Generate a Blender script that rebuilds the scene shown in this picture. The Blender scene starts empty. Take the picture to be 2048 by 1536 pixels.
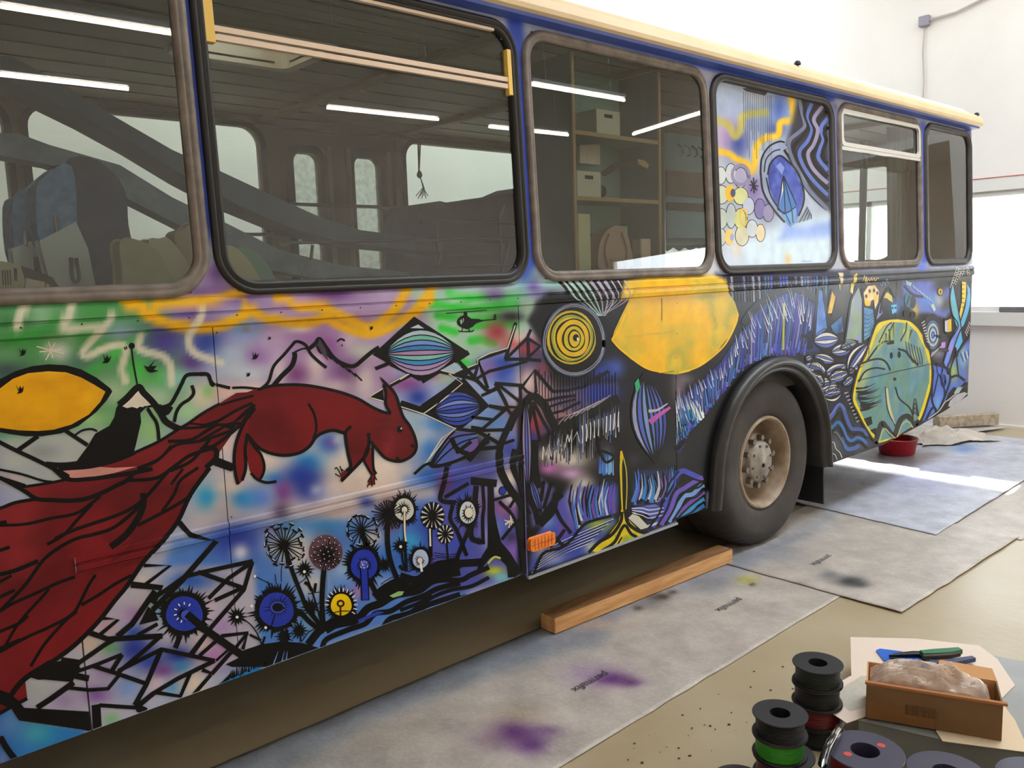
import bpy, bmesh, math, random
import numpy as np
from mathutils import Vector, Matrix
from mathutils.geometry import tessellate_polygon
random.seed(7); rng = np.random.default_rng(7)
SC = bpy.context.scene
COL = SC.collection

# ------------------------------------------------------------------ camera
FPX = 1655.4963
AX = np.array([0.74118831, -0.1123376, 0.66183091])    # world x axis in camera space (right, down, forward)
AY = np.array([-0.670517, -0.07637132, 0.73795283])
AZ = np.array([-0.03235495, -0.99073088, -0.1319298])
CAM = np.array([0.0, -2.5, 1.64])
cd = bpy.data.cameras.new('camera'); cam = bpy.data.objects.new('camera', cd); COL.objects.link(cam)
cd.sensor_width = 36.0; cd.lens = FPX / 2048 * 36.0; cd.clip_start = 0.05; cd.clip_end = 200
_r, _d, _f = [(AX[i], AY[i], AZ[i]) for i in range(3)]
cam.matrix_world = Matrix(((_r[0], -_d[0], -_f[0], CAM[0]), (_r[1], -_d[1], -_f[1], CAM[1]), (_r[2], -_d[2], -_f[2], CAM[2]), (0, 0, 0, 1)))
SC.camera = cam

# ------------------------------------------------------------------ light and exposure
SC.view_settings.view_transform = 'Standard'; SC.view_settings.look = 'None'
SC.view_settings.gamma = 1.0; SC.view_settings.use_curve_mapping = False
SC.view_settings.exposure = 0.0
wd = bpy.data.worlds.new('sky'); SC.world = wd; wd.use_nodes = True
bg = wd.node_tree.nodes['Background']; bg.inputs[0].default_value = (0.86, 0.93, 1.0, 1); bg.inputs[1].default_value = 10.2
SUN_EL = math.radians(26.5); SUN_AZ = math.radians(5.0)
sd = bpy.data.lights.new('sun', 'SUN'); sd.energy = 14.0; sd.angle = math.radians(0.6); sd.color = (1.0, 0.93, 0.82)
sun = bpy.data.objects.new('sun', sd); COL.objects.link(sun)
_to = Vector((-math.cos(SUN_EL) * math.cos(SUN_AZ), -math.cos(SUN_EL) * math.sin(SUN_AZ), -math.sin(SUN_EL)))
sun.rotation_euler = _to.to_track_quat('-Z', 'Y').to_euler()
def area(name, loc, direction, sx, sy, power, color=(1, 1, 1), portal=False):
    d = bpy.data.lights.new(name, 'AREA'); d.shape = 'RECTANGLE'; d.size = sx; d.size_y = sy; d.energy = power; d.color = color
    if portal: d.cycles.is_portal = True
    o = bpy.data.objects.new(name, d); COL.objects.link(o); o.location = loc
    o.rotation_euler = Vector(direction).to_track_quat('-Z', 'Y').to_euler(); return o
X_END = 8.9; Y_FAR = 3.9; Y_BACK = -7.2; X_JOG = 10.8; Y_JOG = -0.7; X_FRONT = -4.5; H = 5.35
WIN = (-0.45, 3.7, 1.12, 2.28)               # end wall window: y0 y1 z0 z1
area('portal_end_window', (X_END + .02, (WIN[0] + WIN[1]) / 2, (WIN[2] + WIN[3]) / 2), (-1, 0, 0), WIN[1] - WIN[0], WIN[3] - WIN[2], 1, portal=True)
SKY1 = (1.5, 8.7, 2.7, 3.6)                  # skylight over the bay: x0 x1 y0 y1
area('portal_skylight', ((SKY1[0] + SKY1[1]) / 2, (SKY1[2] + SKY1[3]) / 2, H + .05), (0, 0, -1), SKY1[1] - SKY1[0], SKY1[3] - SKY1[2], 1, portal=True)
FILL_SKY = (2.6, 8.7, -2.3, -.95)                # opening added over the camera side to brighten the floor
area('portal_fill_opening', ((FILL_SKY[0] + FILL_SKY[1]) / 2, (FILL_SKY[2] + FILL_SKY[3]) / 2, H + .05), (0, 0, -1), FILL_SKY[1] - FILL_SKY[0], FILL_SKY[3] - FILL_SKY[2], 1, portal=True)
WIN2 = (-6.9, -2.6, 0.9, 2.45)               # window of the side bay
area('portal_side_window', (X_JOG + .02, (WIN2[0] + WIN2[1]) / 2, (WIN2[2] + WIN2[3]) / 2), (-1, 0, 0), WIN2[1] - WIN2[0], WIN2[3] - WIN2[2], 1, portal=True)

# ------------------------------------------------------------------ helpers
def lin(c):
    return tuple(((v / 255) / 12.92 if v / 255 <= .04045 else ((v / 255 + .055) / 1.055) ** 2.4) for v in c)
MATS = {}
def mat(name, c, rough=.6, metal=0.0, var=0.0, vscale=6.0, bump=0.0, bscale=40.0, c2=None, coat=0.0, spec=.5, trans=0.0, emit=None, estr=0.0, detail=5.0, alpha=None, stretch=None):
    if name in MATS: return MATS[name]
    m = bpy.data.materials.new(name); m.use_nodes = True; nt = m.node_tree; b = nt.nodes['Principled BSDF']
    b.inputs['Roughness'].default_value = rough; b.inputs['Metallic'].default_value = metal
    b.inputs['Specular IOR Level'].default_value = spec; b.inputs['Coat Weight'].default_value = coat
    b.inputs['Base Color'].default_value = (*lin(c), 1)
    if trans: b.inputs['Transmission Weight'].default_value = trans
    if alpha is not None: b.inputs['Alpha'].default_value = alpha
    if emit: b.inputs['Emission Color'].default_value = (*lin(emit), 1); b.inputs['Emission Strength'].default_value = estr
    tc = nt.nodes.new('ShaderNodeTexCoord'); src = tc.outputs['Object']
    if stretch:
        mp = nt.nodes.new('ShaderNodeMapping'); mp.inputs['Scale'].default_value = stretch; nt.links.new(src, mp.inputs[0]); src = mp.outputs[0]
    if var or c2:
        n = nt.nodes.new('ShaderNodeTexNoise'); n.inputs['Scale'].default_value = vscale; n.inputs['Detail'].default_value = detail
        nt.links.new(src, n.inputs['Vector'])
        r = nt.nodes.new('ShaderNodeValToRGB'); r.color_ramp.elements[0].position = .35; r.color_ramp.elements[1].position = .68
        a = lin(c); e = lin(c2) if c2 else tuple(min(1, v * (1 + var)) for v in a)
        if not c2: a = tuple(v * (1 - var) for v in a)
        r.color_ramp.elements[0].color = (*a, 1); r.color_ramp.elements[1].color = (*e, 1)
        nt.links.new(n.outputs['Fac'], r.inputs[0]); nt.links.new(r.outputs[0], b.inputs['Base Color'])
    if bump:
        n2 = nt.nodes.new('ShaderNodeTexNoise'); n2.inputs['Scale'].default_value = bscale; n2.inputs['Detail'].default_value = 4
        nt.links.new(src, n2.inputs['Vector']); bp = nt.nodes.new('ShaderNodeBump'); bp.inputs['Strength'].default_value = bump; bp.inputs['Distance'].default_value = .02
        nt.links.new(n2.outputs['Fac'], bp.inputs['Height']); nt.links.new(bp.outputs[0], b.inputs['Normal'])
    MATS[name] = m; return m
def glassmat(name, tint, ior=1.9, gain=1.5, rough=0.0):
    if name in MATS: return MATS[name]
    m = bpy.data.materials.new(name); m.use_nodes = True; nt = m.node_tree; nt.nodes.clear()
    o = nt.nodes.new('ShaderNodeOutputMaterial'); mx = nt.nodes.new('ShaderNodeMixShader'); t = nt.nodes.new('ShaderNodeBsdfTransparent'); g = nt.nodes.new('ShaderNodeBsdfGlossy')
    f = nt.nodes.new('ShaderNodeFresnel'); mu = nt.nodes.new('ShaderNodeMath'); mu.operation = 'MULTIPLY'; mu.use_clamp = True; mu.inputs[1].default_value = gain
    f.inputs['IOR'].default_value = ior; g.inputs['Roughness'].default_value = rough; t.inputs[0].default_value = (*tint, 1)
    nt.links.new(f.outputs[0], mu.inputs[0]); nt.links.new(mu.outputs[0], mx.inputs[0]); nt.links.new(t.outputs[0], mx.inputs[1]); nt.links.new(g.outputs[0], mx.inputs[2]); nt.links.new(mx.outputs[0], o.inputs[0])
    MATS[name] = m; return m
def obj(name, verts, faces, m=None, parent=None, smooth=False, label=None, cat=None, group=None, kind=None, cols=None):
    me = bpy.data.meshes.new(name); me.from_pydata([tuple(map(float, v)) for v in verts], [], faces); 
    if m: me.materials.append(m)
    if cols is not None:
        at = me.color_attributes.new('Col', 'FLOAT_COLOR', 'POINT'); c = np.ones((len(verts), 4), np.float32); c[:, :3] = cols; at.data.foreach_set('color', c.ravel())
    if smooth: me.polygons.foreach_set('use_smooth', [True] * len(me.polygons))
    me.update()
    o = bpy.data.objects.new(name, me); COL.objects.link(o)
    if parent is not None: setpar(o, parent)
    tag(o, label, cat, group, kind); return o
def tag(o, label=None, cat=None, group=None, kind=None):
    if label: o['label'] = label
    if cat: o['category'] = cat
    if group: o['group'] = group
    if kind: o['kind'] = kind
    return o
def wmat(o):
    M = Matrix.LocRotScale(o.location, o.rotation_euler, o.scale)
    return (wmat(o.parent) @ o.matrix_parent_inverse @ M) if o.parent else M
def setpar(o, p):
    o.parent = p; o.matrix_parent_inverse = wmat(p).inverted()
def root(name, loc, label, cat, group=None, kind=None):
    o = bpy.data.objects.new(name, None); COL.objects.link(o); o.location = loc; o.empty_display_size = .1
    return tag(o, label, cat, group, kind)
BOXF = [(0, 3, 2, 1), (4, 5, 6, 7), (0, 1, 5, 4), (1, 2, 6, 5), (2, 3, 7, 6), (3, 0, 4, 7)]
def boxv(x0, x1, y0, y1, z0, z1):
    return [(x0, y0, z0), (x1, y0, z0), (x1, y1, z0), (x0, y1, z0), (x0, y0, z1), (x1, y0, z1), (x1, y1, z1), (x0, y1, z1)]
class MB:                                   # mesh builder
    def __init__(s): s.v = []; s.f = []
    def add(s, v, f):
        n = len(s.v); s.v += [tuple(p) for p in v]; s.f += [tuple(i + n for i in q) for q in f]; return s
    def box(s, x0, x1, y0, y1, z0, z1): return s.add(boxv(x0, x1, y0, y1, z0, z1), BOXF)
    def obox(s, c, size, R):                # oriented box
        h = [v / 2 for v in size]; v = [Vector(c) + R @ Vector(p) for p in boxv(-h[0], h[0], -h[1], h[1], -h[2], h[2])]; return s.add(v, BOXF)
    def bar(s, a, b, w, h, up=(0, 0, 1)):
        a = Vector(a); b = Vector(b); d = (b - a); L = d.length; d.normalize(); sd = d.cross(Vector(up)).normalized(); u = sd.cross(d)
        R = Matrix((d, sd, u)).transposed(); return s.obox((a + b) / 2, (L, w, h), R)
    def tube(s, pts, r, n=10, closed=False, caps=True):
        pts = [Vector(p) for p in pts]; N = len(pts); rings = []; prev = None
        for i, p in enumerate(pts):
            t = (pts[(i + 1) % N] - pts[i - 1]) if closed else (pts[min(i + 1, N - 1)] - pts[max(i - 1, 0)])
            t.normalize()
            if prev is None: a = t.orthogonal().normalized()
            else: a = (prev - t * prev.dot(t)).normalized()
            prev = a; b = t.cross(a); rr = r[i] if isinstance(r, (list, tuple)) else r
            rings.append([p + (a * math.cos(k * 2 * math.pi / n) + b * math.sin(k * 2 * math.pi / n)) * rr for k in range(n)])
        v = [q for R in rings for q in R]; f = []
        for i in range(N if closed else N - 1):
            j = (i + 1) % N
            for k in range(n): f.append((i * n + k, i * n + (k + 1) % n, j * n + (k + 1) % n, j * n + k))
        if caps and not closed: f += [tuple(range(n - 1, -1, -1)), tuple((N - 1) * n + k for k in range(n))]
        return s.add(v, f)
    def lathe(s, prof, c, axis='z', n=32, closed=False):   # prof: (radius, height along axis)
        v = []; f = []; c = Vector(c); m = len(prof)
        for k in range(n):
            a = 2 * math.pi * k / n; ca, sa = math.cos(a), math.sin(a)
            for r, h in prof:
                v.append(c + (Vector((r * ca, r * sa, h)) if axis == 'z' else Vector((r * ca, h, r * sa)) if axis == 'y' else Vector((h, r * ca, r * sa))))
        for k in range(n):
            k2 = (k + 1) % n
            for i in range(m if closed else m - 1):
                j = (i + 1) % m; f.append((k * m + i, k2 * m + i, k2 * m + j, k * m + j))
        return s.add(v, f)
    def prism(s, poly, a, b, axis='y'):     # extrude a 2D polygon
        n = len(poly); mk = (lambda p, t: (p[0], t, p[1])) if axis == 'y' else (lambda p, t: (p[0], p[1], t)) if axis == 'z' else (lambda p, t: (t, p[0], p[1]))
        v = [mk(p, a) for p in poly] + [mk(p, b) for p in poly]
        f = [tuple(range(n)), tuple(range(2 * n - 1, n - 1, -1))] + [(i, (i + 1) % n, n + (i + 1) % n, n + i) for i in range(n)]
        return s.add(v, f)
    def build(s, name, m, parent=None, **k): return obj(name, s.v, s.f, m, parent, **k)
def bevel(o, w, seg=2):
    b = o.modifiers.new('bevel', 'BEVEL'); b.width = w; b.segments = seg; b.limit_method = 'ANGLE'; return o
def rrect(x0, x1, z0, z1, r, n=8):
    p = []
    for cx, cz, a0 in ((x1 - r, z1 - r, 0), (x0 + r, z1 - r, 90), (x0 + r, z0 + r, 180), (x1 - r, z0 + r, 270)):
        for k in range(n + 1):
            a = math.radians(a0 + 90 * k / n); p.append((cx + r * math.cos(a), cz + r * math.sin(a)))
    return p
def spline(pts, per=8, closed=False):
    P = [np.array(p, float) for p in pts]; n = len(P)
    if n < 3: return [tuple(p) for p in P]
    out = []
    for i in range(n if closed else n - 1):
        p0 = P[(i - 1) % n] if (closed or i > 0) else 2 * P[0] - P[1]
        p1 = P[i]; p2 = P[(i + 1) % n]; p3 = P[(i + 2) % n] if (closed or i + 2 < n) else 2 * P[-1] - P[-2]
        for k in range(per):
            t = k / per; out.append(tuple(.5 * (2 * p1 + (p2 - p0) * t + (2 * p0 - 5 * p1 + 4 * p2 - p3) * t * t + (3 * p1 - p0 - 3 * p2 + p3) * t ** 3)))
    if not closed: out.append(tuple(P[-1]))
    return out
# photograph pixel -> ray
def ray(u, v):
    d = np.array([u - 1024, v - 768, FPX]); return np.array([d @ AX, d @ AY, d @ AZ])
def floor_at(u, v, z=0.0):
    r = ray(u, v); p = CAM + r * ((z - CAM[2]) / r[2]); return p
def at_y(u, v, y):
    r = ray(u, v); return CAM + r * ((y - CAM[1]) / r[1])
def at_x(u, v, x):
    r = ray(u, v); return CAM + r * ((x - CAM[0]) / r[0])

# ------------------------------------------------------------------ the room
M_wall = mat('white_plaster', (240, 234, 228), .85, var=.03, vscale=1.5, bump=.06, bscale=60)
M_wall2 = mat('pale_plaster', (222, 222, 214), .85, var=.03, vscale=1.3, bump=.05, bscale=50)
M_floor = mat('concrete_floor', (172, 154, 122), .36, c2=(186, 172, 144), vscale=1.6, bump=.05, bscale=25, detail=10)
M_ceil = mat('ceiling_white', (225, 225, 220), .6)
M_trim = mat('trim_white', (232, 228, 222), .5)
g = 0.12
obj('floor', *(lambda b: (b.v, b.f))(MB().box(X_FRONT - .2, X_JOG + .2, Y_BACK - .2, Y_FAR + .2, -.2, 0)), M_floor, kind='structure')
b = MB(); y0, y1, z0, z1 = WIN
b.box(X_END, X_END + .25, y1, Y_FAR + .2, 0, H); b.box(X_END, X_END + .25, Y_JOG, y0, 0, H); b.box(X_END, X_END + .25, y0, y1, 0, z0); b.box(X_END, X_END + .25, y0, y1, z1, H)
b.build('wall_end', M_wall, kind='structure')
MB().box(X_FRONT, X_END, Y_FAR, Y_FAR + .2, 0, H).build('wall_far', M_wall2, kind='structure')
MB().box(X_FRONT - .2, X_FRONT, Y_BACK, Y_FAR + .2, 0, H).build('wall_front', M_wall, kind='structure')
MB().box(X_FRONT, X_JOG, Y_BACK - .2, Y_BACK, 0, H).build('wall_back', M_wall, kind='structure')
MB().box(X_END + .25, X_JOG + .2, Y_JOG, Y_JOG + .2, 0, H).build('wall_jog', M_wall, kind='structure')
b = MB(); y0, y1, z0, z1 = WIN2
b.box(X_JOG, X_JOG + .2, Y_BACK, y0, 0, H); b.box(X_JOG, X_JOG + .2, y1, Y_JOG, 0, H); b.box(X_JOG, X_JOG + .2, y0, y1, 0, z0); b.box(X_JOG, X_JOG + .2, y0, y1, z1, H)
b.build('wall_side', M_wall, kind='structure')
# ceiling with its boards; openings are left for the skylight and the added fill opening
b = MB(); x0, x1, y0, y1 = SKY1
b.box(X_FRONT, X_JOG, y1, Y_FAR + .2, H, H + .1); b.box(X_FRONT, x0, y0, y1, H, H + .1); b.box(x1, X_JOG, y0, y1, H, H + .1); yy = y0
x0, x1, y0, y1 = FILL_SKY
b.box(X_FRONT, X_JOG, y1, yy, H, H + .1); b.box(X_FRONT, x0, y0, y1, H, H + .1); b.box(x1, X_JOG, y0, y1, H, H + .1); b.box(X_FRONT, X_JOG, Y_BACK, y0, H, H + .1)
ceil = b.build('ceiling', M_ceil, kind='structure')
pl = None; nb = 24; w = (FILL_SKY[2] - Y_BACK) / nb
for k in range(nb):
    if pl is None:
        pl = MB().box(X_FRONT, X_JOG, Y_BACK + .012, Y_BACK + w - .012, H - .02, H - .001).build('ceiling_board', M_ceil, ceil); o = pl
    else:
        o = pl.copy(); COL.objects.link(o); o.location = (0, k * w, 0)
M_glassw = glassmat('window_glass', (.97, .98, .98), 1.45, 1.0)
def room_window(name, x, W_, nm, nsash):
    y0, y1, z0, z1 = W_; b = MB(); t = .05
    b.box(x + .02, x + .1, y0, y1, z0, z0 + t); b.box(x + .02, x + .1, y0, y1, z1 - t, z1)
    for k in range(nsash + 1):
        yy = y0 + (y1 - y0 - t) * k / nsash; b.box(x + .02, x + .1, yy, yy + t, z0, z1)
    o = b.build(name, M_trim, kind='structure')
    for k in range(nsash):
        ya = y0 + t / 2 + (y1 - y0 - t) * k / nsash; yb = y0 + t / 2 + (y1 - y0 - t) * (k + 1) / nsash
        obj('window_pane', [(x + .06, ya, z0 + .01), (x + .06, yb, z0 + .01), (x + .06, yb, z1 - .01), (x + .06, ya, z1 - .01)], [(0, 1, 2, 3)], M_glassw, o)
    return o
room_window('window_1', X_END, WIN, 'end', 2); room_window('window_2', X_JOG, WIN2, 'side', 2)
MB().box(X_END - .06, X_END, WIN[0] - .1, WIN[1] + .05, WIN[2] - .13, WIN[2]).build('trim_1', M_trim, kind='structure')
MB().box(X_END - .012, X_END, WIN[0] - .1, WIN[1] + .05, WIN[3], WIN[3] + .12).build('trim_2', M_trim, kind='structure')
MB().box(X_END - .016, X_END, WIN[0] - .1, Y_FAR, WIN[3] + .12, WIN[3] + .128).build('trim_3', mat('red_line', (190, 110, 90), .7), kind='structure')
MB().box(X_END - .015, X_END, Y_JOG, Y_FAR, 0, .02).build('baseboard_end', M_wall, kind='structure')
# fluorescent tubes hung under the ceiling
M_tube = mat('lit_tube', (255, 255, 255), .4, emit=(255, 242, 226), estr=26.0); M_gear = mat('white_fitting', (230, 230, 228), .4)
TUBES = [((1.48, -4.17), (2.66, -4.15)), ((6.36, -3.91), (7.87, -3.9)), ((1.62, -5.69), (2.79, -5.67)), ((4.8, -5.5), (6.26, -5.44)), ((7.1, -5.48), (8.47, -5.42)), ((3.9, -4.12), (5.3, -4.05)), ((9.4, -5.04), (9.38, -3.58)), ((-1.0, -4.2), (.4, -4.2)), ((-1.2, -5.7), (.2, -5.7))]
names = ['third strip light from the side window, in the row nearer the bus', 'first strip light from the side window, in the row nearer the bus', 'third strip light from the side window, in the row by the back wall', 'second strip light from the side window, in the row by the back wall', 'first strip light from the side window, in the row by the back wall', 'second strip light from the side window, in the row nearer the bus', 'strip light hung crosswise close to the side window', 'strip light nearest the front wall, in the row nearer the bus', 'strip light nearest the front wall, in the row by the back wall']
for (a, c), nm in zip(TUBES, names):
    a3 = Vector((*a, 4.0)); c3 = Vector((*c, 4.0)); mid = (a3 + c3) / 2
    r_ = root('strip_light', (mid.x, mid.y, 4.0), 'white ' + nm, 'light', 'strip lights under the ceiling')
    MB().tube([a3, c3], .02, 8).build('tube', M_tube, r_)
    MB().bar(a3 + Vector((0, 0, .045)), c3 + Vector((0, 0, .045)), .06, .035).build('housing', M_gear, r_)
    for p in (a3.lerp(c3, .15), a3.lerp(c3, .85)): MB().tube([p + Vector((0, 0, .05)), (p.x, p.y, H - .02)], .005, 5).build('hanger', M_gear, r_)

# ------------------------------------------------------------------ bus body and its paint
ZB = 1.508; TILT = .045; XR = 7.25
RAIL = (.572, 2.288)
BK = [(1.508, 0), (1.514, -.014), (1.530, -.016), (1.545, -.016), (1.549, -.010), (1.553, -.010), (1.557, -.016), (1.585, -.010), (1.600, .0038), (2.70, .0533)]
RK = [(.846, 0), (.851, -.008), (.864, -.008), (.868, -.003), (.872, -.003), (.876, -.008), (.889, -.008), (.894, 0)]
bz = np.array([k[0] for k in BK]); by = np.array([k[1] for k in BK]); rz = np.array([k[0] for k in RK]); ry = np.array([k[1] for k in RK])
def yS(x, z):
    x = np.asarray(x, float); z = np.asarray(z, float)
    y = np.where(z > ZB, np.interp(z, bz, by), 0.0)
    return np.where((x > RAIL[0]) & (x < RAIL[1]) & (z > .84) & (z < .9), np.interp(z, rz, ry), y)
def zbot(x):
    return np.interp(x, [-9, 2.2919, 2.292, 3.3439, 3.344, 5.7, 6.3, 6.8, 7.4], [.373, .373, .352, .352, .371, .371, .415, .465, .545])
def px2xz(u, v):
    u = np.asarray(u, float); v = np.asarray(v, float)
    d = np.stack([u - 1024, v - 768, np.full_like(u, FPX)], -1); rx = d @ AX; ryy = d @ AY; rzz = d @ AZ
    y = np.zeros_like(u)
    for i in range(6):
        s = (y - CAM[1]) / ryy; x = CAM[0] + rx * s; z = CAM[2] + rzz * s; y = yS(x, z)
    return x, z
def w2px(p):
    d = np.asarray(p, float) - CAM; c = d[..., 0:1] * AX + d[..., 1:2] * AY + d[..., 2:3] * AZ
    return 1024 + FPX * c[..., 0] / c[..., 2], 768 + FPX * c[..., 1] / c[..., 2]
def vnoise(u, v, sc, seed=0):
    u = np.asarray(u) / sc + seed * 17.3; v = np.asarray(v) / sc + seed * 9.1
    iu = np.floor(u); iv = np.floor(v); fu = u - iu; fv = v - iv; fu = fu * fu * (3 - 2 * fu); fv = fv * fv * (3 - 2 * fv)
    h = lambda a, b: np.abs(np.sin(a * 127.1 + b * 311.7) * 43758.5453) % 1.0
    return (h(iu, iv) * (1 - fu) + h(iu + 1, iv) * fu) * (1 - fv) + (h(iu, iv + 1) * (1 - fu) + h(iu + 1, iv + 1) * fu) * fv
# --- views: crop frames of the photograph in which the drawing is measured
VW = {'A': (0, 580, 3.938), 'B': (0, 940, 3.938), 'C': (0, 1146, 3.938), 'D': (400, 580, 3.938), 'E': (400, 940, 3.938), 'F': (800, 580, 3.938), 'G': (800, 860, 3.938),
      'H': (1040, 520, 3.938), 'I': (1040, 800, 3.938), 'J': (1460, 520, 3.938), 'K': (1700, 520, 7.314), 'L': (1640, 680, 6.4), 'M': (1400, 140, 3.531), 'P': (0, 0, 1.0)}
def pp(s):
    """'A 10,20 30,40 B 5,6' -> list of photo pixel points"""
    out = []; v = VW['P']
    for t in s.split():
        if t in VW: v = VW[t]; continue
        a, c = t.split(','); out.append((v[0] + float(a) / v[2], v[1] + float(c) / v[2]))
    return out
def vs(s): return VW[s.split()[0]][2] if s.split()[0] in VW else 1.0
# --- soft sprayed ground: list of operations evaluated at mesh vertices
FIELD = []
def blob(view, x, y, rx, ry, col, a=1.0, hard=1.0):
    o = VW[view]; FIELD.append(('b', o[0] + x / o[2], o[1] + y / o[2], rx / o[2], ry / o[2], col, a, hard))
def sline(s, w, col, a=1.0): FIELD.append(('l', np.array(spline(pp(s), 5)), w / vs(s), col, a))
def spoly(s, soft, col, a=1.0): FIELD.append(('p', np.array(pp(s)), soft / vs(s), col, a))
def segdist(U, V, pts):
    best = np.full(U.shape, 1e9)
    for (x0, y0), (x1, y1) in zip(pts[:-1], pts[1:]):
        dx, dy = x1 - x0, y1 - y0; L = dx * dx + dy * dy + 1e-9
        t = np.clip(((U - x0) * dx + (V - y0) * dy) / L, 0, 1); d = (U - x0 - t * dx) ** 2 + (V - y0 - t * dy) ** 2
        best = np.minimum(best, d)
    return np.sqrt(best)
def inside(U, V, pts):
    r = np.zeros(U.shape, bool); n = len(pts)
    for i in range(n):
        x0, y0 = pts[i]; x1, y1 = pts[(i + 1) % n]
        if y0 == y1: continue
        r ^= ((y0 > V) != (y1 > V)) & (U < (x1 - x0) * (V - y0) / (y1 - y0) + x0)
    return r
def field(U, V, ops=None, base=(170, 175, 200)):
    C = np.tile(np.array(base, float), (len(U), 1))
    for op in (FIELD if ops is None else ops):
        if op[0] == 'b':
            _, x, y, rx, ry, col, a, hard = op
            m = (np.abs(U - x) < rx * 2.2) & (np.abs(V - y) < ry * 2.2)
            if not m.any(): continue
            d2 = ((U[m] - x) / rx) ** 2 + ((V[m] - y) / ry) ** 2; k = a * np.exp(-(d2 ** hard) * 1.1)
        elif op[0] == 'l':
            _, pts, w, col, a = op
            lo = pts.min(0) - 2.2 * w; hi = pts.max(0) + 2.2 * w; m = (U > lo[0]) & (U < hi[0]) & (V > lo[1]) & (V < hi[1])
            if not m.any(): continue
            d = segdist(U[m], V[m], pts) / (w * .5); k = a * np.exp(-(d ** 4) * .5)
        else:
            _, pts, soft, col, a = op
            lo = pts.min(0) - 2 * soft; hi = pts.max(0) + 2 * soft; m = (U > lo[0]) & (U < hi[0]) & (V > lo[1]) & (V < hi[1])
            if not m.any(): continue
            u, v = U[m], V[m]; d = segdist(u, v, np.vstack([pts, pts[:1]])); sgn = np.where(inside(u, v, pts), 1, -1)
            t = np.clip(.5 + sgn * d / (2 * soft), 0, 1); k = a * t * t * (3 - 2 * t)
        k = k[:, None]; C[m] = C[m] * (1 - k) + np.array(col, float) * k
    return C
def lin_np(c):
    c = np.clip(np.asarray(c, float) / 255, 0, 1); return np.where(c <= .04045, c / 12.92, ((c + .055) / 1.055) ** 2.4)
# --- crisp painted shapes: thin paint films lying on the panel surface
MOTIF = {}; CUR = [None]; LAY = [1]; SUB = [0.0]; CNT = [0]
def bump_sub():
    CNT[0] += 1; SUB[0] = (CNT[0] % 40) * 6e-6
def motif(name, label=None):
    MOTIF.setdefault(name, dict(v=[], f=[], c=[], label=label)); CUR[0] = MOTIF[name]
def layer(n): LAY[0] = n
def clip(poly, fn):
    out = []; n = len(poly); d = [fn(p) for p in poly]
    for i in range(n):
        j = (i + 1) % n
        if d[i] >= 0: out.append(poly[i])
        if (d[i] >= 0) != (d[j] >= 0):
            t = d[i] / (d[i] - d[j]); out.append((poly[i][0] + t * (poly[j][0] - poly[i][0]), poly[i][1] + t * (poly[j][1] - poly[i][1])))
    return out
ZK = sorted([k[0] for k in BK[:-1]] + [k[0] for k in RK])
ARC = (4.255, .495)
def emit_conv(xz, cols):
    """convex polygon in (x,z) with per-vertex colour index list or one colour"""
    M = CUR[0]; zs = [p[1] for p in xz]; xs = [p[0] for p in xz]
    cx = sum(xs) / len(xs); cz = sum(zs) / len(zs)
    if cx > XR - .005 or cz > 2.66: return
    if math.hypot(cx - ARC[0], cz - ARC[1]) < .60 or (cz < ARC[1] and abs(cx - ARC[0]) < .60): return
    single = not isinstance(cols, list)
    if min(zs) < .56:
        zb0 = [float(zbot(x)) + .003 for x in xs]
        if any(z < b_ for z, b_ in zip(zs, zb0)):
            if all(z < b_ for z, b_ in zip(zs, zb0)): return
            xz = clip(list(xz), lambda p: p[1] - float(zbot(p[0])) - .003)
            if len(xz) < 3: return
            if not single: cols = [cols[0]] * len(xz)
    if max(xs) > XR: xz = clip(list(xz), lambda p: XR - p[0])
    if len(xz) < 3: return
    zs = [p[1] for p in xz]; lo, hi = min(zs), max(zs)
    ks = [k for k in ZK if lo + 1e-6 < k < hi - 1e-6]
    if ks and (lo > .84 and hi < .9 or True):
        xs = [p[0] for p in xz]
        if max(xs) < RAIL[0] or min(xs) > RAIL[1]: ks = [k for k in ks if k > 1]
    pieces = [xz] if not ks else []
    xs = [p[0] for p in xz]
    for xr_ in RAIL:
        if lo < .894 and hi > .846 and min(xs) < xr_ - 1e-5 and max(xs) > xr_ + 1e-5:
            if not single: cols = cols[0]
            for q in (clip(list(xz), lambda p: p[0] - xr_), clip(list(xz), lambda p: xr_ - p[0])):
                if len(q) >= 3: emit_conv(q, cols)
            return
    if ks:
        if not single: cols = cols[0]; single = True
        e = [lo - 1] + ks + [hi + 1]
        for a_, b_ in zip(e[:-1], e[1:]):
            q = clip(clip(list(xz), lambda p: p[1] - a_), lambda p: b_ - p[1])
            if len(q) >= 3: pieces.append(q)
    for q in pieces:
        n = len(M['v']); zm = sum(p[1] for p in q) / len(q)
        X_ = np.array([p[0] for p in q]); Z_ = np.array([p[1] for p in q])
        Zs = Z_ + (zm - Z_) * 1e-4; Xs = X_ + (X_.mean() - X_) * 1e-3
        Y_ = yS(Xs, Zs) - LAY[0] * 3e-4 - SUB[0]
        M['v'] += list(zip(X_.tolist(), Y_.tolist(), Z_.tolist())); M['f'].append(tuple(range(n, n + len(q))))
        M['c'] += [cols] * len(q) if single else cols
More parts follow.
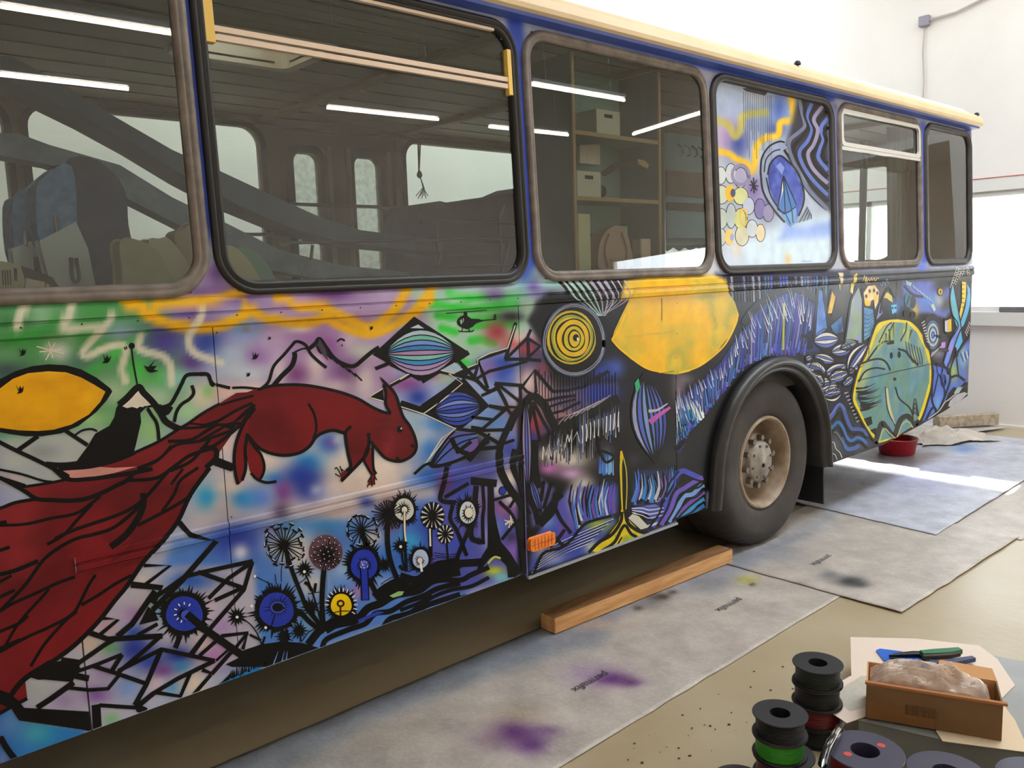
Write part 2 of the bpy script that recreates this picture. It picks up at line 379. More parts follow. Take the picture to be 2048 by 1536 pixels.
def poly(s, col, smooth=False, mott=None):
    bump_sub()
    pts = pp(s) if isinstance(s, str) else list(s)
    if smooth: pts = spline(pts, 5, True)
    x, z = px2xz([p[0] for p in pts], [p[1] for p in pts]); P2 = list(zip(x.tolist(), z.tolist()))
    tris = tessellate_polygon([[Vector((p[0], p[1], 0)) for p in P2]])
    c = tuple(lin_np(col))
    for t in tris:
        T3 = [P2[i] for i in t]
        if not mott: emit_conv(T3, c); continue
        stack = [T3]
        while stack:
            q = stack.pop(); L = [math.hypot(q[i][0] - q[(i + 1) % 3][0], q[i][1] - q[(i + 1) % 3][1]) for i in range(3)]
            k = max(range(3), key=lambda i: L[i])
            if L[k] > mott[2]:
                a, b_, c_ = q[k], q[(k + 1) % 3], q[(k + 2) % 3]; m_ = ((a[0] + b_[0]) / 2, (a[1] + b_[1]) / 2); stack += [[a, m_, c_], [m_, b_, c_]]
            else:
                cc = []
                for p in q:
                    n1 = float(vnoise(p[0], p[1], mott[1], 1)) * .65 + float(vnoise(p[0], p[1], mott[1] * .4, 2)) * .35
                    c2 = mott[0]; 
                    t_ = min(1, max(0, (n1 - .35) * 2.6)); idx = t_ * len(c2); i0 = min(len(c2) - 1, int(idx)); lo_ = col if i0 == 0 else c2[i0 - 1]; fr = min(1, idx - i0)
                    cc.append(tuple(lin_np([lo_[i] * (1 - fr) + c2[i0][i] * fr for i in range(3)])))
                emit_conv(q, cc)
def stroke(s, w, col, smooth=True, taper=None, per=6):
    """w in crop units; taper=(start,end) width factors"""
    sc = vs(s) if isinstance(s, str) else 1.0
    pts = pp(s) if isinstance(s, str) else list(s)
    if len(pts) > 2 and smooth: pts = spline(pts, per)
    P_ = np.array(pts); n = len(P_)
    if n < 2: return
    T = np.gradient(P_, axis=0) if n > 2 else np.tile(P_[1] - P_[0], (2, 1))
    T /= (np.linalg.norm(T, axis=1)[:, None] + 1e-9); N = np.stack([-T[:, 1], T[:, 0]], 1)
    tt = np.linspace(0, 1, n)
    if taper is None: ww = np.ones(n)
    elif taper == 'mid': ww = np.sin(np.pi * np.clip(tt, .02, .98)) ** .6
    else: ww = taper[0] + (taper[1] - taper[0]) * tt
    ww = ww * (w / sc) * .5
    # round the ends a little
    a = P_ + N * ww[:, None]; b_ = P_ - N * ww[:, None]
    allp = np.vstack([a, b_]); x, z = px2xz(allp[:, 0], allp[:, 1]); c = tuple(lin_np(col))
    bump_sub(); s0 = SUB[0]
    for i in range(n - 1):
        SUB[0] = s0 + (i % 2) * 3e-6
        emit_conv([(x[i], z[i]), (x[i + 1], z[i + 1]), (x[n + i + 1], z[n + i + 1]), (x[n + i], z[n + i])], c)
def ell(view, cx, cy, rx, ry, rot=0, n=20, wob=0.0, ph=0.0):
    o = VW[view]; r = math.radians(rot); out = []
    for k in range(n):
        a = 2 * math.pi * k / n; q = 1 + wob * math.sin(3 * a + ph) + wob * .6 * math.sin(5 * a + 2 * ph); ex, ey = rx * q * math.cos(a), ry * q * math.sin(a)
        out.append((o[0] + (cx + ex * math.cos(r) - ey * math.sin(r)) / o[2], o[1] + (cy + ex * math.sin(r) + ey * math.cos(r)) / o[2]))
    return out
def disc(view, cx, cy, rx, ry, col, **k): poly(ell(view, cx, cy, rx, ry, **k), col)
def ring(view, cx, cy, rx, ry, w, col, **k):
    e = ell(view, cx, cy, rx, ry, **k); e += e[:2]; stroke(e, w / VW[view][2], col, smooth=False)
def spiky(view, cx, cy, r0, r1, ry, n, col, jit=.3):
    o = VW[view]; pts = []
    for k in range(n):
        a = 2 * math.pi * k / n; a2 = 2 * math.pi * (k + .5) / n
        q = r1 * (1 + random.uniform(-jit, jit * .6)); pts.append((o[0] + (cx + q * math.cos(a)) / o[2], o[1] + (cy + q * ry * math.sin(a)) / o[2]))
        pts.append((o[0] + (cx + r0 * math.cos(a2)) / o[2], o[1] + (cy + r0 * ry * math.sin(a2)) / o[2]))
    poly(pts, col)
def leaf(p0, p1, bul, n, cols, line=None, lw=1.5, bl=None):
    """striped leaf between two photo points; bul, bl: bulge (px) on either side"""
    p0 = np.array(p0, float); p1 = np.array(p1, float); d = p1 - p0; nn = np.array([-d[1], d[0]]) / (np.linalg.norm(d) + 1e-9)
    bl = -bul if bl is None else bl; t = np.linspace(0, 1, 11)[:, None]; L = 4 * t * (1 - t)
    cur = [p0 + d * t + nn * L * (bl + (bul - bl) * k / n) for k in range(n + 1)]
    bump_sub()
    for k in range(n):
        a, b_ = cur[k], cur[k + 1]; q = np.vstack([a, b_]); x, z = px2xz(q[:, 0], q[:, 1]); c = tuple(lin_np(cols[k % len(cols)]))
        for i in range(10): emit_conv([(x[i], z[i]), (x[i + 1], z[i + 1]), (x[11 + i + 1], z[11 + i + 1]), (x[11 + i], z[11 + i])], c)
    if line:
        LAY[0] += 1
        for k in range(n + 1): stroke([tuple(p) for p in cur[k]], lw, line, smooth=False)
        LAY[0] -= 1
def hairs(base, tip, n, w, cols, jb=.06, jt=.12, curve=0.0):
    b_ = np.array(spline(pp(base) if isinstance(base, str) else base, 6)); t_ = np.array(spline(pp(tip) if isinstance(tip, str) else tip, 6))
    def along(P_, q): i = q * (len(P_) - 1); i0 = int(min(len(P_) - 2, max(0, math.floor(i)))); return P_[i0] + (P_[i0 + 1] - P_[i0]) * (i - i0)
    for k in range(n):
        q = (k + random.random()) / n; A_ = along(b_, min(1, max(0, q))); T_ = along(t_, min(1, max(0, q + random.uniform(-.01, .01))))
        d = T_ - A_; A_ = A_ + d * random.uniform(-jb, jb * 3); T_ = A_ + d * (1 + random.uniform(-jt * 2, jt)); nn = np.array([-d[1], d[0]])
        m_ = (A_ + T_) / 2 + nn * curve * random.uniform(.5, 1.2)
        stroke([tuple(A_), tuple(m_), tuple(T_)], w * random.uniform(.6, 1.3), random.choice(cols), taper=(1, .15), per=2)
def build_motifs(parent, m):
    for nme, M in MOTIF.items():
        if M['f']:
            obj(nme.split('#')[0], M['v'], M['f'], m, parent, label=M['label'], cols=np.array(M['c']))

# ------------------------------------------------------------------ the mural
K = (11, 11, 13); Wc = (226, 214, 196); R_ = (122, 24, 30); Rd = (96, 18, 26); Yl = (240, 180, 18); Gr = (58, 172, 62); Gd = (52, 112, 62)
Pu = (104, 62, 140); Li = (176, 138, 184); Bl = (36, 56, 158); Bb = (34, 122, 196); Lb = (116, 152, 218); Cy = (70, 178, 206); Pk = (200, 110, 190); Gy = (150, 158, 176); Wh = (238, 236, 232); Tl = (60, 140, 150)
S = stroke
# ---------- sprayed grounds
spoly('P -40,560 300,560 330,640 380,700 390,800 250,880 -40,900', 60, (86, 148, 92))
blob('A', 60, 640, 190, 110, (64, 84, 84)); blob('A', 120, 250, 200, 60, Gd); blob('A', 200, 400, 260, 90, (70, 150, 72)); blob('A', 650, 330, 180, 80, (60, 160, 66)); blob('A', 330, 200, 120, 70, (150, 186, 150))
blob('A', 780, 170, 160, 60, (54, 148, 60)); blob('A', 620, 560, 160, 90, (80, 120, 100)); blob('A', 1090, 640, 110, 120, (74, 190, 74)); blob('A', 880, 800, 170, 120, (176, 196, 160), .9); blob('A', 480, 480, 80, 90, (200, 205, 190))
blob('A', 950, 330, 150, 70, (150, 180, 196)); blob('A', 1230, 850, 160, 130, (180, 205, 176)); blob('A', 1260, 690, 70, 70, (86, 190, 80)); blob('A', 700, 1020, 200, 90, (150, 190, 130)); blob('A', 1180, 1100, 130, 160, (150, 196, 130)); blob('A', 560, 300, 60, 120, (176, 196, 176), .6)
blob('A', 60, 500, 120, 60, (96, 150, 100)); sline('A 60,420 300,330 520,200', 60, (60, 156, 66), .7); sline('A 700,640 860,560 960,430', 60, (66, 170, 70), .7); sline('A 900,500 1080,380 1150,330', 60, (84, 190, 84), .7)
spoly('A -60,1190 400,1130 800,1090 760,1250 600,1380 500,1540 -60,1560', 60, (178, 182, 178)); blob('A', 330, 1270, 130, 60, (140, 146, 146), .8); blob('A', 200, 1430, 200, 60, (160, 170, 176), .8); blob('A', 90, 1480, 90, 40, (200, 160, 160), .6)
spoly('P 380,640 400,560 900,560 890,640 820,700 790,800 640,800 520,760 400,760', 40, (176, 150, 190))
blob('A', 1300, 400, 190, 150, (78, 66, 150)); blob('A', 1500, 580, 110, 80, (90, 50, 122)); blob('A', 1640, 420, 150, 150, (44, 66, 152)); blob('A', 1750, 560, 120, 110, (120, 150, 200), .8); blob('A', 1500, 200, 190, 70, (120, 96, 160)); blob('A', 1600, 20, 200, 60, (120, 96, 150)); blob('D', 300, 80, 160, 60, (126, 96, 150))
blob('A', 1400, 700, 130, 90, (130, 190, 170)); blob('A', 1600, 850, 130, 120, (226, 205, 190)); blob('A', 1650, 800, 60, 60, (100, 190, 80)); blob('A', 1480, 960, 120, 90, (160, 200, 150))
blob('D', 350, 290, 150, 120, (112, 152, 210)); blob('D', 370, 280, 70, 60, (150, 156, 180)); blob('D', 360, 310, 28, 26, (120, 110, 110), .6); blob('D', 300, 520, 170, 110, (176, 196, 214)); blob('D', 340, 640, 240, 90, (196, 206, 216))
blob('D', 450, 520, 110, 80, (150, 100, 170), .8); blob('D', 620, 380, 120, 90, (190, 160, 196)); blob('D', 850, 330, 160, 90, (160, 112, 168)); blob('D', 1000, 440, 200, 120, (142, 84, 152)); blob('D', 780, 300, 120, 40, (220, 205, 205)); blob('D', 1180, 400, 100, 90, (200, 176, 196)); blob('D', 1180, 650, 220, 140, (120, 76, 132)); blob('D', 900, 620, 90, 160, (225, 210, 205), .9); blob('D', 1300, 720, 90, 160, (215, 200, 196), .9); blob('D', 760, 660, 110, 90, (130, 74, 130)); blob('D', 1060, 760, 150, 60, (206, 180, 190)); blob('D', 1280, 480, 120, 60, (186, 190, 180)); blob('D', 620, 640, 60, 110, (216, 196, 206))
blob('D', 1050, 40, 200, 60, (110, 62, 128)); blob('D', 700, 110, 140, 50, (160, 120, 170)); blob('D', 1180, 250, 140, 60, (160, 110, 160)); blob('D', 420, 780, 180, 60, (232, 205, 196)); blob('D', 200, 820, 140, 70, (230, 190, 180))
spoly('F 60,0 1000,-20 1100,60 1000,300 900,470 620,560 460,560 250,300 200,200', 50, (168, 206, 178))
for s_ in ('F 380,30 700,70 980,40', 'F 250,110 600,150 920,110', 'F 480,235 650,235 760,215', 'F 330,300 430,330', 'F 560,400 640,390 740,420', 'F 470,560 560,590 640,570', 'F 300,200 420,215', 'F 540,290 760,270 900,280'): sline(s_, 60, (56, 206, 66))
sline('F 240,80 160,150 90,200 0,240', 60, Yl)
for s_, w_ in (('P 262,605 300,632 350,650 420,655 470,640 500,622', 20), ('P 310,606 400,601 450,592 485,583', 16), ('P 490,610 520,632 560,641 610,646 650,636', 18), ('P 555,592 600,612 650,618 700,640 740,655 780,630 800,605 815,575', 18), ('P 650,636 690,656 740,669 790,650 830,620 868,570', 15), ('P 250,600 285,612', 22)): sline(s_, w_, Yl)
blob('P', 990, 588, 26, 14, (110, 70, 140)); blob('P', 1075, 582, 40, 26, (120, 90, 170)); blob('P', 1052, 545, 14, 30, (52, 76, 170)); blob('P', 1062, 560, 16, 10, (70, 150, 110))
for s_, w_ in (('A 570,90 545,200 500,270 520,312 640,302 790,290', 66), ('A 890,190 830,290 740,380 680,450 650,505 700,520 800,470 930,430 985,450 985,520 960,620 990,720', 52), ('A 1110,360 1090,450 1160,490 1280,520 1340,600 1350,740', 54), ('A 1600,130 1570,240 1500,340 1490,430 1540,500 1640,540 1740,575', 56), ('A 200,110 150,220 140,290', 70)): sline(s_, w_, (222, 214, 190), .92)
blob('A', 395, 470, 60, 60, (222, 220, 205), .8)
# around and under the squirrel
spoly('D 380,1560 330,1350 480,1260 640,1320 800,1290 930,1180 1100,1130 1180,1300 1190,1420 1400,1290 1560,1370 1750,1330 1700,1440 1500,1560', 60, (226, 208, 194))
spoly('P 395,960 480,930 560,985 800,960 1000,930 1040,1000 900,1060 700,1100 450,1120 380,1080', 40, (206, 190, 186))
blob('D', 190, 1190, 110, 170, (226, 196, 186)); blob('D', 1010, 1210, 110, 100, (56, 110, 186)); blob('D', 1030, 1200, 50, 50, (110, 90, 170)); blob('D', 850, 1360, 130, 100, (40, 130, 196)); blob('D', 780, 1470, 160, 110, (36, 70, 168)); blob('D', 600, 1490, 110, 60, (40, 130, 200)); blob('D', 1080, 1180, 40, 40, (210, 205, 210), .6)
blob('E', 850, 130, 130, 130, (34, 52, 156)); blob('E', 920, 160, 60, 50, (150, 160, 210)); blob('E', 650, 170, 80, 110, (130, 60, 132)); blob('E', 640, 330, 80, 70, (60, 40, 60)); blob('E', 470, 220, 140, 110, (96, 130, 208)); blob('E', 330, 220, 110, 90, (40, 130, 196)); blob('E', 60, 210, 110, 110, (40, 150, 200)); blob('E', 230, 130, 120, 60, (215, 196, 186)); blob('E', 180, 300, 80, 120, (186, 176, 176)); blob('E', 1310, 260, 70, 60, (36, 56, 150)); blob('E', 1280, 130, 300, 60, (222, 200, 186)); blob('E', 960, 330, 260, 60, (190, 176, 186))
spoly('E -200,560 300,430 700,400 1100,370 1500,260 2100,200 2100,1000 900,1420 200,1560 -700,1600', 60, (82, 128, 204))
blob('E', 300, 560, 230, 150, (38, 54, 152)); blob('E', 320, 650, 70, 70, (206, 206, 220)); blob('E', 560, 480, 110, 70, (120, 120, 176)); blob('E', 760, 480, 150, 90, (52, 130, 200)); blob('E', 800, 650, 160, 170, (222, 206, 192)); blob('E', 640, 600, 150, 90, (196, 200, 205)); blob('E', 1000, 450, 120, 80, (46, 140, 206)); blob('E', 1130, 760, 130, 110, (150, 180, 215)); blob('E', 880, 900, 130, 120, (200, 196, 196)); blob('E', 900, 640, 90, 120, (170, 180, 200), .7); blob('E', 1300, 650, 110, 110, (60, 120, 200)); blob('E', 1360, 540, 90, 90, (206, 196, 190)); blob('E', 1560, 700, 200, 130, (60, 110, 196)); blob('E', 1480, 900, 110, 60, (150, 170, 220)); blob('E', 1850, 500, 220, 220, (50, 70, 170)); blob('E', 1650, 560, 100, 80, (60, 160, 210)); blob('E', 1260, 960, 90, 60, (176, 130, 190)); blob('E', 1100, 330, 220, 70, (200, 180, 180))
blob('E', 450, 1000, 170, 140, (64, 120, 196)); blob('E', 100, 1000, 140, 130, (196, 176, 200)); blob('E', 330, 1300, 170, 90, (46, 130, 196)); blob('E', 150, 1200, 90, 120, (170, 140, 196)); blob('E', 880, 1180, 110, 110, (120, 170, 196)); blob('E', 1500, 360, 90, 130, (120, 70, 90)); blob('E', 980, 600, 120, 130, (112, 92, 110), .8)
# lower left corner behind the triangles
spoly('C -40,900 250,760 480,640 1000,0 1500,-60 2000,-40 2060,640 1400,900 720,1260 -40,1560', 40, (178, 172, 190))
blob('C', 1150, 60, 120, 60, (222, 210, 196)); blob('C', 1130, 230, 120, 110, (190, 180, 186)); blob('C', 1070, 330, 110, 70, (170, 130, 180)); blob('C', 1330, 30, 110, 60, (190, 190, 205)); blob('C', 1060, 470, 80, 60, (50, 90, 180)); blob('C', 1060, 600, 150, 120, (34, 52, 148)); blob('C', 1180, 700, 120, 90, (50, 76, 170)); blob('C', 1400, 650, 130, 80, (36, 54, 150)); blob('C', 1420, 740, 90, 50, (50, 140, 200)); blob('C', 1280, 770, 100, 60, (120, 70, 140)); blob('C', 1240, 880, 100, 60, (220, 190, 200)); blob('C', 1350, 900, 70, 60, (90, 160, 206)); blob('C', 1010, 900, 120, 110, (126, 156, 214)); blob('C', 1530, 880, 100, 100, (226, 206, 186)); blob('C', 1680, 640, 110, 110, (176, 120, 180)); blob('C', 1600, 560, 90, 70, (200, 176, 176)); blob('C', 1650, 230, 80, 110, (200, 180, 196)); blob('C', 1750, 420, 90, 80, (170, 140, 190)); blob('C', 1500, 60, 200, 80, (44, 90, 180)); blob('C', 1330, 260, 120, 110, (56, 150, 200)); blob('C', 860, 590, 90, 60, (96, 150, 100)); blob('C', 700, 560, 90, 90, (190, 168, 150)); blob('C', 820, 780, 110, 90, (150, 130, 170)); blob('C', 760, 960, 110, 70, (130, 90, 160)); blob('C', 300, 930, 170, 90, (170, 176, 170)); blob('C', 500, 1000, 110, 80, (160, 140, 180)); blob('C', 880, 1150, 60, 50, (120, 180, 120)); blob('C', 940, 60, 60, 90, (205, 196, 190)); blob('C', 840, 430, 80, 70, (190, 150, 160))
spoly('C -40,1010 60,1040 160,1160 640,1220 700,1270 120,1480 -40,1560', 24, (40, 116, 186)); blob('C', 280, 1260, 150, 90, (60, 160, 180)); blob('C', 60, 1180, 90, 110, (90, 150, 206)); blob('C', 120, 1420, 130, 50, (40, 130, 190)); blob('C', 20, 1460, 50, 70, (150, 170, 210)); spoly('C 1720,900 1800,820 2060,700 2060,790', 20, Bb)
# middle of the side, behind the web of lines
spoly('F -40,640 250,640 500,640 640,520 900,420 1000,400 1080,640 1240,900 1240,1100 1000,1560 60,1560 0,1400 400,1100 180,980 -40,880', 50, (150, 168, 208))
blob('F', 60, 740, 150, 70, (150, 80, 150)); blob('F', 140, 850, 90, 80, (40, 60, 160)); blob('F', 330, 690, 90, 50, (176, 200, 150)); blob('F', 230, 680, 110, 40, (150, 110, 160)); blob('F', 800, 580, 130, 80, (46, 76, 180)); blob('F', 830, 660, 110, 90, (40, 60, 160)); blob('F', 690, 620, 80, 80, (140, 110, 180)); blob('F', 900, 700, 110, 60, (80, 110, 200)); blob('F', 760, 330, 110, 100, (160, 52, 62)); blob('F', 900, 420, 120, 60, (190, 90, 90)); blob('F', 1040, 450, 80, 70, (176, 60, 66)); blob('F', 960, 380, 60, 50, (225, 205, 196)); blob('F', 1010, 700, 90, 90, (220, 196, 190)); blob('F', 760, 880, 110, 80, (120, 150, 210)); blob('F', 660, 950, 130, 80, (120, 150, 214)); blob('F', 900, 950, 110, 90, (150, 90, 110)); blob('F', 900, 860, 90, 60, (170, 170, 200)); blob('F', 760, 1050, 140, 100, (96, 140, 206)); blob('F', 700, 1150, 110, 60, (190, 196, 210)); blob('F', 1090, 780, 110, 80, (196, 150, 150)); blob('F', 1000, 950, 60, 120, (220, 190, 190)); blob('F', 1130, 1020, 90, 140, (170, 60, 66)); blob('F', 970, 1060, 60, 110, (170, 60, 66)); blob('F', 1010, 1180, 60, 90, (110, 110, 180)); blob('F', 870, 1250, 110, 130, (70, 80, 170)); blob('F', 1080, 1150, 60, 90, (50, 70, 160))
blob('F', 110, 1050, 140, 110, (170, 196, 214)); blob('F', 300, 1060, 130, 80, (70, 130, 200)); blob('F', 180, 1180, 110, 90, (200, 200, 206)); blob('F', 240, 1260, 90, 110, (60, 120, 196)); blob('F', 60, 1420, 110, 60, (226, 206, 194)); blob('F', 250, 1460, 170, 90, (44, 96, 176)); blob('F', 570, 1230, 170, 130, (30, 28, 34), .95); blob('F', 620, 1420, 190, 140, (38, 36, 60), .9); blob('F', 420, 1450, 120, 90, (60, 66, 160))
spoly('G 300,280 840,240 1000,300 1050,900 980,1140 300,1330 60,1120 300,800', 60, (80, 84, 170))
blob('G', 460, 460, 120, 90, (60, 74, 170)); blob('G', 640, 560, 60, 180, (130, 110, 160)); blob('G', 860, 380, 90, 100, (222, 205, 190)); blob('G', 780, 470, 70, 70, (200, 196, 205)); blob('G', 830, 620, 120, 90, (150, 90, 140)); blob('G', 880, 540, 70, 50, (206, 206, 206)); blob('G', 780, 780, 80, 90, (90, 110, 200)); blob('G', 880, 860, 50, 60, (30, 28, 50)); blob('G', 900, 960, 90, 110, (130, 96, 180)); blob('G', 1010, 1000, 40, 120, (120, 120, 220)); blob('G', 700, 850, 70, 120, (150, 150, 206)); blob('G', 540, 840, 90, 110, (90, 84, 160)); blob('G', 470, 900, 100, 80, (60, 80, 180)); blob('G', 740, 1110, 90, 40, (200, 205, 40)); blob('G', 800, 1160, 80, 40, (120, 190, 200)); blob('G', 250, 1150, 140, 60, (70, 130, 190)); blob('G', 350, 430, 60, 90, (120, 50, 90), .7)
# dark rear half
spoly('H 120,330 230,250 330,260 560,150 2100,110 4000,60 4000,1700 3000,2300 1230,1750 900,1080 60,1080 180,700 60,480', 30, (17, 17, 20))
spoly('I -20,-20 900,-60 1240,-20 1470,600 1470,900 1230,960 560,1230 60,1400 -20,1380', 20, (17, 17, 20))
blob('H', 40, 200, 130, 120, (150, 196, 178)); blob('H', 110, 200, 60, 60, (100, 60, 150)); blob('H', 30, 100, 60, 90, (60, 90, 180)); blob('F', 880, 210, 120, 50, (24, 24, 26)); blob('H', 60, 360, 60, 60, (170, 200, 180)); blob('H', 250, 180, 120, 50, (150, 196, 186))
spoly('H 0,660 60,600 160,680 200,830 260,1020 760,960 780,1000 760,1120 560,1190 300,1310 240,1350 120,1400 0,1200', 16, (70, 66, 110)); blob('H', 180, 1060, 120, 140, (190, 150, 150)); blob('H', 60, 960, 80, 110, (226, 196, 190)); blob('H', 60, 700, 70, 60, (170, 60, 66)); blob('H', 600, 1050, 200, 90, (40, 60, 160)); blob('H', 400, 1080, 120, 90, (110, 90, 130)); blob('H', 330, 1220, 130, 60, (150, 110, 120)); blob('H', 120, 1300, 60, 120, (160, 50, 56)); blob('H', 110, 1430, 40, 80, (40, 56, 150)); blob('H', 740, 850, 90, 80, (70, 96, 180)); blob('H', 650, 880, 110, 60, (44, 60, 150)); blob('H', 180, 860, 60, 70, (130, 60, 80), .8)
blob('I', 380, 470, 190, 90, (214, 200, 186)); blob('I', 230, 540, 80, 50, (190, 110, 180)); blob('I', 400, 580, 110, 50, (196, 150, 196)); blob('I', 500, 660, 90, 70, (200, 190, 180)); blob('I', 620, 180, 110, 50, (170, 180, 200), .7); blob('I', 250, 430, 100, 50, (226, 214, 200)); blob('I', 700, 150, 90, 60, (60, 90, 170), .7); blob('I', 680, 400, 60, 60, (80, 80, 90), .8)
spoly('I 90,640 140,600 270,700 240,820 180,950 100,1000 60,800', 20, (88, 84, 140)); spoly('I 70,1350 100,1100 250,900 420,960 720,900 760,960 560,1200 300,1290', 20, (60, 76, 170)); spoly('I 260,830 380,700 560,680 760,680 760,880 520,960 420,1010 280,980', 30, (80, 80, 170)); blob('I', 360, 1060, 60, 80, (150, 80, 170)); blob('I', 210, 950, 60, 70, (120, 150, 210)); blob('I', 160, 1170, 60, 50, (150, 160, 180)); blob('I', 440, 780, 60, 120, (220, 214, 205)); blob('I', 620, 830, 70, 100, (110, 70, 160)); blob('I', 700, 780, 60, 110, (60, 110, 190)); blob('I', 620, 980, 110, 60, (150, 170, 60)); blob('I', 560, 1150, 60, 60, (200, 205, 180)); blob('I', 240, 1240, 110, 60, (206, 206, 210), .7); blob('I', 420, 1090, 130, 60, (50, 70, 170))
spoly('I 880,820 900,560 1260,540 1240,900 1060,1010 960,1040 1010,900', 20, (44, 48, 90)); blob('I', 1200, 450, 120, 90, (40, 40, 42)); blob('I', 900, 470, 60, 60, (46, 46, 50)); blob('H', 1250, 1010, 60, 130, (140, 120, 130), .8); blob('H', 1300, 940, 90, 50, (110, 100, 110), .8)
# grounds behind the rear motifs
spoly('J 560,560 660,580 1080,640 980,980 960,1150 760,1260 700,1060 620,860', 24, (34, 36, 60)); blob('J', 1240, 260, 240, 120, (104, 98, 98), .8); blob('J', 880, 300, 90, 170, (90, 84, 80), .7); blob('J', 920, 150, 60, 70, (170, 165, 160), .8)
spoly('J 1340,130 1560,130 1740,220 1760,380 1700,460 1560,420 1460,420 1380,330', 24, (104, 120, 206)); blob('J', 1660, 200, 60, 50, (28, 28, 34)); blob('J', 1700, 350, 50, 60, (70, 70, 70)); blob('J', 1640, 320, 40, 50, (190, 186, 170)); blob('J', 1400, 120, 150, 50, (60, 66, 80), .8); blob('J', 1300, 380, 40, 50, (80, 130, 210)); blob('J', 1460, 400, 30, 60, (200, 180, 70)); blob('J', 1570, 320, 60, 50, (90, 150, 230)); blob('J', 1340, 330, 60, 50, (70, 110, 180), .7)
spoly('J 1590,830 1720,830 1780,760 1900,620 1905,960 1720,1080 1560,1260 1500,1270 1590,1000', 16, (84, 116, 214)); blob('J', 1870, 690, 40, 60, (90, 110, 230)); blob('J', 1840, 760, 40, 90, (150, 200, 200)); blob('J', 1760, 880, 40, 80, (180, 210, 90), .8); blob('J', 1640, 1130, 60, 90, (110, 160, 236)); blob('J', 1880, 880, 30, 90, (120, 110, 130), .8)
spoly('J 1560,620 1700,560 1740,700 1660,820 1560,780', 16, (64, 60, 70)); blob('J', 1640, 740, 50, 30, (150, 160, 190), .7)
spoly('J 760,1260 860,1120 960,1200 1060,1320 1170,1440 1000,1520 860,1545 770,1530', 16, (44, 46, 52)); blob('J', 820, 1450, 60, 60, (86, 84, 90), .8); blob('J', 1050, 1450, 80, 60, (84, 84, 92), .7)
# window wall: blue pillars, lilac and yellow sprays
spoly('P -20,-40 380,-40 424,500 417,492 420,560 445,600 400,610 -20,620', 8, (66, 90, 190), .0)
for s_ in ('P 371,-40 421,500', 'P 1030,40 1056,520'): sline(s_, 30, (58, 84, 190))
blob('P', 430, 545, 26, 34, (124, 90, 160)); blob('P', 424, 500, 14, 30, (190, 196, 215)); blob('P', 440, 590, 40, 12, (150, 110, 170)); sline('P 380,604 440,594 485,582', 12, Yl)
blob('P', 1056, 500, 14, 40, (60, 86, 190)); blob('P', 1420, 520, 14, 40, (214, 210, 214)); sline('P 1413,170 1424,330', 14, (150, 160, 200)); sline('P 1416,200 1420,300', 6, (214, 190, 90), .7); sline('P 1668,215 1676,500', 14, (120, 124, 176)); blob('P', 1676, 520, 14, 30, (170, 170, 180)); sline('P 1845,250 1848,520', 12, (70, 90, 200)); blob('P', 1844, 545, 10, 26, (90, 116, 230)); spoly('P 1690,545 1850,540 1950,535 1950,560 1690,562', 6, (70, 74, 76)); sline('P 1935,262 1950,420', 10, (60, 70, 190)); sline('P 960,0 1100,45 1420,130 1660,195', 18, (58, 84, 190)); spoly('P 1430,545 1560,545 1700,540 1700,562 1430,580', 6, (46, 46, 70))
spoly('P 1250,562 1290,552 1420,548 1445,556 1470,580 1240,600', 5, (240, 196, 60))
# ---------- crisp drawing: left
motif('painted_lemon_eye', 'yellow almond shape with a thick black outline')
layer(2); poly('A 0,700 120,640 250,600 380,585 520,592 640,625 760,690 870,775 884,800 840,870 760,960 620,1070 480,1130 330,1152 200,1152 80,1135 0,1120 -200,1050 -350,920 -200,790', K)
layer(3); poly('A 0,775 100,700 220,655 380,640 520,648 640,690 740,745 830,800 790,880 700,980 560,1060 420,1100 300,1110 150,1105 0,1085 -200,990 -290,910 -180,830', (238, 172, 12), mott=([(226, 158, 10), (244, 184, 24)], .12, .06))
layer(4)
def bird(v, x, y, s=1.0, r=0):
    motif('painted_bird#%d_%d' % (x, y)); o = VW[v]; P0 = [(-30, -36), (-6, -2), (2, -30), (14, -8), (30, -30), (24, 10), (12, 24), (-22, 30), (-8, 12)]; c, q = math.cos(r), math.sin(r)
    poly([(o[0] + (x + s * (a * c - b_ * q)) / o[2], o[1] + (y + s * (a * q + b_ * c)) / o[2]) for a, b_ in P0], K)
for a in (('A', 175, 490, 1, 0), ('A', 155, 785, 1.1, 0), ('A', 835, 545, 1.2, .2), ('A', 1190, 610, 1.6, 1.2), ('D', 430, 520, 1, .2), ('D', 378, 665, .6, 0), ('D', 545, 378, .5, .4), ('D', 1345, 298, .6, 0), ('A', 1950, 665, .5, .1)): bird(*a)
motif('painted_paraglider'); S('D 1080,405 1110,385 1140,400', 14, K); disc('D', 1118, 436, 6, 8, K)
motif('painted_mountain', 'black mountain with a white cap and an antenna')
layer(2); poly('A 930,905 960,890 1085,780 1215,905 1150,925 1105,970 1112,1040 1090,1130 1070,1220 1050,1290 900,1340 700,1390 580,1380 690,1230 750,1130 860,1070 900,1000 915,930', K)
layer(3); poly('A 957,913 1090,790 1215,903 1170,908 1140,925 1100,918 1080,932 1040,920 1000,930', Wc); S('A 935,905 1000,850 1088,765 1130,810 1200,880 1260,960 1300,1030 1360,1070 1415,1095', 52, K)
S('A 1035,455 1048,560 1065,660 1082,750', 13, K); disc('A', 1037, 440, 25, 25, K); S('A 978,448 988,472', 9, K); S('A 992,443 1000,466', 9, K)
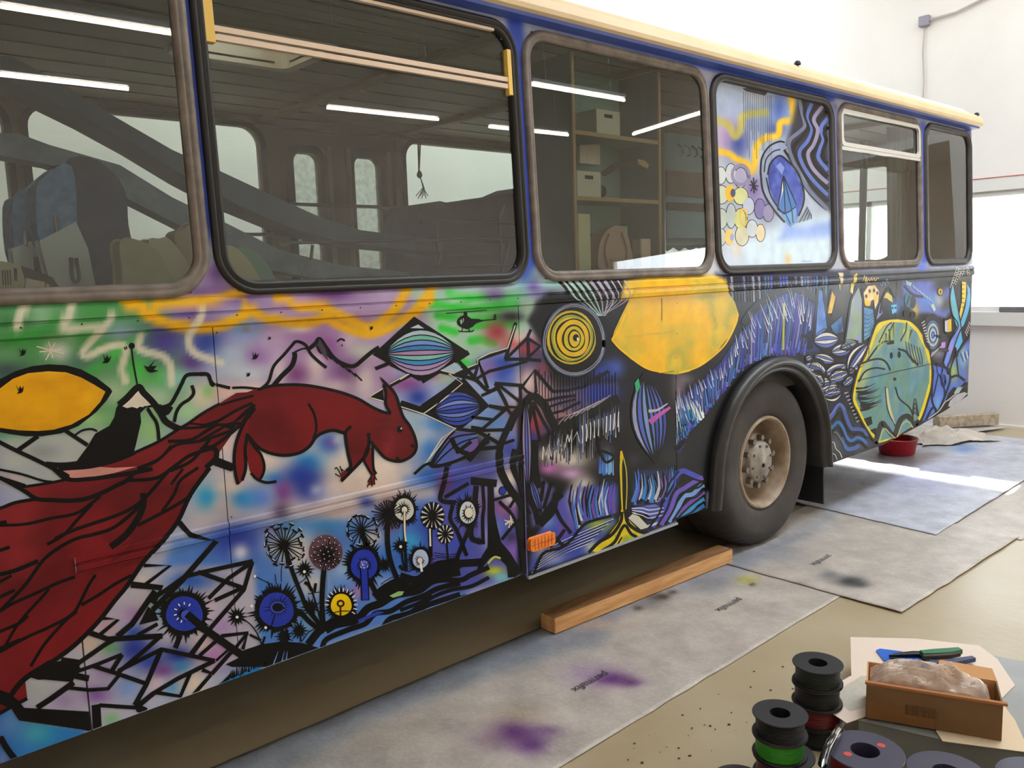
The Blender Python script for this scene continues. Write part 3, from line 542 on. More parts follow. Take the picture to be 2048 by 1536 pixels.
for s_, w_ in (('A 1130,922 1240,912', 14), ('A 1160,930 1190,980 1230,1040 1245,1110 1250,1180', 28), ('A 1270,925 1340,900 1390,820 1430,740 1470,672 1560,662 1635,665 1660,720 1690,752', 30), ('A 1510,750 1525,810 1490,860 1430,900 1390,960 1372,1040', 27), ('A 1240,920 1300,960 1340,910', 60), ('A 1700,745 1812,772', 25), ('A 1828,770 1930,768 2040,780', 20), ('A -20,1190 130,1265 350,1370 560,1485', 33), ('A 140,1262 300,1150', 36), ('A 515,1108 690,1222', 32), ('A 590,1142 650,1105 720,1095 765,1112', 17), ('A 360,1372 480,1380 620,1368', 44), ('A -10,1412 170,1450 330,1500 420,1512', 19), ('A -10,1478 100,1512 200,1545', 32)): S(s_, w_, K)
layer(4)
for s_ in ('A 288,445 505,502', 'A 380,405 415,535', 'A 432,415 358,553', 'A 310,487 480,468', 'G 865,645 880,775', 'G 825,740 905,690', 'G 830,715 900,720', 'G 885,650 855,770', 'P 1008,1040 1030,1047', 'P 1022,1030 1018,1056', 'P 1010,1050 1030,1035'): motif('painted_star#' + s_[0]); S(s_, 9 if s_[0] != 'P' else 2, Wc)
# squirrel
motif('painted_squirrel', 'dark red squirrel with a long feathered tail')
layer(5)
poly(pp('A 1860,810 1730,890 1600,965 1480,1050 1410,1092 1250,1190 1060,1278 900,1342 700,1388 480,1410 540,1470 600,1490 B 560,74 420,98 300,118 185,132 230,180 290,225 150,255 0,305 -300,360 -330,1600 C -330,850 -100,900 0,925 90,955 160,865 240,795 380,715 B 560,1400 700,1270 820,1150 930,1000 1030,870 1130,720 1270,560 1380,430 1460,280 1560,130 1650,-20 A 1690,1330 1830,1130 1960,950 2030,800'), R_, mott=([Rd, (134, 36, 40)], .25, .09))
poly('A 480,1410 700,1388 900,1400 1080,1390 900,1440 700,1480 560,1480', (206, 140, 130))
poly('D 160,905 300,830 450,775 560,755 700,745 830,750 980,775 1120,810 1250,860 1350,920 1440,960 1500,972 1460,900 1465,800 1448,748 1500,770 1545,840 1570,920 1600,1000 1650,1070 1690,1160 1700,1240 1670,1300 1600,1340 1540,1346 1460,1320 1400,1260 1350,1200 1335,1190 1325,1250 1300,1310 1250,1350 1190,1420 1140,1485 1112,1502 1100,1450 1150,1420 1180,1390 1160,1280 1140,1150 1120,1125 1050,1105 970,1120 910,1160 860,1230 780,1280 660,1302 540,1280 450,1230 380,1150 350,1010 300,1060 200,1040 0,1090 0,980', R_, mott=([Rd, (140, 40, 44)], .2, .07))
poly('D 390,950 330,1060 290,1180 265,1300 275,1440 300,1535 335,1500 355,1400 355,1250 372,1130', R_); poly('D 372,1165 420,1230 480,1300 502,1400 470,1490 430,1485 390,1420 370,1330', R_); poly('D 1330,1240 1290,1330 1320,1400 1350,1450 1320,1535 1372,1535 1382,1450 1360,1390 1355,1250', R_)
layer(6)
for s_, w_ in (('D 450,785 560,755 700,745 830,750 980,775 1120,810 1250,860 1350,920 1440,960 1502,972', 24), ('D 1500,972 1462,900 1462,810 1448,748 1500,772 1545,840 1570,920 1600,1000 1650,1070 1690,1160 1702,1240 1672,1300 1600,1342 1540,1348 1460,1322 1400,1262 1345,1192', 24), ('D 1325,1125 1330,1190 1322,1255 1290,1320 1190,1425 1110,1505', 26), ('D 1190,1072 1150,1110 1145,1160 1165,1290 1185,1385 1150,1425', 26), ('D 1148,1130 1050,1105 970,1122 910,1160 860,1230 780,1282 660,1302 540,1280 450,1232 372,1140', 26), ('D 850,895 890,960 912,1040 912,1110 890,1170', 20), ('D 430,930 350,1040 290,1180 268,1310 276,1440 298,1530', 26), ('D 372,1130 355,1250 358,1400 330,1500', 26), ('D 375,1160 430,1240 480,1300 505,1400 470,1490 420,1470', 22), ('D 1335,1200 1290,1325 1320,1400 1350,1450', 20), ('D 1358,1210 1362,1390 1385,1450', 22), ('D 400,1440 450,1490 520,1515 600,1508', 22), ('D 1105,1450 1075,1400 1060,1410', 9), ('D 1120,1440 1100,1385', 9), ('D 1100,1470 1062,1445', 9), ('D 1140,1430 1110,1410', 9), ('E 1320,95 1340,60 1360,30 1390,80', 10), ('E 1345,60 1355,130', 9), ('E 1365,60 1375,115', 9), ('E 1315,135 1335,90', 9), ('D 0,1075 140,1030 280,950 410,890', 24), ('D 160,905 280,868 420,832', 18), ('D 0,1185 130,1110 230,1055 340,1050', 22), ('D 150,1062 250,1048 350,960 425,900', 16), ('D 0,1252 100,1230 240,1130 360,1020 432,930', 26), ('D 1540,1345 1550,1320 1570,1340', 12), ('D 1665,1215 1680,1240', 20), ('D 100,1345 250,1400', 60), ('A 1690,1340 1840,1400', 60)): S(s_, w_, K)
disc('D', 1570, 1098, 24, 26, K); layer(7); disc('D', 1583, 1090, 6, 7, Wh); poly('D 1450,750 1410,680 1440,700 1480,740', K)
layer(6)
for s_, w_ in (('B 420,-10 530,72 700,70 860,50 1050,20 1200,-10', 34), ('B 0,60 100,112 200,170 290,226 420,236 560,240 680,225 800,180 900,130 1000,80 1060,15', 34), ('B 185,132 300,115 420,95 530,72', 22), ('B -200,350 0,300 120,256 290,226', 27), ('B -200,440 0,435 200,425 400,380 600,340 720,260 790,205', 24), ('B 370,585 500,510 600,400 725,265', 26), ('B 430,540 560,480 700,430 850,380 1000,320 1130,230 1280,60 1340,-10', 28), ('B 0,1110 200,900 330,720 450,620 600,540 760,500 900,450 1050,330 1115,255', 28), ('B 1130,180 1120,300 1060,420 980,520 870,605', 52), ('B 1085,435 1250,350 1380,280 1505,200', 27), ('B 1275,325 1370,190 1420,80 1560,-20', 25), ('B 1345,115 1400,40 1440,-10', 22), ('B -100,840 0,820 120,790 300,715', 34), ('B -20,890 90,830', 24), ('B -100,1170 0,1110 100,1050 300,960 450,890 590,840', 25), ('B 30,1400 150,1200 330,1000 385,935', 23), ('B -100,1310 0,1270 150,1205 220,1145', 26), ('B -100,1480 0,1430 200,1320 400,1230 560,1140 620,1060 700,900 752,825', 25), ('B 640,1062 780,980 900,900 1035,828', 25), ('B 240,1545 350,1370 500,1200 605,1110', 25), ('B 1650,-20 1500,190 1400,400 1270,570 1130,720 1000,910 900,1030 800,1160 700,1270 560,1400 380,1530', 36), ('C 400,700 230,805 150,875 85,960', 42), ('A 1730,895 1600,968 1480,1052 1410,1092 1250,1192 1060,1280', 24), ('A 1060,1280 900,1344 700,1390 470,1412 540,1470', 34), ('A 1410,1090 1560,1082 1740,1060 1850,1070', 22), ('A 1320,1192 1500,1180 1620,1112 1720,1050', 26), ('A 1080,1405 1250,1330 1350,1225', 24), ('A 1100,1410 1240,1340 1380,1222 1560,1192 1700,1150 1840,1100', 24), ('A 1340,1425 1500,1350 1600,1240 1650,1175', 26), ('A 1000,1500 1230,1480 1380,1382 1500,1300 1690,1240', 28), ('A 1600,1240 1690,1250 1700,1320 1620,1400', 40), ('A 1740,1060 1860,1090 1930,1010 1990,930', 22), ('A 1860,1030 1950,960 2010,905', 18), ('A 1480,1050 1600,1060', 16)): S(s_, w_, K)
# ridges behind the squirrel
motif('painted_ridge', 'outlined mountain ridge'); layer(3)
for s_, w_ in (('D 480,780 540,720 580,600 660,510 720,440 760,405 830,432 870,500 930,560 995,612', 24), ('D 560,775 640,680 720,600 745,530 742,488', 38), ('D 742,490 800,465 842,460', 14), ('D 860,462 910,420 940,385 990,450 1040,520 1100,570 1180,600 1230,590 1290,540 1350,490 1410,450', 33), ('D 0,665 60,668 90,740 110,752', 28), ('D 560,760 720,745', 16), ('D 935,430 960,480 1010,470', 50)): motif('painted_ridge#' + ('a' if s_ == 'D 0,665 60,668 90,740 110,752' else 'b')); S(s_, w_, K)
motif('painted_hatching'); S([(400 + (950 + k * 24 + (14 if k % 2 else -20)) / 3.938, 580 + (470 + k * 17 + (24 if k % 2 else -18)) / 3.938) for k in range(14)], 3, K, smooth=False); poly('D 940,385 985,460 1010,560 960,500 925,430', (70, 64, 80))
# striped diamonds, bands, white outlines
motif('painted_diamonds', 'striped blue and lilac diamonds with black borders'); layer(3)
poly('P 828,633 937,704 838,762 745,709', K); poly('D 1450,480 1360,510 1450,560 1500,600 1740,712 F 150,715 60,650', K); poly('F 500,690 705,912 470,1105 190,972', K); poly('F 480,560 560,640 500,700 430,660 480,600', K)
for s_, w_ in (('D 1580,895 1740,948 1790,920 2048,712', 56), ('D 1495,750 1660,665', 34), ('F 0,900 150,945 190,920 480,720', 56), ('F 170,720 300,640 540,490', 40), ('D 1380,620 1480,580', 30)): S(s_, w_, K, smooth=False)
poly('D 1335,846 1440,778 1448,872', K); layer(4)
leaf((766, 708), (917, 703), 46, 9, [(176, 196, 210), (120, 190, 170), Lb, (60, 130, 190), Li, (130, 190, 180), (64, 140, 196), (170, 140, 190), (176, 150, 190)], K, 2.2)
leaf((864, 824), (966, 811), 34, 8, [(60, 80, 170), (46, 70, 170), (120, 140, 210), (70, 90, 190), (46, 66, 170), (110, 130, 200)], K, 2.0)
poly('P 836,649 848,657 820,656', (190, 205, 214)); poly('F 320,632 430,570 495,625 430,655', (170, 190, 205))
layer(5)
for s_ in ('D 1490,742 1650,655', 'D 1335,846 1445,876', 'D 1440,775 1330,842', 'D 1560,912 1760,976 2005,1090 1900,1170 1830,1280 1780,1360 1700,1442', 'F 190,970 330,870 490,735 385,660', 'F 320,632 430,658 380,662', 'F 0,705 75,658', 'F 530,612 610,580 612,545 700,500 845,458 905,280', 'F 440,1085 390,1130 300,1240 220,1340 110,1450'): S(s_, 8, Wc, smooth=False)
motif('painted_web', 'web of black lines over blue and lilac shards'); layer(4)
for s_, w_ in (('F 460,560 520,622 590,692 690,792 765,770', 28), ('F 310,640 440,668 580,702 640,745', 30), ('F 440,668 600,602 620,546 845,470', 26), ('F 580,706 622,560 650,650 690,775', 26), ('F 580,712 700,640 900,590 1000,560', 24), ('F 830,545 912,255', 26), ('F 830,545 1000,380 1030,310', 24), ('F 825,545 1000,545 1110,555', 26), ('F 1008,380 1012,540', 24), ('F 1000,378 1105,440 1010,532', 24), ('F 745,735 960,752', 28), ('F 750,735 842,930 700,912', 28), ('F 770,742 955,890', 24), ('F 640,832 765,778', 24), ('F 945,740 952,922 840,922', 26), ('F 960,762 1060,632 1072,805', 24), ('F 1060,632 1205,802', 26), ('F 700,912 840,932 895,1000', 26), ('F 845,930 650,1092 560,1080', 26), ('F 560,1000 725,1020', 24), ('F 430,1090 560,1108 850,1100', 26), ('F 600,1108 785,1222 620,1252', 30), ('F 640,1205 705,1130', 20), ('F 850,1100 900,985 1042,822', 62), ('F 1040,820 1130,900 1180,1000 1235,1105', 66), ('F 1052,880 1120,1020 1192,1140', 24), ('F 1040,890 1000,1090 920,1300 900,1400 960,1560', 34), ('F 1040,880 1062,1000 1105,1195', 22), ('F 860,1060 790,1230 785,1380 850,1540', 50), ('F 1000,1000 960,1180 955,1400 1000,1560', 26), ('F 1060,1180 1060,1400 1090,1560', 60), ('F 780,1220 900,1180', 24), ('F 960,760 1000,800 1040,820', 22), ('F 1110,880 1240,850 1380,830', 24), ('F 1150,930 1260,890 1380,860', 18), ('F 1170,980 1280,950 1420,880', 20), ('F 1200,1040 1330,990 1440,930', 18), ('F 1200,800 1320,790 1450,760 1640,640', 26), ('F 1240,1080 1420,1010 1600,920 1720,850', 70)): S(s_, w_, K, smooth='1042,' not in s_ and w_ > 27)
poly('F 430,1112 360,1180 300,1280 240,1372 330,1382 480,1330 620,1240 600,1125', (74, 100, 180), mott=([(120, 80, 150), (60, 130, 190)], .07, .04)); layer(5)
for s_, w_ in (('F 250,1380 340,1250 430,1160 600,1130', 14), ('F 260,1385 380,1270 480,1200 610,1160', 12), ('F 250,1390 330,1380 480,1330 640,1240', 26), ('F 230,1385 300,1270 370,1170 430,1110', 18), ('F 110,1450 190,1380 250,1360', 22), ('F 240,1385 400,1375', 22)): S(s_, w_, K)
motif('painted_helicopter', 'small black helicopter silhouette'); layer(4)
poly('F 445,255 455,225 480,205 500,200 500,180 512,165 528,180 530,205 560,225 620,228 640,235 735,228 740,192 755,190 758,235 660,243 600,262 570,290 530,308 490,300 460,280', K); S('F 360,184 520,172 682,160', 7, K, smooth=False); S('F 458,320 480,326 560,326 582,314', 9, K); S('F 492,300 486,324', 8, K); S('F 540,300 548,324', 8, K); layer(5); poly('F 470,240 485,228 490,260 478,272', (150, 196, 160)); poly('F 494,222 502,222 500,250 494,254', (150, 196, 160))
# flowers on the lower panels
motif('painted_flowers', 'row of dark spiky and fuzzy flowers'); layer(5)
def fuzzy(v, x, y, r, ry, R2, inner, n=46, back=True):
    motif('painted_flower#%s%d_%d' % (v, x, y)); layer(5); spiky(v, x, y, r * 1.26, R2, ry, n, K)
    layer(6); disc(v, x, y, r, r * ry, inner, n=24, wob=.02)
def tdandelion(v, x, y, r, n, head=True, stem=None, col=K, sq=1.0):
    motif('painted_flower#%s%d_%d' % (v, x, y)); o = VW[v]; layer(6); disc(v, x, y, r * .2, r * .2 * sq, col)
    for k in range(n):
        a = 2 * math.pi * (k + random.uniform(-.2, .2)) / n; q = r * random.uniform(.72, 1.05); ex, ey = x + q * math.cos(a), y + q * sq * math.sin(a)
        layer(6); S([(o[0] + x / o[2], o[1] + y / o[2]), (o[0] + ex / o[2], o[1] + ey / o[2])], 9 / o[2], col)
        if head:
            nx, ny = -math.sin(a) * 20, math.cos(a) * 20
            S([(o[0] + (ex + nx) / o[2], o[1] + (ey + ny) / o[2]), (o[0] + (ex - nx) / o[2], o[1] + (ey - ny) / o[2])], 16 / o[2], col)
            layer(7)
            if k % 2: S([(o[0] + (ex + nx * .8 + 6 * math.cos(a)) / o[2], o[1] + (ey + ny * .8 - 8) / o[2]), (o[0] + (ex - nx * .8 + 6 * math.cos(a)) / o[2], o[1] + (ey - ny * .8 - 8) / o[2])], 5 / o[2], Wh)
    if stem: layer(5); S(stem[0], stem[1], K)
fuzzy('C', 1450, 320, 145, .95, 235, (40, 58, 168), 54); layer(7); spiky('C', 1440, 320, 30, 90, .9, 18, K); disc('C', 1470, 330, 46, 40, (64, 84, 190)); S('C 1470,320 1600,430 1750,540 1910,650', 62, K)
for a in (1.9, 2.4, 2.9, 3.5, 4.1, 4.7, 5.3): layer(8); S([(1450 / 3.938 + (62 * math.cos(a)) / 3.938, 1146 + (310 + 62 * math.sin(a)) / 3.938), (1450 / 3.938 + (84 * math.cos(a)) / 3.938, 1146 + (310 + 84 * math.sin(a)) / 3.938)], 2.2, Wh)
fuzzy('E', 600, 1100, 136, 1.0, 215, (40, 58, 168), 54); layer(7); spiky('E', 610, 1080, 40, 110, .9, 20, K); ring('E', 610, 1080, 50, 40, 12, (60, 80, 180)); S('E 590,1130 560,1230', 10, K)
fuzzy('E', 1290, 745, 104, 1.15, 165, (40, 58, 176), 48); layer(7); spiky('E', 1290, 745, 40, 62, 1, 20, K); disc('E', 1290, 745, 36, 36, (70, 84, 190)); S('E 1290,770 1300,1025', 66, K); layer(8); S('E 1290,770 1300,1020', 46, (40, 58, 176))
for k in range(22): layer(9); disc('E', 1290 + random.uniform(-30, 30), 745 + random.uniform(-30, 30), 3, 4, Wh, n=5)
fuzzy('E', 1110, 1060, 82, 1.05, 138, (240, 200, 20), 36); layer(7); ring('E', 1105, 1050, 24, 22, 16, (60, 30, 10)); S('E 1104,1070 1104,1145', 15, (60, 30, 10)); S('E 1040,1125 1110,1110 1180,1110', 8, (60, 40, 10))
for k in range(14): a = -math.pi + k * math.pi / 11; o = VW['E']; S([(o[0] + (1110 + 100 * math.cos(a)) / o[2], o[1] + (1060 + 104 * math.sin(a)) / o[2]), (o[0] + (1110 + 130 * math.cos(a)) / o[2], o[1] + (1060 + 134 * math.sin(a)) / o[2])], 2, Wh)
tdandelion('E', 660, 590, 170, 26, True, ('E 665,600 720,780 790,960 850,1100 980,1260', 34)); tdandelion('E', 1270, 470, 140, 18, True, ('E 1270,480 1310,600', 40), sq=1.05); tdandelion('E', 1480, 350, 130, 30, False, ('E 1480,360 1475,560 1500,720 1560,880', 40))
motif('painted_flower#E1000_670'); layer(5); disc('E', 990, 650, 132, 140, (96, 66, 78), n=24); tdandelion('E', 1000, 670, 120, 30, False, ('E 985,690 965,900 960,1060 970,1230', 40))
for k in range(34): a = k * 2.4; q = 128 * math.sqrt((k + .5) / 34); layer(8); disc('E', 990 + q * math.cos(a), 645 + q * 1.05 * math.sin(a), 8, 9, K, n=8); layer(9); disc('E', 991 + q * math.cos(a), 642 + q * 1.05 * math.sin(a), 5, 5, Wh, n=6)
layer(5); S('E 985,700 990,900 980,1000', 26, (90, 130, 170))
fuzzy('E', 1605, 310, 76, 1.15, 135, (206, 206, 196), 40); layer(7); spiky('E', 1605, 310, 30, 62, 1.1, 16, K); disc('E', 1608, 312, 22, 26, Wc); S('E 1608,320 1612,560 1625,800', 22, K); layer(8); S('E 1608,320 1610,480 1618,560', 14, Wc)
def daisy(v, x, y, r, n, w):
    motif('painted_flower#%s%d_%d' % (v, x, y)); o = VW[v]; layer(5); disc(v, x, y, r * .95, r * 1.1, (222, 216, 205), n=18)
    for k in range(n):
        a = 2 * math.pi * k / n + .1; layer(6); S([(o[0] + (x + r * .1 * math.cos(a)) / o[2], o[1] + (y + r * .1 * math.sin(a)) / o[2]), (o[0] + (x + r * math.cos(a)) / o[2], o[1] + (y + r * 1.15 * math.sin(a)) / o[2])], w / o[2], K, taper=(.5, 1.3))
    disc(v, x, y, r * .3, r * .33, K)
daisy('E', 1830, 360, 95, 14, 22); S('E 1812,450 1815,690', 30, K); layer(7); S('E 1808,460 1812,600', 14, Wc); daisy('E', 1930, 505, 66, 11, 18); S('E 1940,560 1952,710', 14, K)
fuzzy('E', 1735, 700, 62, 1.2, 110, (176, 190, 220), 40); layer(7); spiky('E', 1730, 715, 22, 46, 1.1, 14, K); disc('E', 1730, 712, 20, 22, Wc); S('E 1735,730 1745,800', 18, Wh)
fuzzy('G', 530, 650, 62, 1.4, 112, (206, 210, 214), 40); layer(7); spiky('G', 535, 655, 34, 56, 1.3, 16, K); disc('G', 540, 650, 32, 40, Wc)
for v_, x_, y_, r_ in (('E', 1580, 600, 72), ('E', 820, 780, 74), ('E', 290, 1155, 82), ('E', 780, 1265, 72), ('E', 870, 1080, 74), ('E', 1450, 745, 64), ('E', 660, 1310, 70), ('G', 620, 870, 26)): motif('painted_flower#%s%d_%d' % (v_, x_, y_)); layer(6); spiky(v_, x_, y_, r_ * .5, r_ * 1.12, 1.05, 14, K)
for v_, x_, y_ in (('E', 290, 1157), ('E', 1578, 603), ('E', 820, 800), ('E', 515, 1240), ('E', 430, 835), ('E', 405, 1070)): motif('painted_dot#%d' % x_); layer(7); disc(v_, x_, y_, 12, 12, Wh, n=8)
for s_, w_ in (('E 330,1165 400,1220 450,1290 490,1390', 10), ('E 1580,620 1600,740 1620,800', 14), ('E 820,800 870,920 920,1080 960,1230', 13), ('E 820,885 850,900 880,950', 26), ('E 900,960 910,890', 22), ('E 430,835 480,860 560,900', 7), ('E 640,880 640,780 655,730', 6), ('E 600,900 590,820', 6), ('E 780,1110 880,1210 980,1270', 40), ('E 830,1030 900,1150 960,1230', 24), ('E 1340,880 1390,980', 40), ('E 880,790 820,860 740,920', 7), ('E 940,960 850,975', 7), ('E 490,1370 510,1310', 18), ('E 480,1340 390,1295', 20), ('E 790,1290 790,1350', 12), ('E 680,1250 700,1340', 16), ('E 1600,790 1570,750', 24), ('E 1640,800 1700,770', 8), ('E 1420,900 1500,850 1600,820', 6), ('E 1420,930 1500,870 1600,840', 6), ('E 1840,650 1950,665 2048,655', 5), ('E 1840,670 1950,682 2048,672', 5), ('E 1850,685 1950,695 2048,688', 5), ('E 840,1360 900,1280 1000,1230', 10), ('E 800,1350 850,1280 900,1250', 8)): motif('painted_stem#' + s_); layer(6); S(s_, w_, K)
motif('painted_ground', 'black and blue waves along the lower edge'); layer(4)
poly('E 300,1480 340,1420 480,1372 640,1350 800,1360 940,1400 880,1440 700,1500 560,1550 250,1550 200,1530', K)
hairs('C 1720,880 1850,820 2048,740', 'C 1760,850 1850,750 2048,690', 26, 4, [K]); hairs('E 400,1545 560,1545 760,1470', 'E 420,1470 600,1430 740,1440', 40, 3, [K, K, Lb])
for s_, w_ in (('E 850,1375 960,1250 1100,1210 1230,1180 1320,1090 1420,1050 1500,1000 1620,950 1720,900 1850,840 2048,800', 62), ('E 960,1400 1000,1330 1160,1260 1300,1210 1380,1130 1500,1110 1620,1040 1760,990 1880,930 2048,890', 42), ('E 1440,1240 1500,1170 1640,1130 1800,1060 2048,980', 44), ('E 1700,1130 1850,1050 2048,1010', 16), ('E 1380,1010 1480,930 1600,880 1640,840', 90), ('E 980,1250 1100,1180 1230,1120', 90), ('E 1780,800 1900,760 2048,730', 90), ('G 0,1150 120,1180 200,1140 300,1060 480,1050 640,1040', 60), ('G 0,1300 150,1270 250,1200 350,1180 480,1180 560,1140 700,1080', 40), ('G 100,1420 250,1320 400,1260 560,1230 700,1160', 30), ('G 0,1420 150,1360 250,1300', 30), ('G 240,1440 400,1340 520,1300', 20)): S(s_, w_, K)
layer(5); poly('E 1490,990 1560,955 1605,955 1590,985 1520,1005', (150, 190, 120)); poly('E 1240,1180 1400,1110 1450,1120 1350,1160 1250,1200', (46, 62, 170))
# lower left triangles
motif('painted_triangles', 'black outlined shards with lilac and blue fills'); layer(5)
for s_, w_ in (('C 1130,-60 1340,-60 1130,100', 30), ('C 1030,90 1270,115 1200,240', 52), ('C 1220,140 1040,400 920,500', 44), ('C 1410,-400 1500,-300 1700,-250 1430,60 1200,290', 44), ('C 1210,200 1450,30 1560,0 1990,-95', 34), ('C 1560,-10 1920,120', 36), ('C 1985,-90 1920,130 1660,430 1510,640', 34), ('C 1990,-90 1800,40 1640,200', 32), ('C 1690,215 1910,115', 32), ('C 800,355 930,365 780,490', 32), ('C 680,460 850,520 1280,495', 44), ('C 940,500 830,560 600,720', 36), ('C 1080,490 1240,400', 30), ('C 1260,500 1100,640 920,790', 34), ('C 560,790 760,720 960,640', 30), ('C 960,640 880,770', 36), ('C 730,730 920,790 1150,870', 34), ('C 930,770 1270,600 1690,690', 34), ('C 1270,600 1150,880 1060,1040', 38), ('C 1690,690 1400,830 1200,950 1060,1060', 34), ('C 1380,590 1420,490', 40), ('C 1500,640 1640,460', 34), ('C 1570,650 1730,510', 30), ('C 1230,940 1420,970 1500,780', 32), ('C 1590,760 1670,790 1830,610', 34), ('C 1740,495 1950,470 1910,600', 30), ('C 1950,470 1860,580', 26), ('C 1520,960 1660,800', 30), ('C 560,800 700,830', 50), ('C 690,830 560,790 620,740', 20), ('C 580,860 400,990 290,1060', 44), ('C 520,900 700,920 850,910 940,800', 30), ('C 780,1040 1080,1060 1220,940', 32), ('C 1080,1060 1150,1090', 60), ('C 1700,690 1800,600', 20), ('C 1200,290 1130,380 1230,330', 90), ('C 480,690 620,700 560,830 330,810 420,730', 60)): S(s_, w_, K, smooth=False)
poly('C 210,810 420,700 480,690 600,700 640,760 560,800 520,830 300,840', K); poly('C -60,900 60,940 130,990 190,1060 700,1090 720,1250 640,1230 150,1160 90,1070 0,1030 -60,1010', K); poly('C 720,1040 790,1030 800,1210 730,1230', K); S('C 0,1290 60,1390 130,1480', 50, K)
# ---------- middle: leaf, structures over the flap seam
motif('painted_structures', 'black stems, lenses and roots over violet fills'); layer(5)
poly('G 690,420 735,420 745,650 765,760 795,880 870,970 955,1110 900,1170 830,1060 760,990 700,1010 650,1080 600,1110 640,1000 690,920 690,700', K)
for s_, w_ in (('G 600,440 590,560 600,640 560,760 565,850 640,885', 42), ('G 650,430 660,600 650,700 655,900', 26), ('G 370,290 340,440 320,550 440,572', 36), ('G 350,530 540,420', 28), ('G 415,590 395,700 450,800 525,990', 30), ('G 545,770 430,1050', 32), ('G 780,180 795,330 870,470 970,600 1010,670', 60), ('G 900,150 880,280 940,430 1000,600', 34), ('G 990,100 960,300 1000,480 1090,700', 40), ('G 780,560 900,700 950,950 975,1110', 26), ('G 740,550 870,510', 24), ('G 860,612 905,540', 22), ('G 800,862 920,722 1005,685', 24), ('G 640,1060 720,960 790,940 850,1010 870,1160', 40), ('G 560,400 760,420', 60), ('G 1040,380 1060,600 1090,740', 40), ('G 1230,500 1200,640 1100,750', 50), ('G 1130,400 1110,560', 26), ('G 1190,420 1130,620', 26), ('G 400,60 450,150 560,200', 40), ('G 440,180 560,90', 30), ('G 540,240 640,120 700,80', 40)): S(s_, w_, K)
layer(6); disc('G', 805, 478, 30, 36, K); layer(7); disc('G', 805, 478, 24, 29, (40, 60, 170)); S('G 690,1050 740,1000 790,1010', 16, (190, 200, 60))
leaf(pp('H 40,1080')[0], pp('I 60,720')[0], 9, 3, [(130, 120, 170), (96, 100, 190), (150, 130, 170)], K, 2); leaf(pp('I 75,600')[0], pp('I 165,900')[0], 7, 3, [(110, 110, 190), (70, 90, 190)], K, 2)
# ---------- rear half
motif('painted_ringed_eye', 'eye made of yellow and black rings'); layer(4)
disc('H', 420, 640, 250, 300, K, n=30); layer(5)
for a_, b_, w_, c_ in ((238, 275, 10, (130, 150, 140)), (226, 262, 7, (150, 140, 170)), (245, 285, 6, (90, 96, 160))): ring('H', 425, 630, a_, b_, w_, c_, n=30, wob=.015, ph=a_)
for k, (rx_, ry_, c_) in enumerate(((192, 212, (206, 176, 40)), (178, 196, K), (166, 184, (150, 160, 60)), (150, 168, (214, 184, 30)), (138, 158, K), (126, 146, (226, 184, 24)), (92, 110, K), (80, 97, (206, 186, 30)), (52, 74, K), (42, 62, (222, 184, 30)))): layer(6 + k); disc('H', 402 + k * 2.5, 612 + k, rx_, ry_, c_, n=28, wob=.018, ph=k)
layer(17); disc('H', 434, 612, 24, 28, K); layer(18); disc('H', 448, 622, 8, 14, Wh)
motif('painted_yellow_eye', 'large yellow eye shape with green patches'); layer(4)
poly('H 985,150 1590,150 1640,230 1690,330 1722,430 1700,500 1640,610 1560,710 1450,810 1330,880 1230,902 1100,890 980,850 870,780 780,700 722,630 740,560 790,450 850,330 900,230', (248, 190, 14), mott=([(230, 188, 36), (186, 172, 56), (232, 192, 40)], .2, .05))
layer(5); S('H 722,630 780,540 830,420', 18, (252, 188, 6)); S('H 1715,430 1690,520 1600,680 1420,830 1250,890', 14, (252, 196, 6)); S('H 722,630 800,712 980,845 1120,885', 14, (250, 196, 10))
motif('painted_lashes', 'striped lashes on the moulding'); layer(3)
for k in range(11): x_ = 300 + k * 52; S('H %d,160 %d,220 %d,300 %d,420' % (x_, x_ + 60 - k * 3, x_ + 120 - k * 8, 600 + k * 8), 22 if k < 7 else 10, K if k < 7 else (190, 180, 196), taper=(1.2, .3))
for k in range(7): x_ = 330 + k * 56; S('H %d,165 %d,230 %d,310 %d,440' % (x_, x_ + 60 - k * 3, x_ + 120 - k * 8, 620 + k * 8), 22, (170, 200, 190) if k < 4 else (176, 170, 190), taper=(1.2, .3))
for k in range(34): x_ = 1640 + k * 24; S('H %d,130 %d,175 %d,330' % (x_, x_ + 4, x_ + (10 if k < 12 else -4)), random.uniform(8, 20), random.choice([K, (70, 84, 180), (150, 150, 170), (60, 130, 190), K, (220, 180, 40) if k % 9 == 3 else (110, 110, 150)]), taper=(1.2, .8))
motif('painted_fringe', 'fringe of blue and white hairs round the wheel arch'); layer(3)
poly('P 1352,806 1403,764 1441,724 1480,668 1503,628 1548,594 1592,584 1640,615 1640,700 1600,705 1560,708 1520,712 1480,740 1440,790 1400,840 1360,905 1352,905', (40, 50, 120)); layer(4)
HB = 'P 1354,902 1380,862 1420,815 1450,778 1490,735 1530,712 1570,708 1612,706'; HT = 'P 1350,812 1362,792 1403,769 1441,731 1482,672 1505,636 1550,602 1590,594 1630,622'
hairs(HB, HT, 240, 4.2, [(50, 66, 180), (60, 90, 200), (90, 90, 190), (40, 50, 150), (70, 140, 210), (100, 70, 160), (40, 44, 80), (50, 110, 180), (130, 130, 180)], .05, .1); HM = 'P 1352,850 1370,825 1410,792 1446,755 1488,700 1520,668 1565,645 1600,642 1622,660'; layer(6); hairs(HM, HT, 60, 1.8, [Wh, (200, 205, 215), (214, 214, 220)], .2, .15); layer(5); hairs(HB, HT, 60, 2.0, [K, (20, 24, 50)], .1, .2)
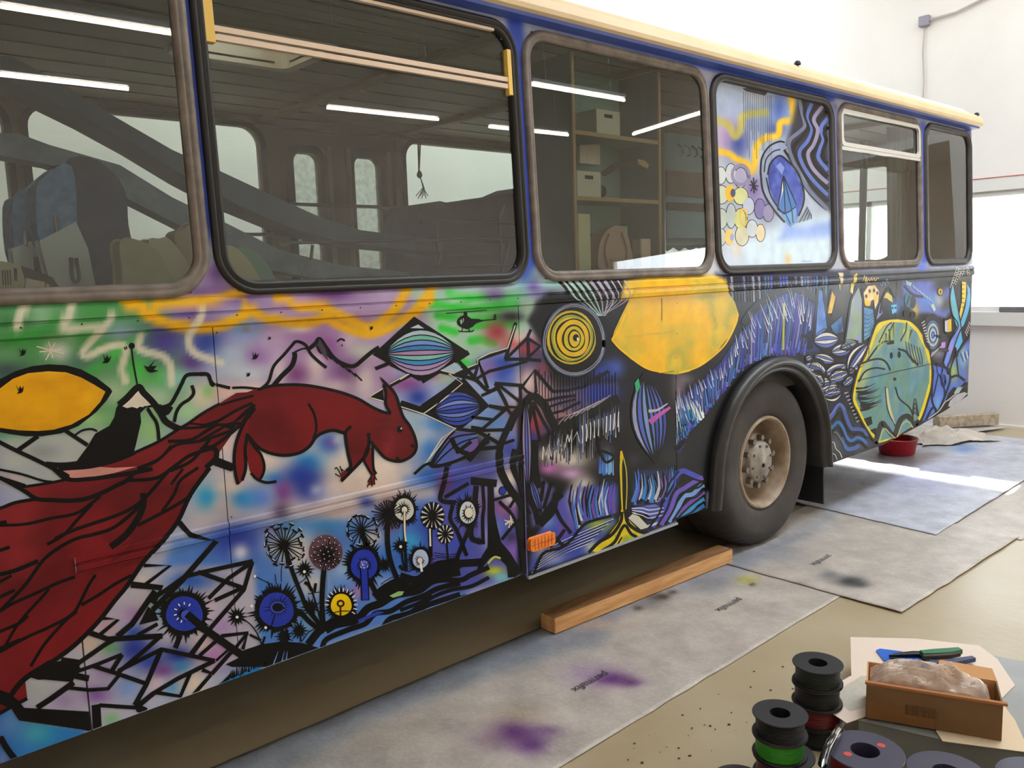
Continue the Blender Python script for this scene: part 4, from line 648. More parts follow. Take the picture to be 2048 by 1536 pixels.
S('P 1566,700 1567,640 1568,606', 4, (170, 180, 70)); layer(4)
hairs('P 1354,900 1380,860 1410,835', 'P 1352,850 1362,820 1395,800', 60, 4, [(40, 120, 200), (70, 170, 210), (60, 90, 190), Wh]); 
S('P 1486,650 1508,618 1550,588 1594,578 1640,612 1650,690', 16, K); S('P 1350,900 1400,850 1450,800', 10, K)
motif('painted_leaf', 'upright striped blue leaf'); layer(5)
leaf((1287, 746), (1311, 925), 36, 3, [(120, 150, 205), (80, 100, 190), (150, 156, 200)], K, 3.6, bl=2); leaf((1287, 746), (1311, 925), 0, 4, [(66, 76, 170), (84, 110, 200), (70, 84, 184), (90, 130, 206)], K, 3.6, bl=-34)
layer(7); poly('H 985,1100 1000,1200 1020,1330 1060,1440 1030,1300 1010,1200', K); S('H 1020,1280 1080,1230 1180,1160', 50, (186, 90, 176), taper=(1, .4)); S('H 1010,1190 1080,1180 1160,1130', 26, (190, 180, 186), taper=(1, .3)); poly('H 900,970 930,930 945,1000 915,1060', (60, 170, 120))
motif('painted_grass', 'drips and blades in white, blue and violet'); layer(4)
hairs('I 190,520 330,470 480,470 640,380 780,260', 'I 190,390 330,300 480,200 640,130 780,80', 90, 1.8, [(190, 190, 200), (140, 140, 150), (90, 90, 100), (70, 100, 170), K, K], .2, .2)
S('I 175,470 182,365 200,440 225,350 245,445 262,380 285,410 300,300 330,400 350,330 345,400 375,270 385,330 412,230 405,330 450,250 465,330', 7, Wh, smooth=False)
for k in range(10): S('I %d,%d %d,%d %d,%d' % (490 + k * 31, 340 - k * 14, 494 + k * 31, 270 - k * 16, 488 + k * 32, 200 - k * 12), 7, Wh)
for k in range(26): x_ = 150 + k * 24; S('H %d,%d %d,%d' % (x_, 860 + (k * 37) % 60, x_ + 2, 1100 + (k * 53) % 160), 5, K)
hairs('I 620,600 740,590', 'I 620,430 740,420', 14, 4, [(60, 130, 200), (90, 90, 170), (120, 170, 210)])
layer(5); hairs('I 430,1010 520,960 640,930 740,880', 'I 400,690 520,700 640,690 750,660', 34, 7, [(80, 84, 180), K, (110, 80, 170), (70, 120, 200), K, (200, 200, 210)], .1, .1, -.1)
layer(5); hairs('I 885,815 980,810 1080,800 1160,790', 'I 905,560 990,590 1090,590 1240,540', 30, 8, [(70, 84, 190), (60, 130, 200), (130, 100, 190), K, (190, 190, 205), K], .05, .1, .12)
for k in range(7): S('H %d,%d %d,%d %d,%d' % (300 + k * 45, 1295 - k * 22, 360 + k * 48, 1230 - k * 20, 470 + k * 40, 1195 - k * 22), 6, (170, 160, 168))
layer(6); S('I 610,330 640,440 680,490 740,450 700,420 640,400', 22, K); S('I 270,830 320,940 380,1020 400,1050', 26, K); S('I 245,1050 300,1110 350,1150', 26, K); S('I 350,1020 300,1090 230,1160', 26, K); S('I 100,1380 180,1210 330,1160 420,1080 520,970 720,910', 22, K); S('I 150,960 250,820 330,740', 44, K)
motif('painted_tree', 'yellow rooted tree with black outlines'); layer(5)
poly('I 795,860 775,960 700,1060 560,1190 620,1200 760,1150 905,1095 1005,1055 920,1010 850,940 835,870', (216, 196, 30), mott=([(236, 206, 20), (150, 170, 60)], .05, .03)); poly('I 850,930 950,1020 1080,980 1110,950 1000,985 900,880', (206, 206, 190))
S('I 795,400 800,460', 34, Yl, taper=(.4, 1)); S('I 800,440 792,520 795,640 800,780 805,880', 14, (214, 190, 30), taper=(1.6, .8)); S('I 815,460 835,560 840,700 832,860', 9, (190, 180, 60)); layer(6); S('I 812,500 812,700 818,870', 16, K)
for s_, w_ in (('I 800,880 790,960 720,1060 620,1120 540,1200', 26), ('I 825,870 850,970 930,1030 1010,1050', 28), ('I 640,1190 740,1120 800,1010 830,990 870,1050 920,1080', 24), ('I 760,1150 800,1080', 12)): S(s_, w_, K)
layer(5); poly('I 870,850 1060,820 1120,850 1090,900 1040,940 1000,900 900,880', (110, 120, 200))
for k in range(7): layer(6); S('I %d,%d %d,%d %d,%d %d,%d' % (880, 845 + k * 8, 960, 838 + k * 14, 1020, 850 + k * 16, 1130, 835 + k * 14), 5, Wh if k % 2 else K)
motif('painted_waves', 'wavy bands of blue, violet and grey'); layer(5)
for s_, w_, c_ in (('I 1040,1000 1120,880 1160,760 1200,640 1270,560 1340,580 1430,620', 40, (70, 80, 190)), ('I 1110,985 1180,870 1230,740 1300,690 1380,640 1440,610', 34, (110, 90, 190)), ('I 1170,960 1240,850 1290,760 1360,740 1420,680 1450,670', 34, (120, 160, 220)), ('I 1235,930 1290,860 1350,800 1400,760 1450,720', 34, (120, 80, 180)), ('I 1240,930 1330,870 1390,810 1450,780', 34, (60, 150, 210)), ('I 1240,940 1330,910 1390,860 1450,830', 34, (50, 120, 200))): S(s_, w_, c_)
layer(6)
for s_ in ('I 1010,1010 1090,900 1130,780 1180,650 1250,560', 'I 1075,990 1150,870 1190,750 1250,660 1330,620 1430,640', 'I 1140,980 1200,880 1250,780 1320,710 1400,690 1450,650', 'I 1200,950 1260,860 1320,790 1390,760 1450,700', 'I 1235,935 1310,860 1370,810 1450,750', 'I 1240,940 1340,890 1400,840 1450,800'): S(s_, 15, K)
motif('painted_ripples'); layer(5)
for k in range(16): S('I %d,%d %d,%d %d,%d' % (90 + k * 4, 1360 - k * 8, 300, 1230 - k * 7 + (k % 3) * 6, 540 + k * 13, 1130 - k * 13), 4, Wh if k % 3 == 0 else (70, 90, 190) if k % 3 == 1 else K)
# rear motifs
motif('painted_crystals', 'tall blue and pale crystals'); layer(5)
for s_, c_, m_ in (('J 695,240 722,240 765,540 668,615', (60, 110, 190), (110, 150, 220)), ('J 1010,215 1042,330 1042,650 905,655 930,430 960,310', (150, 176, 140), (150, 150, 200)), ('J 1045,370 1125,390 1132,500 1100,600 1025,655', (80, 140, 200), (110, 160, 190)), ('J 762,420 800,240 832,300 805,420', (230, 184, 50), (200, 150, 40)), ('J 945,250 975,120 1000,100 965,270', (226, 196, 80), (236, 220, 170)), ('J 1150,470 1180,330 1200,420', (150, 150, 170), (120, 130, 190)), ('J 790,520 880,440 890,560 820,590', (46, 70, 120), (60, 120, 170)), ('J 850,100 890,100 865,245', (220, 205, 180), (230, 210, 160))): poly(s_, c_, mott=([m_], .05, .04))
layer(6)
for s_, w_ in (('J 690,225 660,620', 22), ('J 690,225 735,215 775,560', 22), ('J 1000,200 950,320 900,660', 16), ('J 1045,220 1045,650', 18), ('J 1130,380 1140,500 1100,620', 14), ('J 800,230 760,430', 12), ('J 835,290 800,440', 12), ('J 630,560 620,700', 40), ('J 560,600 620,600 640,700', 36)): S(s_, w_, K, smooth=False)
for k in range(6): S('J %d,%d %d,%d %d,%d' % (1050, 420 + k * 38, 1090, 440 + k * 30, 1125, 420 + k * 22), 5, (30, 50, 80))
motif('painted_creature#a', 'small yellow spotted creature'); layer(6)
poly('J 1060,350 1050,260 1085,205 1140,198 1172,250 1165,330 1140,390 1130,310 1110,320 1100,360', (240, 220, 190), mott=([(246, 196, 60)], .05, .03)); poly('J 1055,330 1110,320 1100,362 1065,362', (246, 190, 40)); layer(7)
for x_, y_ in ((1070, 285), (1098, 245), (1132, 240), (1158, 260)): disc('J', x_, y_, 10, 16, (70, 66, 70), n=10)
motif('painted_creature#b'); layer(6); poly('J 1200,300 1210,265 1240,255 1275,285 1280,335 1255,320 1230,300', (220, 205, 110)); motif('painted_creature#e'); poly('J 1265,355 1310,350 1308,410 1275,425', (110, 190, 230)); layer(7); disc('J', 1278, 378, 8, 8, K, n=8); disc('J', 1302, 376, 8, 8, K, n=8); motif('painted_arc'); S('J 1180,420 1200,300 1250,220 1290,300', 16, K); motif('painted_bump'); disc('J', 1385, 420, 24, 30, K, n=12); disc('J', 1440, 430, 22, 28, K, n=12)
motif('painted_creature#c'); layer(6); disc('J', 1400, 315, 26, 60, (70, 120, 140), n=14); S('J 1390,350 1410,280', 8, K); disc('J', 1440, 330, 22, 50, (60, 62, 66), n=14); poly('J 1380,160 1430,180 1420,210 1385,190', (170, 200, 205)); S('J 1370,200 1440,270 1520,290', 18, (60, 62, 70)); motif('painted_creature#d'); poly('J 1575,360 1600,340 1620,390 1605,410', (190, 215, 205)); motif('painted_eye'); disc('J', 1655, 250, 24, 32, K, n=14); layer(7); disc('J', 1655, 250, 17, 24, (246, 200, 30), n=14); layer(8); disc('J', 1656, 250, 7, 16, K, n=10)
motif('painted_teeth')
for k in range(9): layer(6); S('J %d,%d %d,%d' % (1440 + k * 18, 200 + k * 14, 1450 + k * 18, 225 + k * 14), 8, (190, 200, 220))
motif('painted_writing', 'loose scribbled writing'); layer(6)
S('J 1045,165 1060,120 1062,170 1075,130 1072,178 1090,145 1098,165 1112,140 1118,160 1135,140 1140,165 1160,140 1170,150', 5, (230, 205, 140)); motif('painted_writing#b'); S('J 1180,185 1195,205 1205,170 1220,200 1232,150 1244,190', 5, (150, 170, 220)); motif('painted_writing#c'); S('J 1060,180 1100,185', 4, (220, 200, 150))
motif('painted_writing#d'); S('M 715,1352 735,1346 750,1354 770,1348 785,1352', 3, (120, 130, 140))
motif('painted_chains', 'pale chain links'); layer(6)
for x0_, y0_, x1_, y1_, n_ in ((1790, 70, 1735, 230, 8), (1840, 80, 1800, 150, 4), (1870, 70, 1880, 130, 3), (1810, 80, 1770, 200, 6)):
    for k in range(n_): t_ = k / n_; ring('J', x0_ + (x1_ - x0_) * t_, y0_ + (y1_ - y0_) * t_, 9, 12, 5, (220, 220, 215), n=8)
layer(5)
LC = [(222, 220, 218), (90, 110, 190), K, (226, 222, 214), (96, 116, 196)]
for a, c, bl_ in (('650,640', '862,622', 17), ('790,728', '965,690', 13), ('655,752', '832,805', 10), ('1088,655', '925,885', 13), ('580,830', '762,905', 18), ('600,900', '740,990', 16), ('740,905', '925,828', 12), ('770,945', '935,885', 12), ('660,990', '795,955', 14), ('700,1035', '855,985', 13), ('725,1075', '885,1035', 11), ('885,995', '975,915', 8), ('640,800', '700,900', 10), ('590,790', '650,760', 6), ('860,700', '1010,640', 8), ('930,900', '980,850', 6)): motif('painted_plait#' + a); leaf(pp('J ' + a)[0], pp('J ' + c)[0], bl_ * 1.35, 6, [LC[(k + len(a)) % 5] for k in range(6)], K, 1.3)
motif('painted_plait#z'); leaf(pp('J 712,1095')[0], pp('J 775,1250')[0], 8, 5, [(50, 110, 190), (150, 170, 190), (40, 90, 160)], K, 1.6)
motif('painted_rungs')
for k in range(9): layer(6); S('J %d,%d %d,%d' % (900 + k * 12, 1050 + k * 28, 930 + k * 11, 1040 + k * 28), 10, (190, 196, 196), taper=(1, .4))
motif('painted_zigzag', 'blue zigzag waves behind the wheel'); layer(5)
for s_, w_, c_ in (('L 85,1040 160,960 200,870 250,830 300,880 340,1010 400,1130 480,1140 560,1160 610,1230', 46, (70, 96, 170)), ('L 100,1170 170,1100 230,1050 290,1120 330,1230 400,1290 470,1250 540,1270 600,1330', 40, (56, 110, 180)), ('L 90,1000 180,900 250,810 320,890', 14, (110, 130, 190)), ('L 300,1240 330,1380 420,1390 500,1350', 50, (60, 100, 170)), ('L 110,1200 200,1180 260,1260 300,1330', 18, (110, 116, 130))): S(s_, w_, c_)
layer(6)
for s_ in ('L 95,1100 180,1010 250,930 300,1010 350,1150 430,1210 500,1180 600,1260', 'L 110,1240 190,1140 250,1130 300,1220 350,1330 440,1320 520,1310 600,1390', 'L 60,950 130,900'): S(s_, 30, K)
motif('painted_squiggle'); S('L 120,1370 150,1310 180,1320 200,1390 250,1440 280,1510', 8, Wh); motif('painted_squiggle#b'); S('L 125,1480 150,1455 190,1470 215,1530', 7, Wh)
motif('painted_egg_face', 'green and blue egg-shaped face with a yellow rim'); layer(5)
EGG = 'J 1320,458 1420,478 1500,556 1562,680 1590,830 1588,980 1560,1100 1500,1265 1400,1340 1280,1410 1160,1445 1060,1315 1000,1200 958,1100 978,960 1018,830 1078,700 1118,580 1158,495 1240,465'
poly(EGG, (240, 214, 30)); layer(6)
poly('J 1320,490 1400,500 1470,570 1530,690 1570,830 1568,960 1530,1100 1480,1250 1400,1330 1290,1395 1180,1425 1090,1320 1030,1200 985,1095 1000,965 1050,820 1100,720 1150,590 1200,520 1260,492', (110, 150, 140), mott=([(96, 150, 150), (104, 148, 168), (120, 160, 150), (160, 178, 130)], .3, .05))
layer(7)
for s_, w_ in ((EGG + ' 1320,458', 17), ('J 1080,790 1180,660 1250,640 1290,640', 14), ('J 1000,830 1100,790 1180,780 1230,810 1260,870', 16), ('J 1010,960 1060,880 1140,850 1220,860', 14), ('J 1320,700 1380,720 1420,770 1480,830', 18), ('J 1250,650 1255,570 1290,490', 10), ('J 1340,640 1380,560 1390,490', 10), ('J 1170,650 1230,530 1270,490', 10), ('J 1300,1000 1330,1090 1400,1150 1430,1200 1440,1260', 12), ('J 1220,1000 1240,1180 1300,1310', 8)): S(s_, w_, (26, 30, 34))
disc('J', 1268, 752, 13, 26, K, n=14); disc('J', 1330, 745, 14, 28, K, n=14); disc('J', 1295, 938, 14, 14, (40, 60, 60), n=10); poly('J 1225,655 1290,640 1290,660 1240,668', K)
hairs('J 985,1000 1000,1100 1030,1190', 'J 1120,960 1150,1070 1170,1160', 16, 5, [(24, 28, 30)], .05, .2, .1)
for k in range(6): S('J %d,%d %d,%d %d,%d' % (1380 + k * 22, 640 + k * 10, 1400 + k * 22, 740 + k * 8, 1440 + k * 14, 810 + k * 3), 8, (50, 60, 62))
for k in range(4): S('J %d,%d %d,%d %d,%d' % (1430 + k * 4, 1220, 1455, 1090 + k * 36, 1485 - k * 3, 1230), 8, (40, 46, 60))
S('J 1140,1445 1190,1290 1230,1320 1290,1380 1340,1260 1400,1230 1440,1290 1490,1270', 40, (40, 42, 44)); S('J 1170,1440 1210,1330 1260,1370 1310,1400 1350,1300 1400,1270 1440,1320', 9, (190, 196, 130)); poly('J 1050,1250 1110,1230 1120,1290 1080,1310', K); poly('J 1100,1340 1150,1320 1150,1390', K); S('J 1230,1010 1250,1150 1290,1290', 20, (206, 206, 150))
hairs('J 1180,640 1240,560 1300,500 1440,560', 'J 1150,700 1250,650 1300,640 1420,640', 14, 4, [(150, 170, 60), (190, 200, 90), (60, 76, 50)])
motif('painted_spiral', 'blue and yellow spiral eye'); layer(6)
disc('J', 1590, 570, 78, 150, (46, 46, 50), n=22); layer(7); disc('J', 1595, 590, 56, 112, (120, 160, 220), n=22)
for k in range(5): layer(8); ring('J', 1596, 590, 50 - k * 10, 102 - k * 20, 7, [(40, 50, 80), (240, 210, 60), (30, 40, 60), (200, 215, 235), (40, 50, 80)][k], n=20)
for k in range(8): S('J %d,%d %d,%d' % (1505 + k * 6, 500 + k * 20, 1530 + k * 5, 480 + k * 24), 6, Wh)
for k in range(10): S('J %d,%d %d,%d' % (1580 + k * 8, 765 - k * 8, 1590 + k * 8, 730 - k * 6), 5, (190, 190, 190))
motif('painted_scissors', 'bright blue scissor-like shape with a yellow blade'); layer(6)
poly('J 1742,200 1760,210 1800,420 1815,510 1790,540 1750,430 1730,300', (90, 190, 240), mott=([(130, 200, 180)], .05, .03)); poly('J 1860,180 1895,240 1890,350 1850,500 1815,560 1800,540 1850,380 1870,260', (100, 190, 246)); poly('J 1795,510 1815,560 1760,700 1700,850 1680,800 1730,640', (110, 150, 246), mott=([(180, 150, 230)], .06, .03)); poly('J 1825,170 1860,175 1855,300 1815,470 1805,420 1825,320', (240, 210, 50)); poly('J 1815,550 1830,640 1790,720 1770,680', (90, 180, 240)); layer(7)
for s_, w_ in (('J 1745,200 1730,300 1750,430 1795,520 1730,640 1680,800', 10), ('J 1760,210 1800,420 1820,540', 9), ('J 1895,230 1892,350 1850,500 1800,580 1710,850', 10), ('J 1860,180 1862,280 1815,480', 8), ('J 1905,440 1900,560 1780,740', 16), ('J 1780,740 1740,840 1730,940', 9), ('J 1780,740 1800,920', 8), ('J 1775,690 1790,760', 12), ('J 1730,930 1790,910 1850,950', 18), ('J 1600,860 1590,1100 1640,1210', 14), ('J 1640,900 1600,1080', 8), ('J 1650,900 1690,1050 1640,1190', 10), ('J 1720,850 1730,960 1640,1200', 14), ('J 1620,820 1700,850 1720,900', 18), ('J 1540,1260 1600,1160 1640,1210 1720,1080', 14)): S(s_, w_, K)
for k in range(6): S('J %d,%d %d,%d' % (1818 + k, 190 + k * 36, 1842, 196 + k * 36), 6, (60, 50, 20)); S('J %d,%d %d,%d' % (1815 + k * 15, 730 - k * 4, 1835 + k * 12, 800 - k * 8), 7, Wh if k % 2 else (60, 90, 220))
for k in range(7): S('J %d,%d %d,%d' % (1850 + k * 7, 560 - k * 18, 1866 + k * 7, 600 - k * 20), 7, (200, 200, 210))
poly('J 1682,460 1742,445 1745,565 1690,585', K); layer(8); poly('J 1690,480 1715,472 1715,568 1690,562', (210, 210, 226)); poly('J 1716,470 1740,462 1742,560 1716,568', (246, 206, 40)); poly('J 1662,650 1695,645 1692,690 1660,695', (200, 150, 226)); S('J 1640,700 1720,715', 20, (70, 66, 76))
ring('J', 1650, 860, 22, 44, 6, (40, 50, 90), n=12); ring('J', 1680, 950, 18, 50, 6, (30, 40, 80), n=12); ring('J', 1680, 950, 9, 28, 5, (30, 40, 80), n=12)
motif('painted_torn_edge', 'dark jagged edge with silver patches'); layer(9)
poly('J 1600,1240 1650,1170 1700,1110 1720,1050 1760,1000 1800,1010 1850,960 1915,970 1920,1000 1890,1010 1885,1060 1860,1090 1800,1120 1720,1190 1640,1230', K); layer(10); poly('J 1715,1150 1730,1110 1780,1060 1840,1040 1870,1050 1830,1090 1780,1130 1740,1160', (190, 190, 195)); poly('J 1760,1050 1790,1000 1830,1000 1800,1050', (170, 196, 190)); S('J 1560,1250 1640,1190 1690,1120 1720,1100 1780,1050', 7, (216, 216, 216))
motif('panel_seam#a'); layer(12); S('H 1115,300 1115,478', 4, (120, 100, 20)); motif('panel_seam#b'); S('H 820,605 1210,560', 4, (206, 192, 110)); motif('panel_seam#c'); S('H 1100,892 1210,875', 4, (70, 60, 10)); motif('panel_seam#d'); S('J 1000,950 1300,880 1590,815', 5, (20, 50, 60), smooth=False)
# the drawing goes on a little beyond the left edge of the picture
def wp(*xz): u, v = w2px(np.array([(x, 0.0, z) for x, z in xz])); return list(zip(u.tolist(), v.tolist()))
motif('painted_squirrel'); layer(4); poly(wp((.42, 1.03), (.2, 1.04), (-.1, 1.0), (-.45, .88), (-.8, .66), (-.95, .46), (-.6, .50), (-.2, .46), (.1, .47), (.42, .53)), R_, mott=([Rd, (134, 36, 40)], .25, .09)); layer(6)
for q_ in (((.42, .96), (.0, .90), (-.4, .78), (-.8, .64)), ((.42, .84), (.1, .76), (-.3, .66), (-.7, .55)), ((.42, .70), (.1, .64), (-.25, .54), (-.6, .50)), ((.42, 1.03), (.1, 1.03), (-.3, .95), (-.95, .46)), ((.42, .53), (.1, .47), (-.6, .5), (-.95, .46)), ((.2, 1.0), (.0, .82), (-.15, .62)), ((-.2, .94), (-.35, .76), (-.45, .58))):
    S(wp(*spline(q_, 6)), 7, K, smooth=False)
motif('painted_lemon_eye'); layer(1); poly(wp((.42, 1.42), (.2, 1.38), (.05, 1.29), (.2, 1.21), (.42, 1.18)), K)
# ---------- painted window panel
PFIELD = []
_keep = FIELD; FIELD = PFIELD
blob('M', 180, 250, 160, 160, (170, 184, 206)); blob('M', 420, 300, 200, 200, (140, 160, 196)); blob('M', 200, 470, 110, 130, (196, 160, 200)); blob('M', 270, 520, 70, 110, (60, 76, 150)); blob('M', 400, 200, 120, 60, (176, 180, 190)); blob('M', 560, 260, 60, 120, (80, 110, 190)); blob('M', 540, 420, 70, 60, (70, 84, 150))
sline('M 100,350 200,390 250,470 290,400 300,330 360,310 460,300', 50, (206, 190, 70), .75); sline('M 110,570 200,590 260,630 330,660 370,720 390,640 400,540 460,480 550,460 570,370 660,355 660,290 645,190', 42, (248, 196, 40))
spoly('M 600,560 700,160 900,220 920,1000 800,900 680,700', 30, (44, 44, 60)); blob('M', 380, 850, 70, 110, (130, 110, 170)); blob('M', 480, 960, 70, 80, (120, 110, 160)); spoly('M 90,1130 400,1180 560,1100 700,1060 940,1020 940,1420 90,1420', 60, (206, 226, 238)); spoly('M 600,1080 700,1110 940,1060 940,1180 560,1200', 40, (150, 176, 240)); blob('M', 200, 1300, 160, 110, (206, 214, 230)); blob('M', 130, 760, 60, 70, (214, 220, 216)); blob('M', 120, 1010, 60, 80, (200, 210, 200)); blob('M', 620, 1340, 24, 50, (226, 190, 120)); blob('M', 260, 1260, 30, 60, (240, 214, 170), .7)
FIELD = _keep
motif('painted_window_picture', 'blue dome, swirls and petals painted on the blanked window')
def off_panel(): return
layer(1)
for x_, y_, a_, b_, c_ in ((220, 730, 36, 68, (206, 210, 214)), (150, 745, 36, 60, (214, 220, 216)), (290, 760, 44, 70, (176, 170, 200)), (155, 880, 48, 64, (206, 214, 190)), (290, 890, 50, 60, (216, 216, 150)), (222, 1030, 34, 86, (190, 200, 196)), (155, 1050, 40, 70, (196, 206, 190)), (285, 1050, 40, 70, (206, 206, 130)), (425, 980, 36, 70, (124, 112, 170)), (345, 960, 40, 60, (190, 196, 214)), (485, 1010, 36, 60, (150, 140, 176)), (150, 1180, 36, 60, (200, 206, 196)), (300, 1170, 46, 70, (214, 206, 170)), (370, 1120, 38, 60, (206, 214, 216)), (430, 1150, 30, 60, (236, 214, 170))):
    layer(1); disc('M', x_, y_, a_ + 5, b_ + 5, K, n=18); layer(2); disc('M', x_, y_, a_, b_, c_, n=18)
layer(3); disc('M', 215, 870, 36, 60, (246, 190, 40)); layer(4); disc('M', 235, 868, 18, 30, (70, 80, 110)); layer(3); disc('M', 210, 1180, 34, 58, (240, 196, 90)); layer(4); disc('M', 228, 1180, 14, 26, (150, 160, 200))
layer(3); ring('M', 290, 740, 60, 70, 22, (150, 140, 170), n=16); ring('M', 310, 1040, 24, 60, 14, (230, 190, 60), n=16)
layer(1); poly('M 430,700 450,600 500,530 560,500 640,560 700,680 740,820 740,960 690,1070 600,1080 520,1000 450,870', (150, 160, 190)); layer(2); poly('M 480,720 510,640 560,600 620,640 680,720 725,820 730,930 690,1040 600,1030 530,930 490,830', (56, 70, 160), mott=([(84, 104, 196), (50, 64, 150)], .08, .05)); layer(3); poly('M 540,680 570,650 600,690 580,740', (130, 150, 216))
poly('M 590,750 550,980 610,1005 660,980 685,960', (70, 120, 190)); poly('M 565,990 610,1015 680,965 690,1070 640,1110 600,1060', (110, 160, 214)); layer(4); poly('M 585,760 578,880 555,975 590,850', Wc)
for s_, w_ in (('M 590,745 550,985', 7), ('M 590,745 605,1010', 7), ('M 592,745 685,955', 7), ('M 590,745 650,985', 6), ('M 550,985 610,1010 680,965', 7), ('M 430,720 440,620 490,540 560,505 600,510', 12), ('M 455,720 470,630 520,575 570,560', 8), ('M 480,740 500,660 560,605 620,640 690,720 730,830 735,930 700,1030', 12), ('M 430,720 450,860 520,980 600,1075', 12), ('M 470,760 500,880 560,980 600,1020', 8), ('M 380,760 385,870', 9), ('M 350,810 415,820', 8), ('M 360,780 405,850', 7), ('M 405,775 360,855', 7), ('M 605,1010 640,1090', 6), ('M 650,985 660,1080', 6)): S(s_, w_, K)
SW = ['M 700,190 722,300 742,390 700,440 640,490 632,560 680,680 760,830 850,930 905,985', 'M 745,215 742,310 768,400 732,470 670,535 676,610 735,720 830,850 905,930', 'M 790,235 764,320 794,415 766,495 706,575 722,655 790,765 905,885', 'M 830,240 782,330 812,420 786,510 734,585 756,668 820,755 905,840', 'M 868,255 806,345 834,425 806,525 764,592 790,680 850,752 905,800', 'M 895,290 832,372 854,450 826,545 800,605 828,680 905,755', 'M 903,340 856,410 874,490 846,565 840,625 905,708', 'M 905,400 880,440 892,500 868,580 880,640 905,660']
for k, s_ in enumerate(SW): layer(3); S(s_, 26, [(110, 116, 140), K, (92, 112, 186), K, (150, 142, 172), K, (96, 116, 196), K][k])
S('M 600,560 680,690 760,840 850,940 900,980', 26, K); S('M 610,560 690,680 760,810', 7, (180, 180, 190))
for k in range(8): layer(4); S('M %d,%d %d,%d' % (690 + k * 14, 1080 - k * 4, 760 + k * 4, 960 + k * 8), 6, K if k % 2 else (150, 156, 170))
for k in range(16): layer(2); S('M %d,%d %d,%d' % (310 + k * 13, 150 + k * 2, 312 + k * 13, 420 + (k * 67) % 260), 2.5, (70, 76, 90))
poly('M 300,130 380,120 480,160 460,180 330,150', (60, 56, 60))
PANEL_PIC = MOTIF.pop('painted_window_picture')

# ------------------------------------------------------------------ bus geometry
def paintmat(name, rough, coat):
    m = bpy.data.materials.new(name); m.use_nodes = True; nt = m.node_tree; b = nt.nodes['Principled BSDF']
    a = nt.nodes.new('ShaderNodeAttribute'); a.attribute_name = 'Col'
    tc = nt.nodes.new('ShaderNodeTexCoord'); n = nt.nodes.new('ShaderNodeTexNoise'); n.inputs['Scale'].default_value = 9; n.inputs['Detail'].default_value = 6
    nt.links.new(tc.outputs['Object'], n.inputs['Vector'])
    mr = nt.nodes.new('ShaderNodeMapRange'); mr.inputs[1].default_value = .3; mr.inputs[2].default_value = .7; mr.inputs[3].default_value = .86; mr.inputs[4].default_value = 1.1
    nt.links.new(n.outputs['Fac'], mr.inputs[0])
    mx = nt.nodes.new('ShaderNodeMix'); mx.data_type = 'RGBA'; mx.blend_type = 'MULTIPLY'; mx.inputs[0].default_value = 1
    nt.links.new(a.outputs['Color'], mx.inputs[6]); nt.links.new(mr.outputs[0], mx.inputs[7]); nt.links.new(mx.outputs[2], b.inputs['Base Color'])
    b.inputs['Roughness'].default_value = rough; b.inputs['Specular IOR Level'].default_value = .2; b.inputs['Coat Weight'].default_value = coat; b.inputs['Coat Roughness'].default_value = .12
    n2 = nt.nodes.new('ShaderNodeTexNoise'); n2.inputs['Scale'].default_value = 2.2; nt.links.new(tc.outputs['Object'], n2.inputs['Vector'])
    bp = nt.nodes.new('ShaderNodeBump'); bp.inputs['Strength'].default_value = .25; bp.inputs['Distance'].default_value = .02; nt.links.new(n2.outputs['Fac'], bp.inputs['Height']); nt.links.new(bp.outputs[0], b.inputs['Normal']); nt.links.new(bp.outputs[0], b.inputs['Coat Normal'])
    return m
M_paint = paintmat('bus_paint', .34, .06)
M_rub_k = mat('black_rubber', (30, 27, 25), .45, var=.2, vscale=12)
M_rub_g = mat('aged_rubber', (134, 123, 114), .6, c2=(102, 92, 84), vscale=14)
M_rub_d = mat('dark_rubber', (62, 58, 56), .5, var=.2, vscale=14)
M_cream = mat('cream_paint', (226, 200, 158), .45, var=.06, vscale=4)
M_alu = mat('cream_aluminium', (224, 200, 178), .35, metal=.1)
M_aluw = mat('pale_aluminium', (215, 212, 205), .35, metal=.2)
M_tape = mat('yellow_masking_tape', (236, 196, 96), .6)
M_glass = glassmat('bus_glass', (.84, .91, .88), 1.7, 1.5)
M_under = mat('underbody_black', (22, 21, 20), .8, var=.2)
M_liner = mat('interior_liner', (150, 138, 120), .7, var=.08, vscale=2)
M_liner2 = mat('interior_ceiling', (150, 140, 124), .55, var=.08, vscale=2)
M_darkint = mat('interior_dark', (52, 48, 44), .8)
BUS = root('bus', (3.0, 1.25, 0), 'old city bus covered in a colourful painted mural with a red squirrel', 'bus')
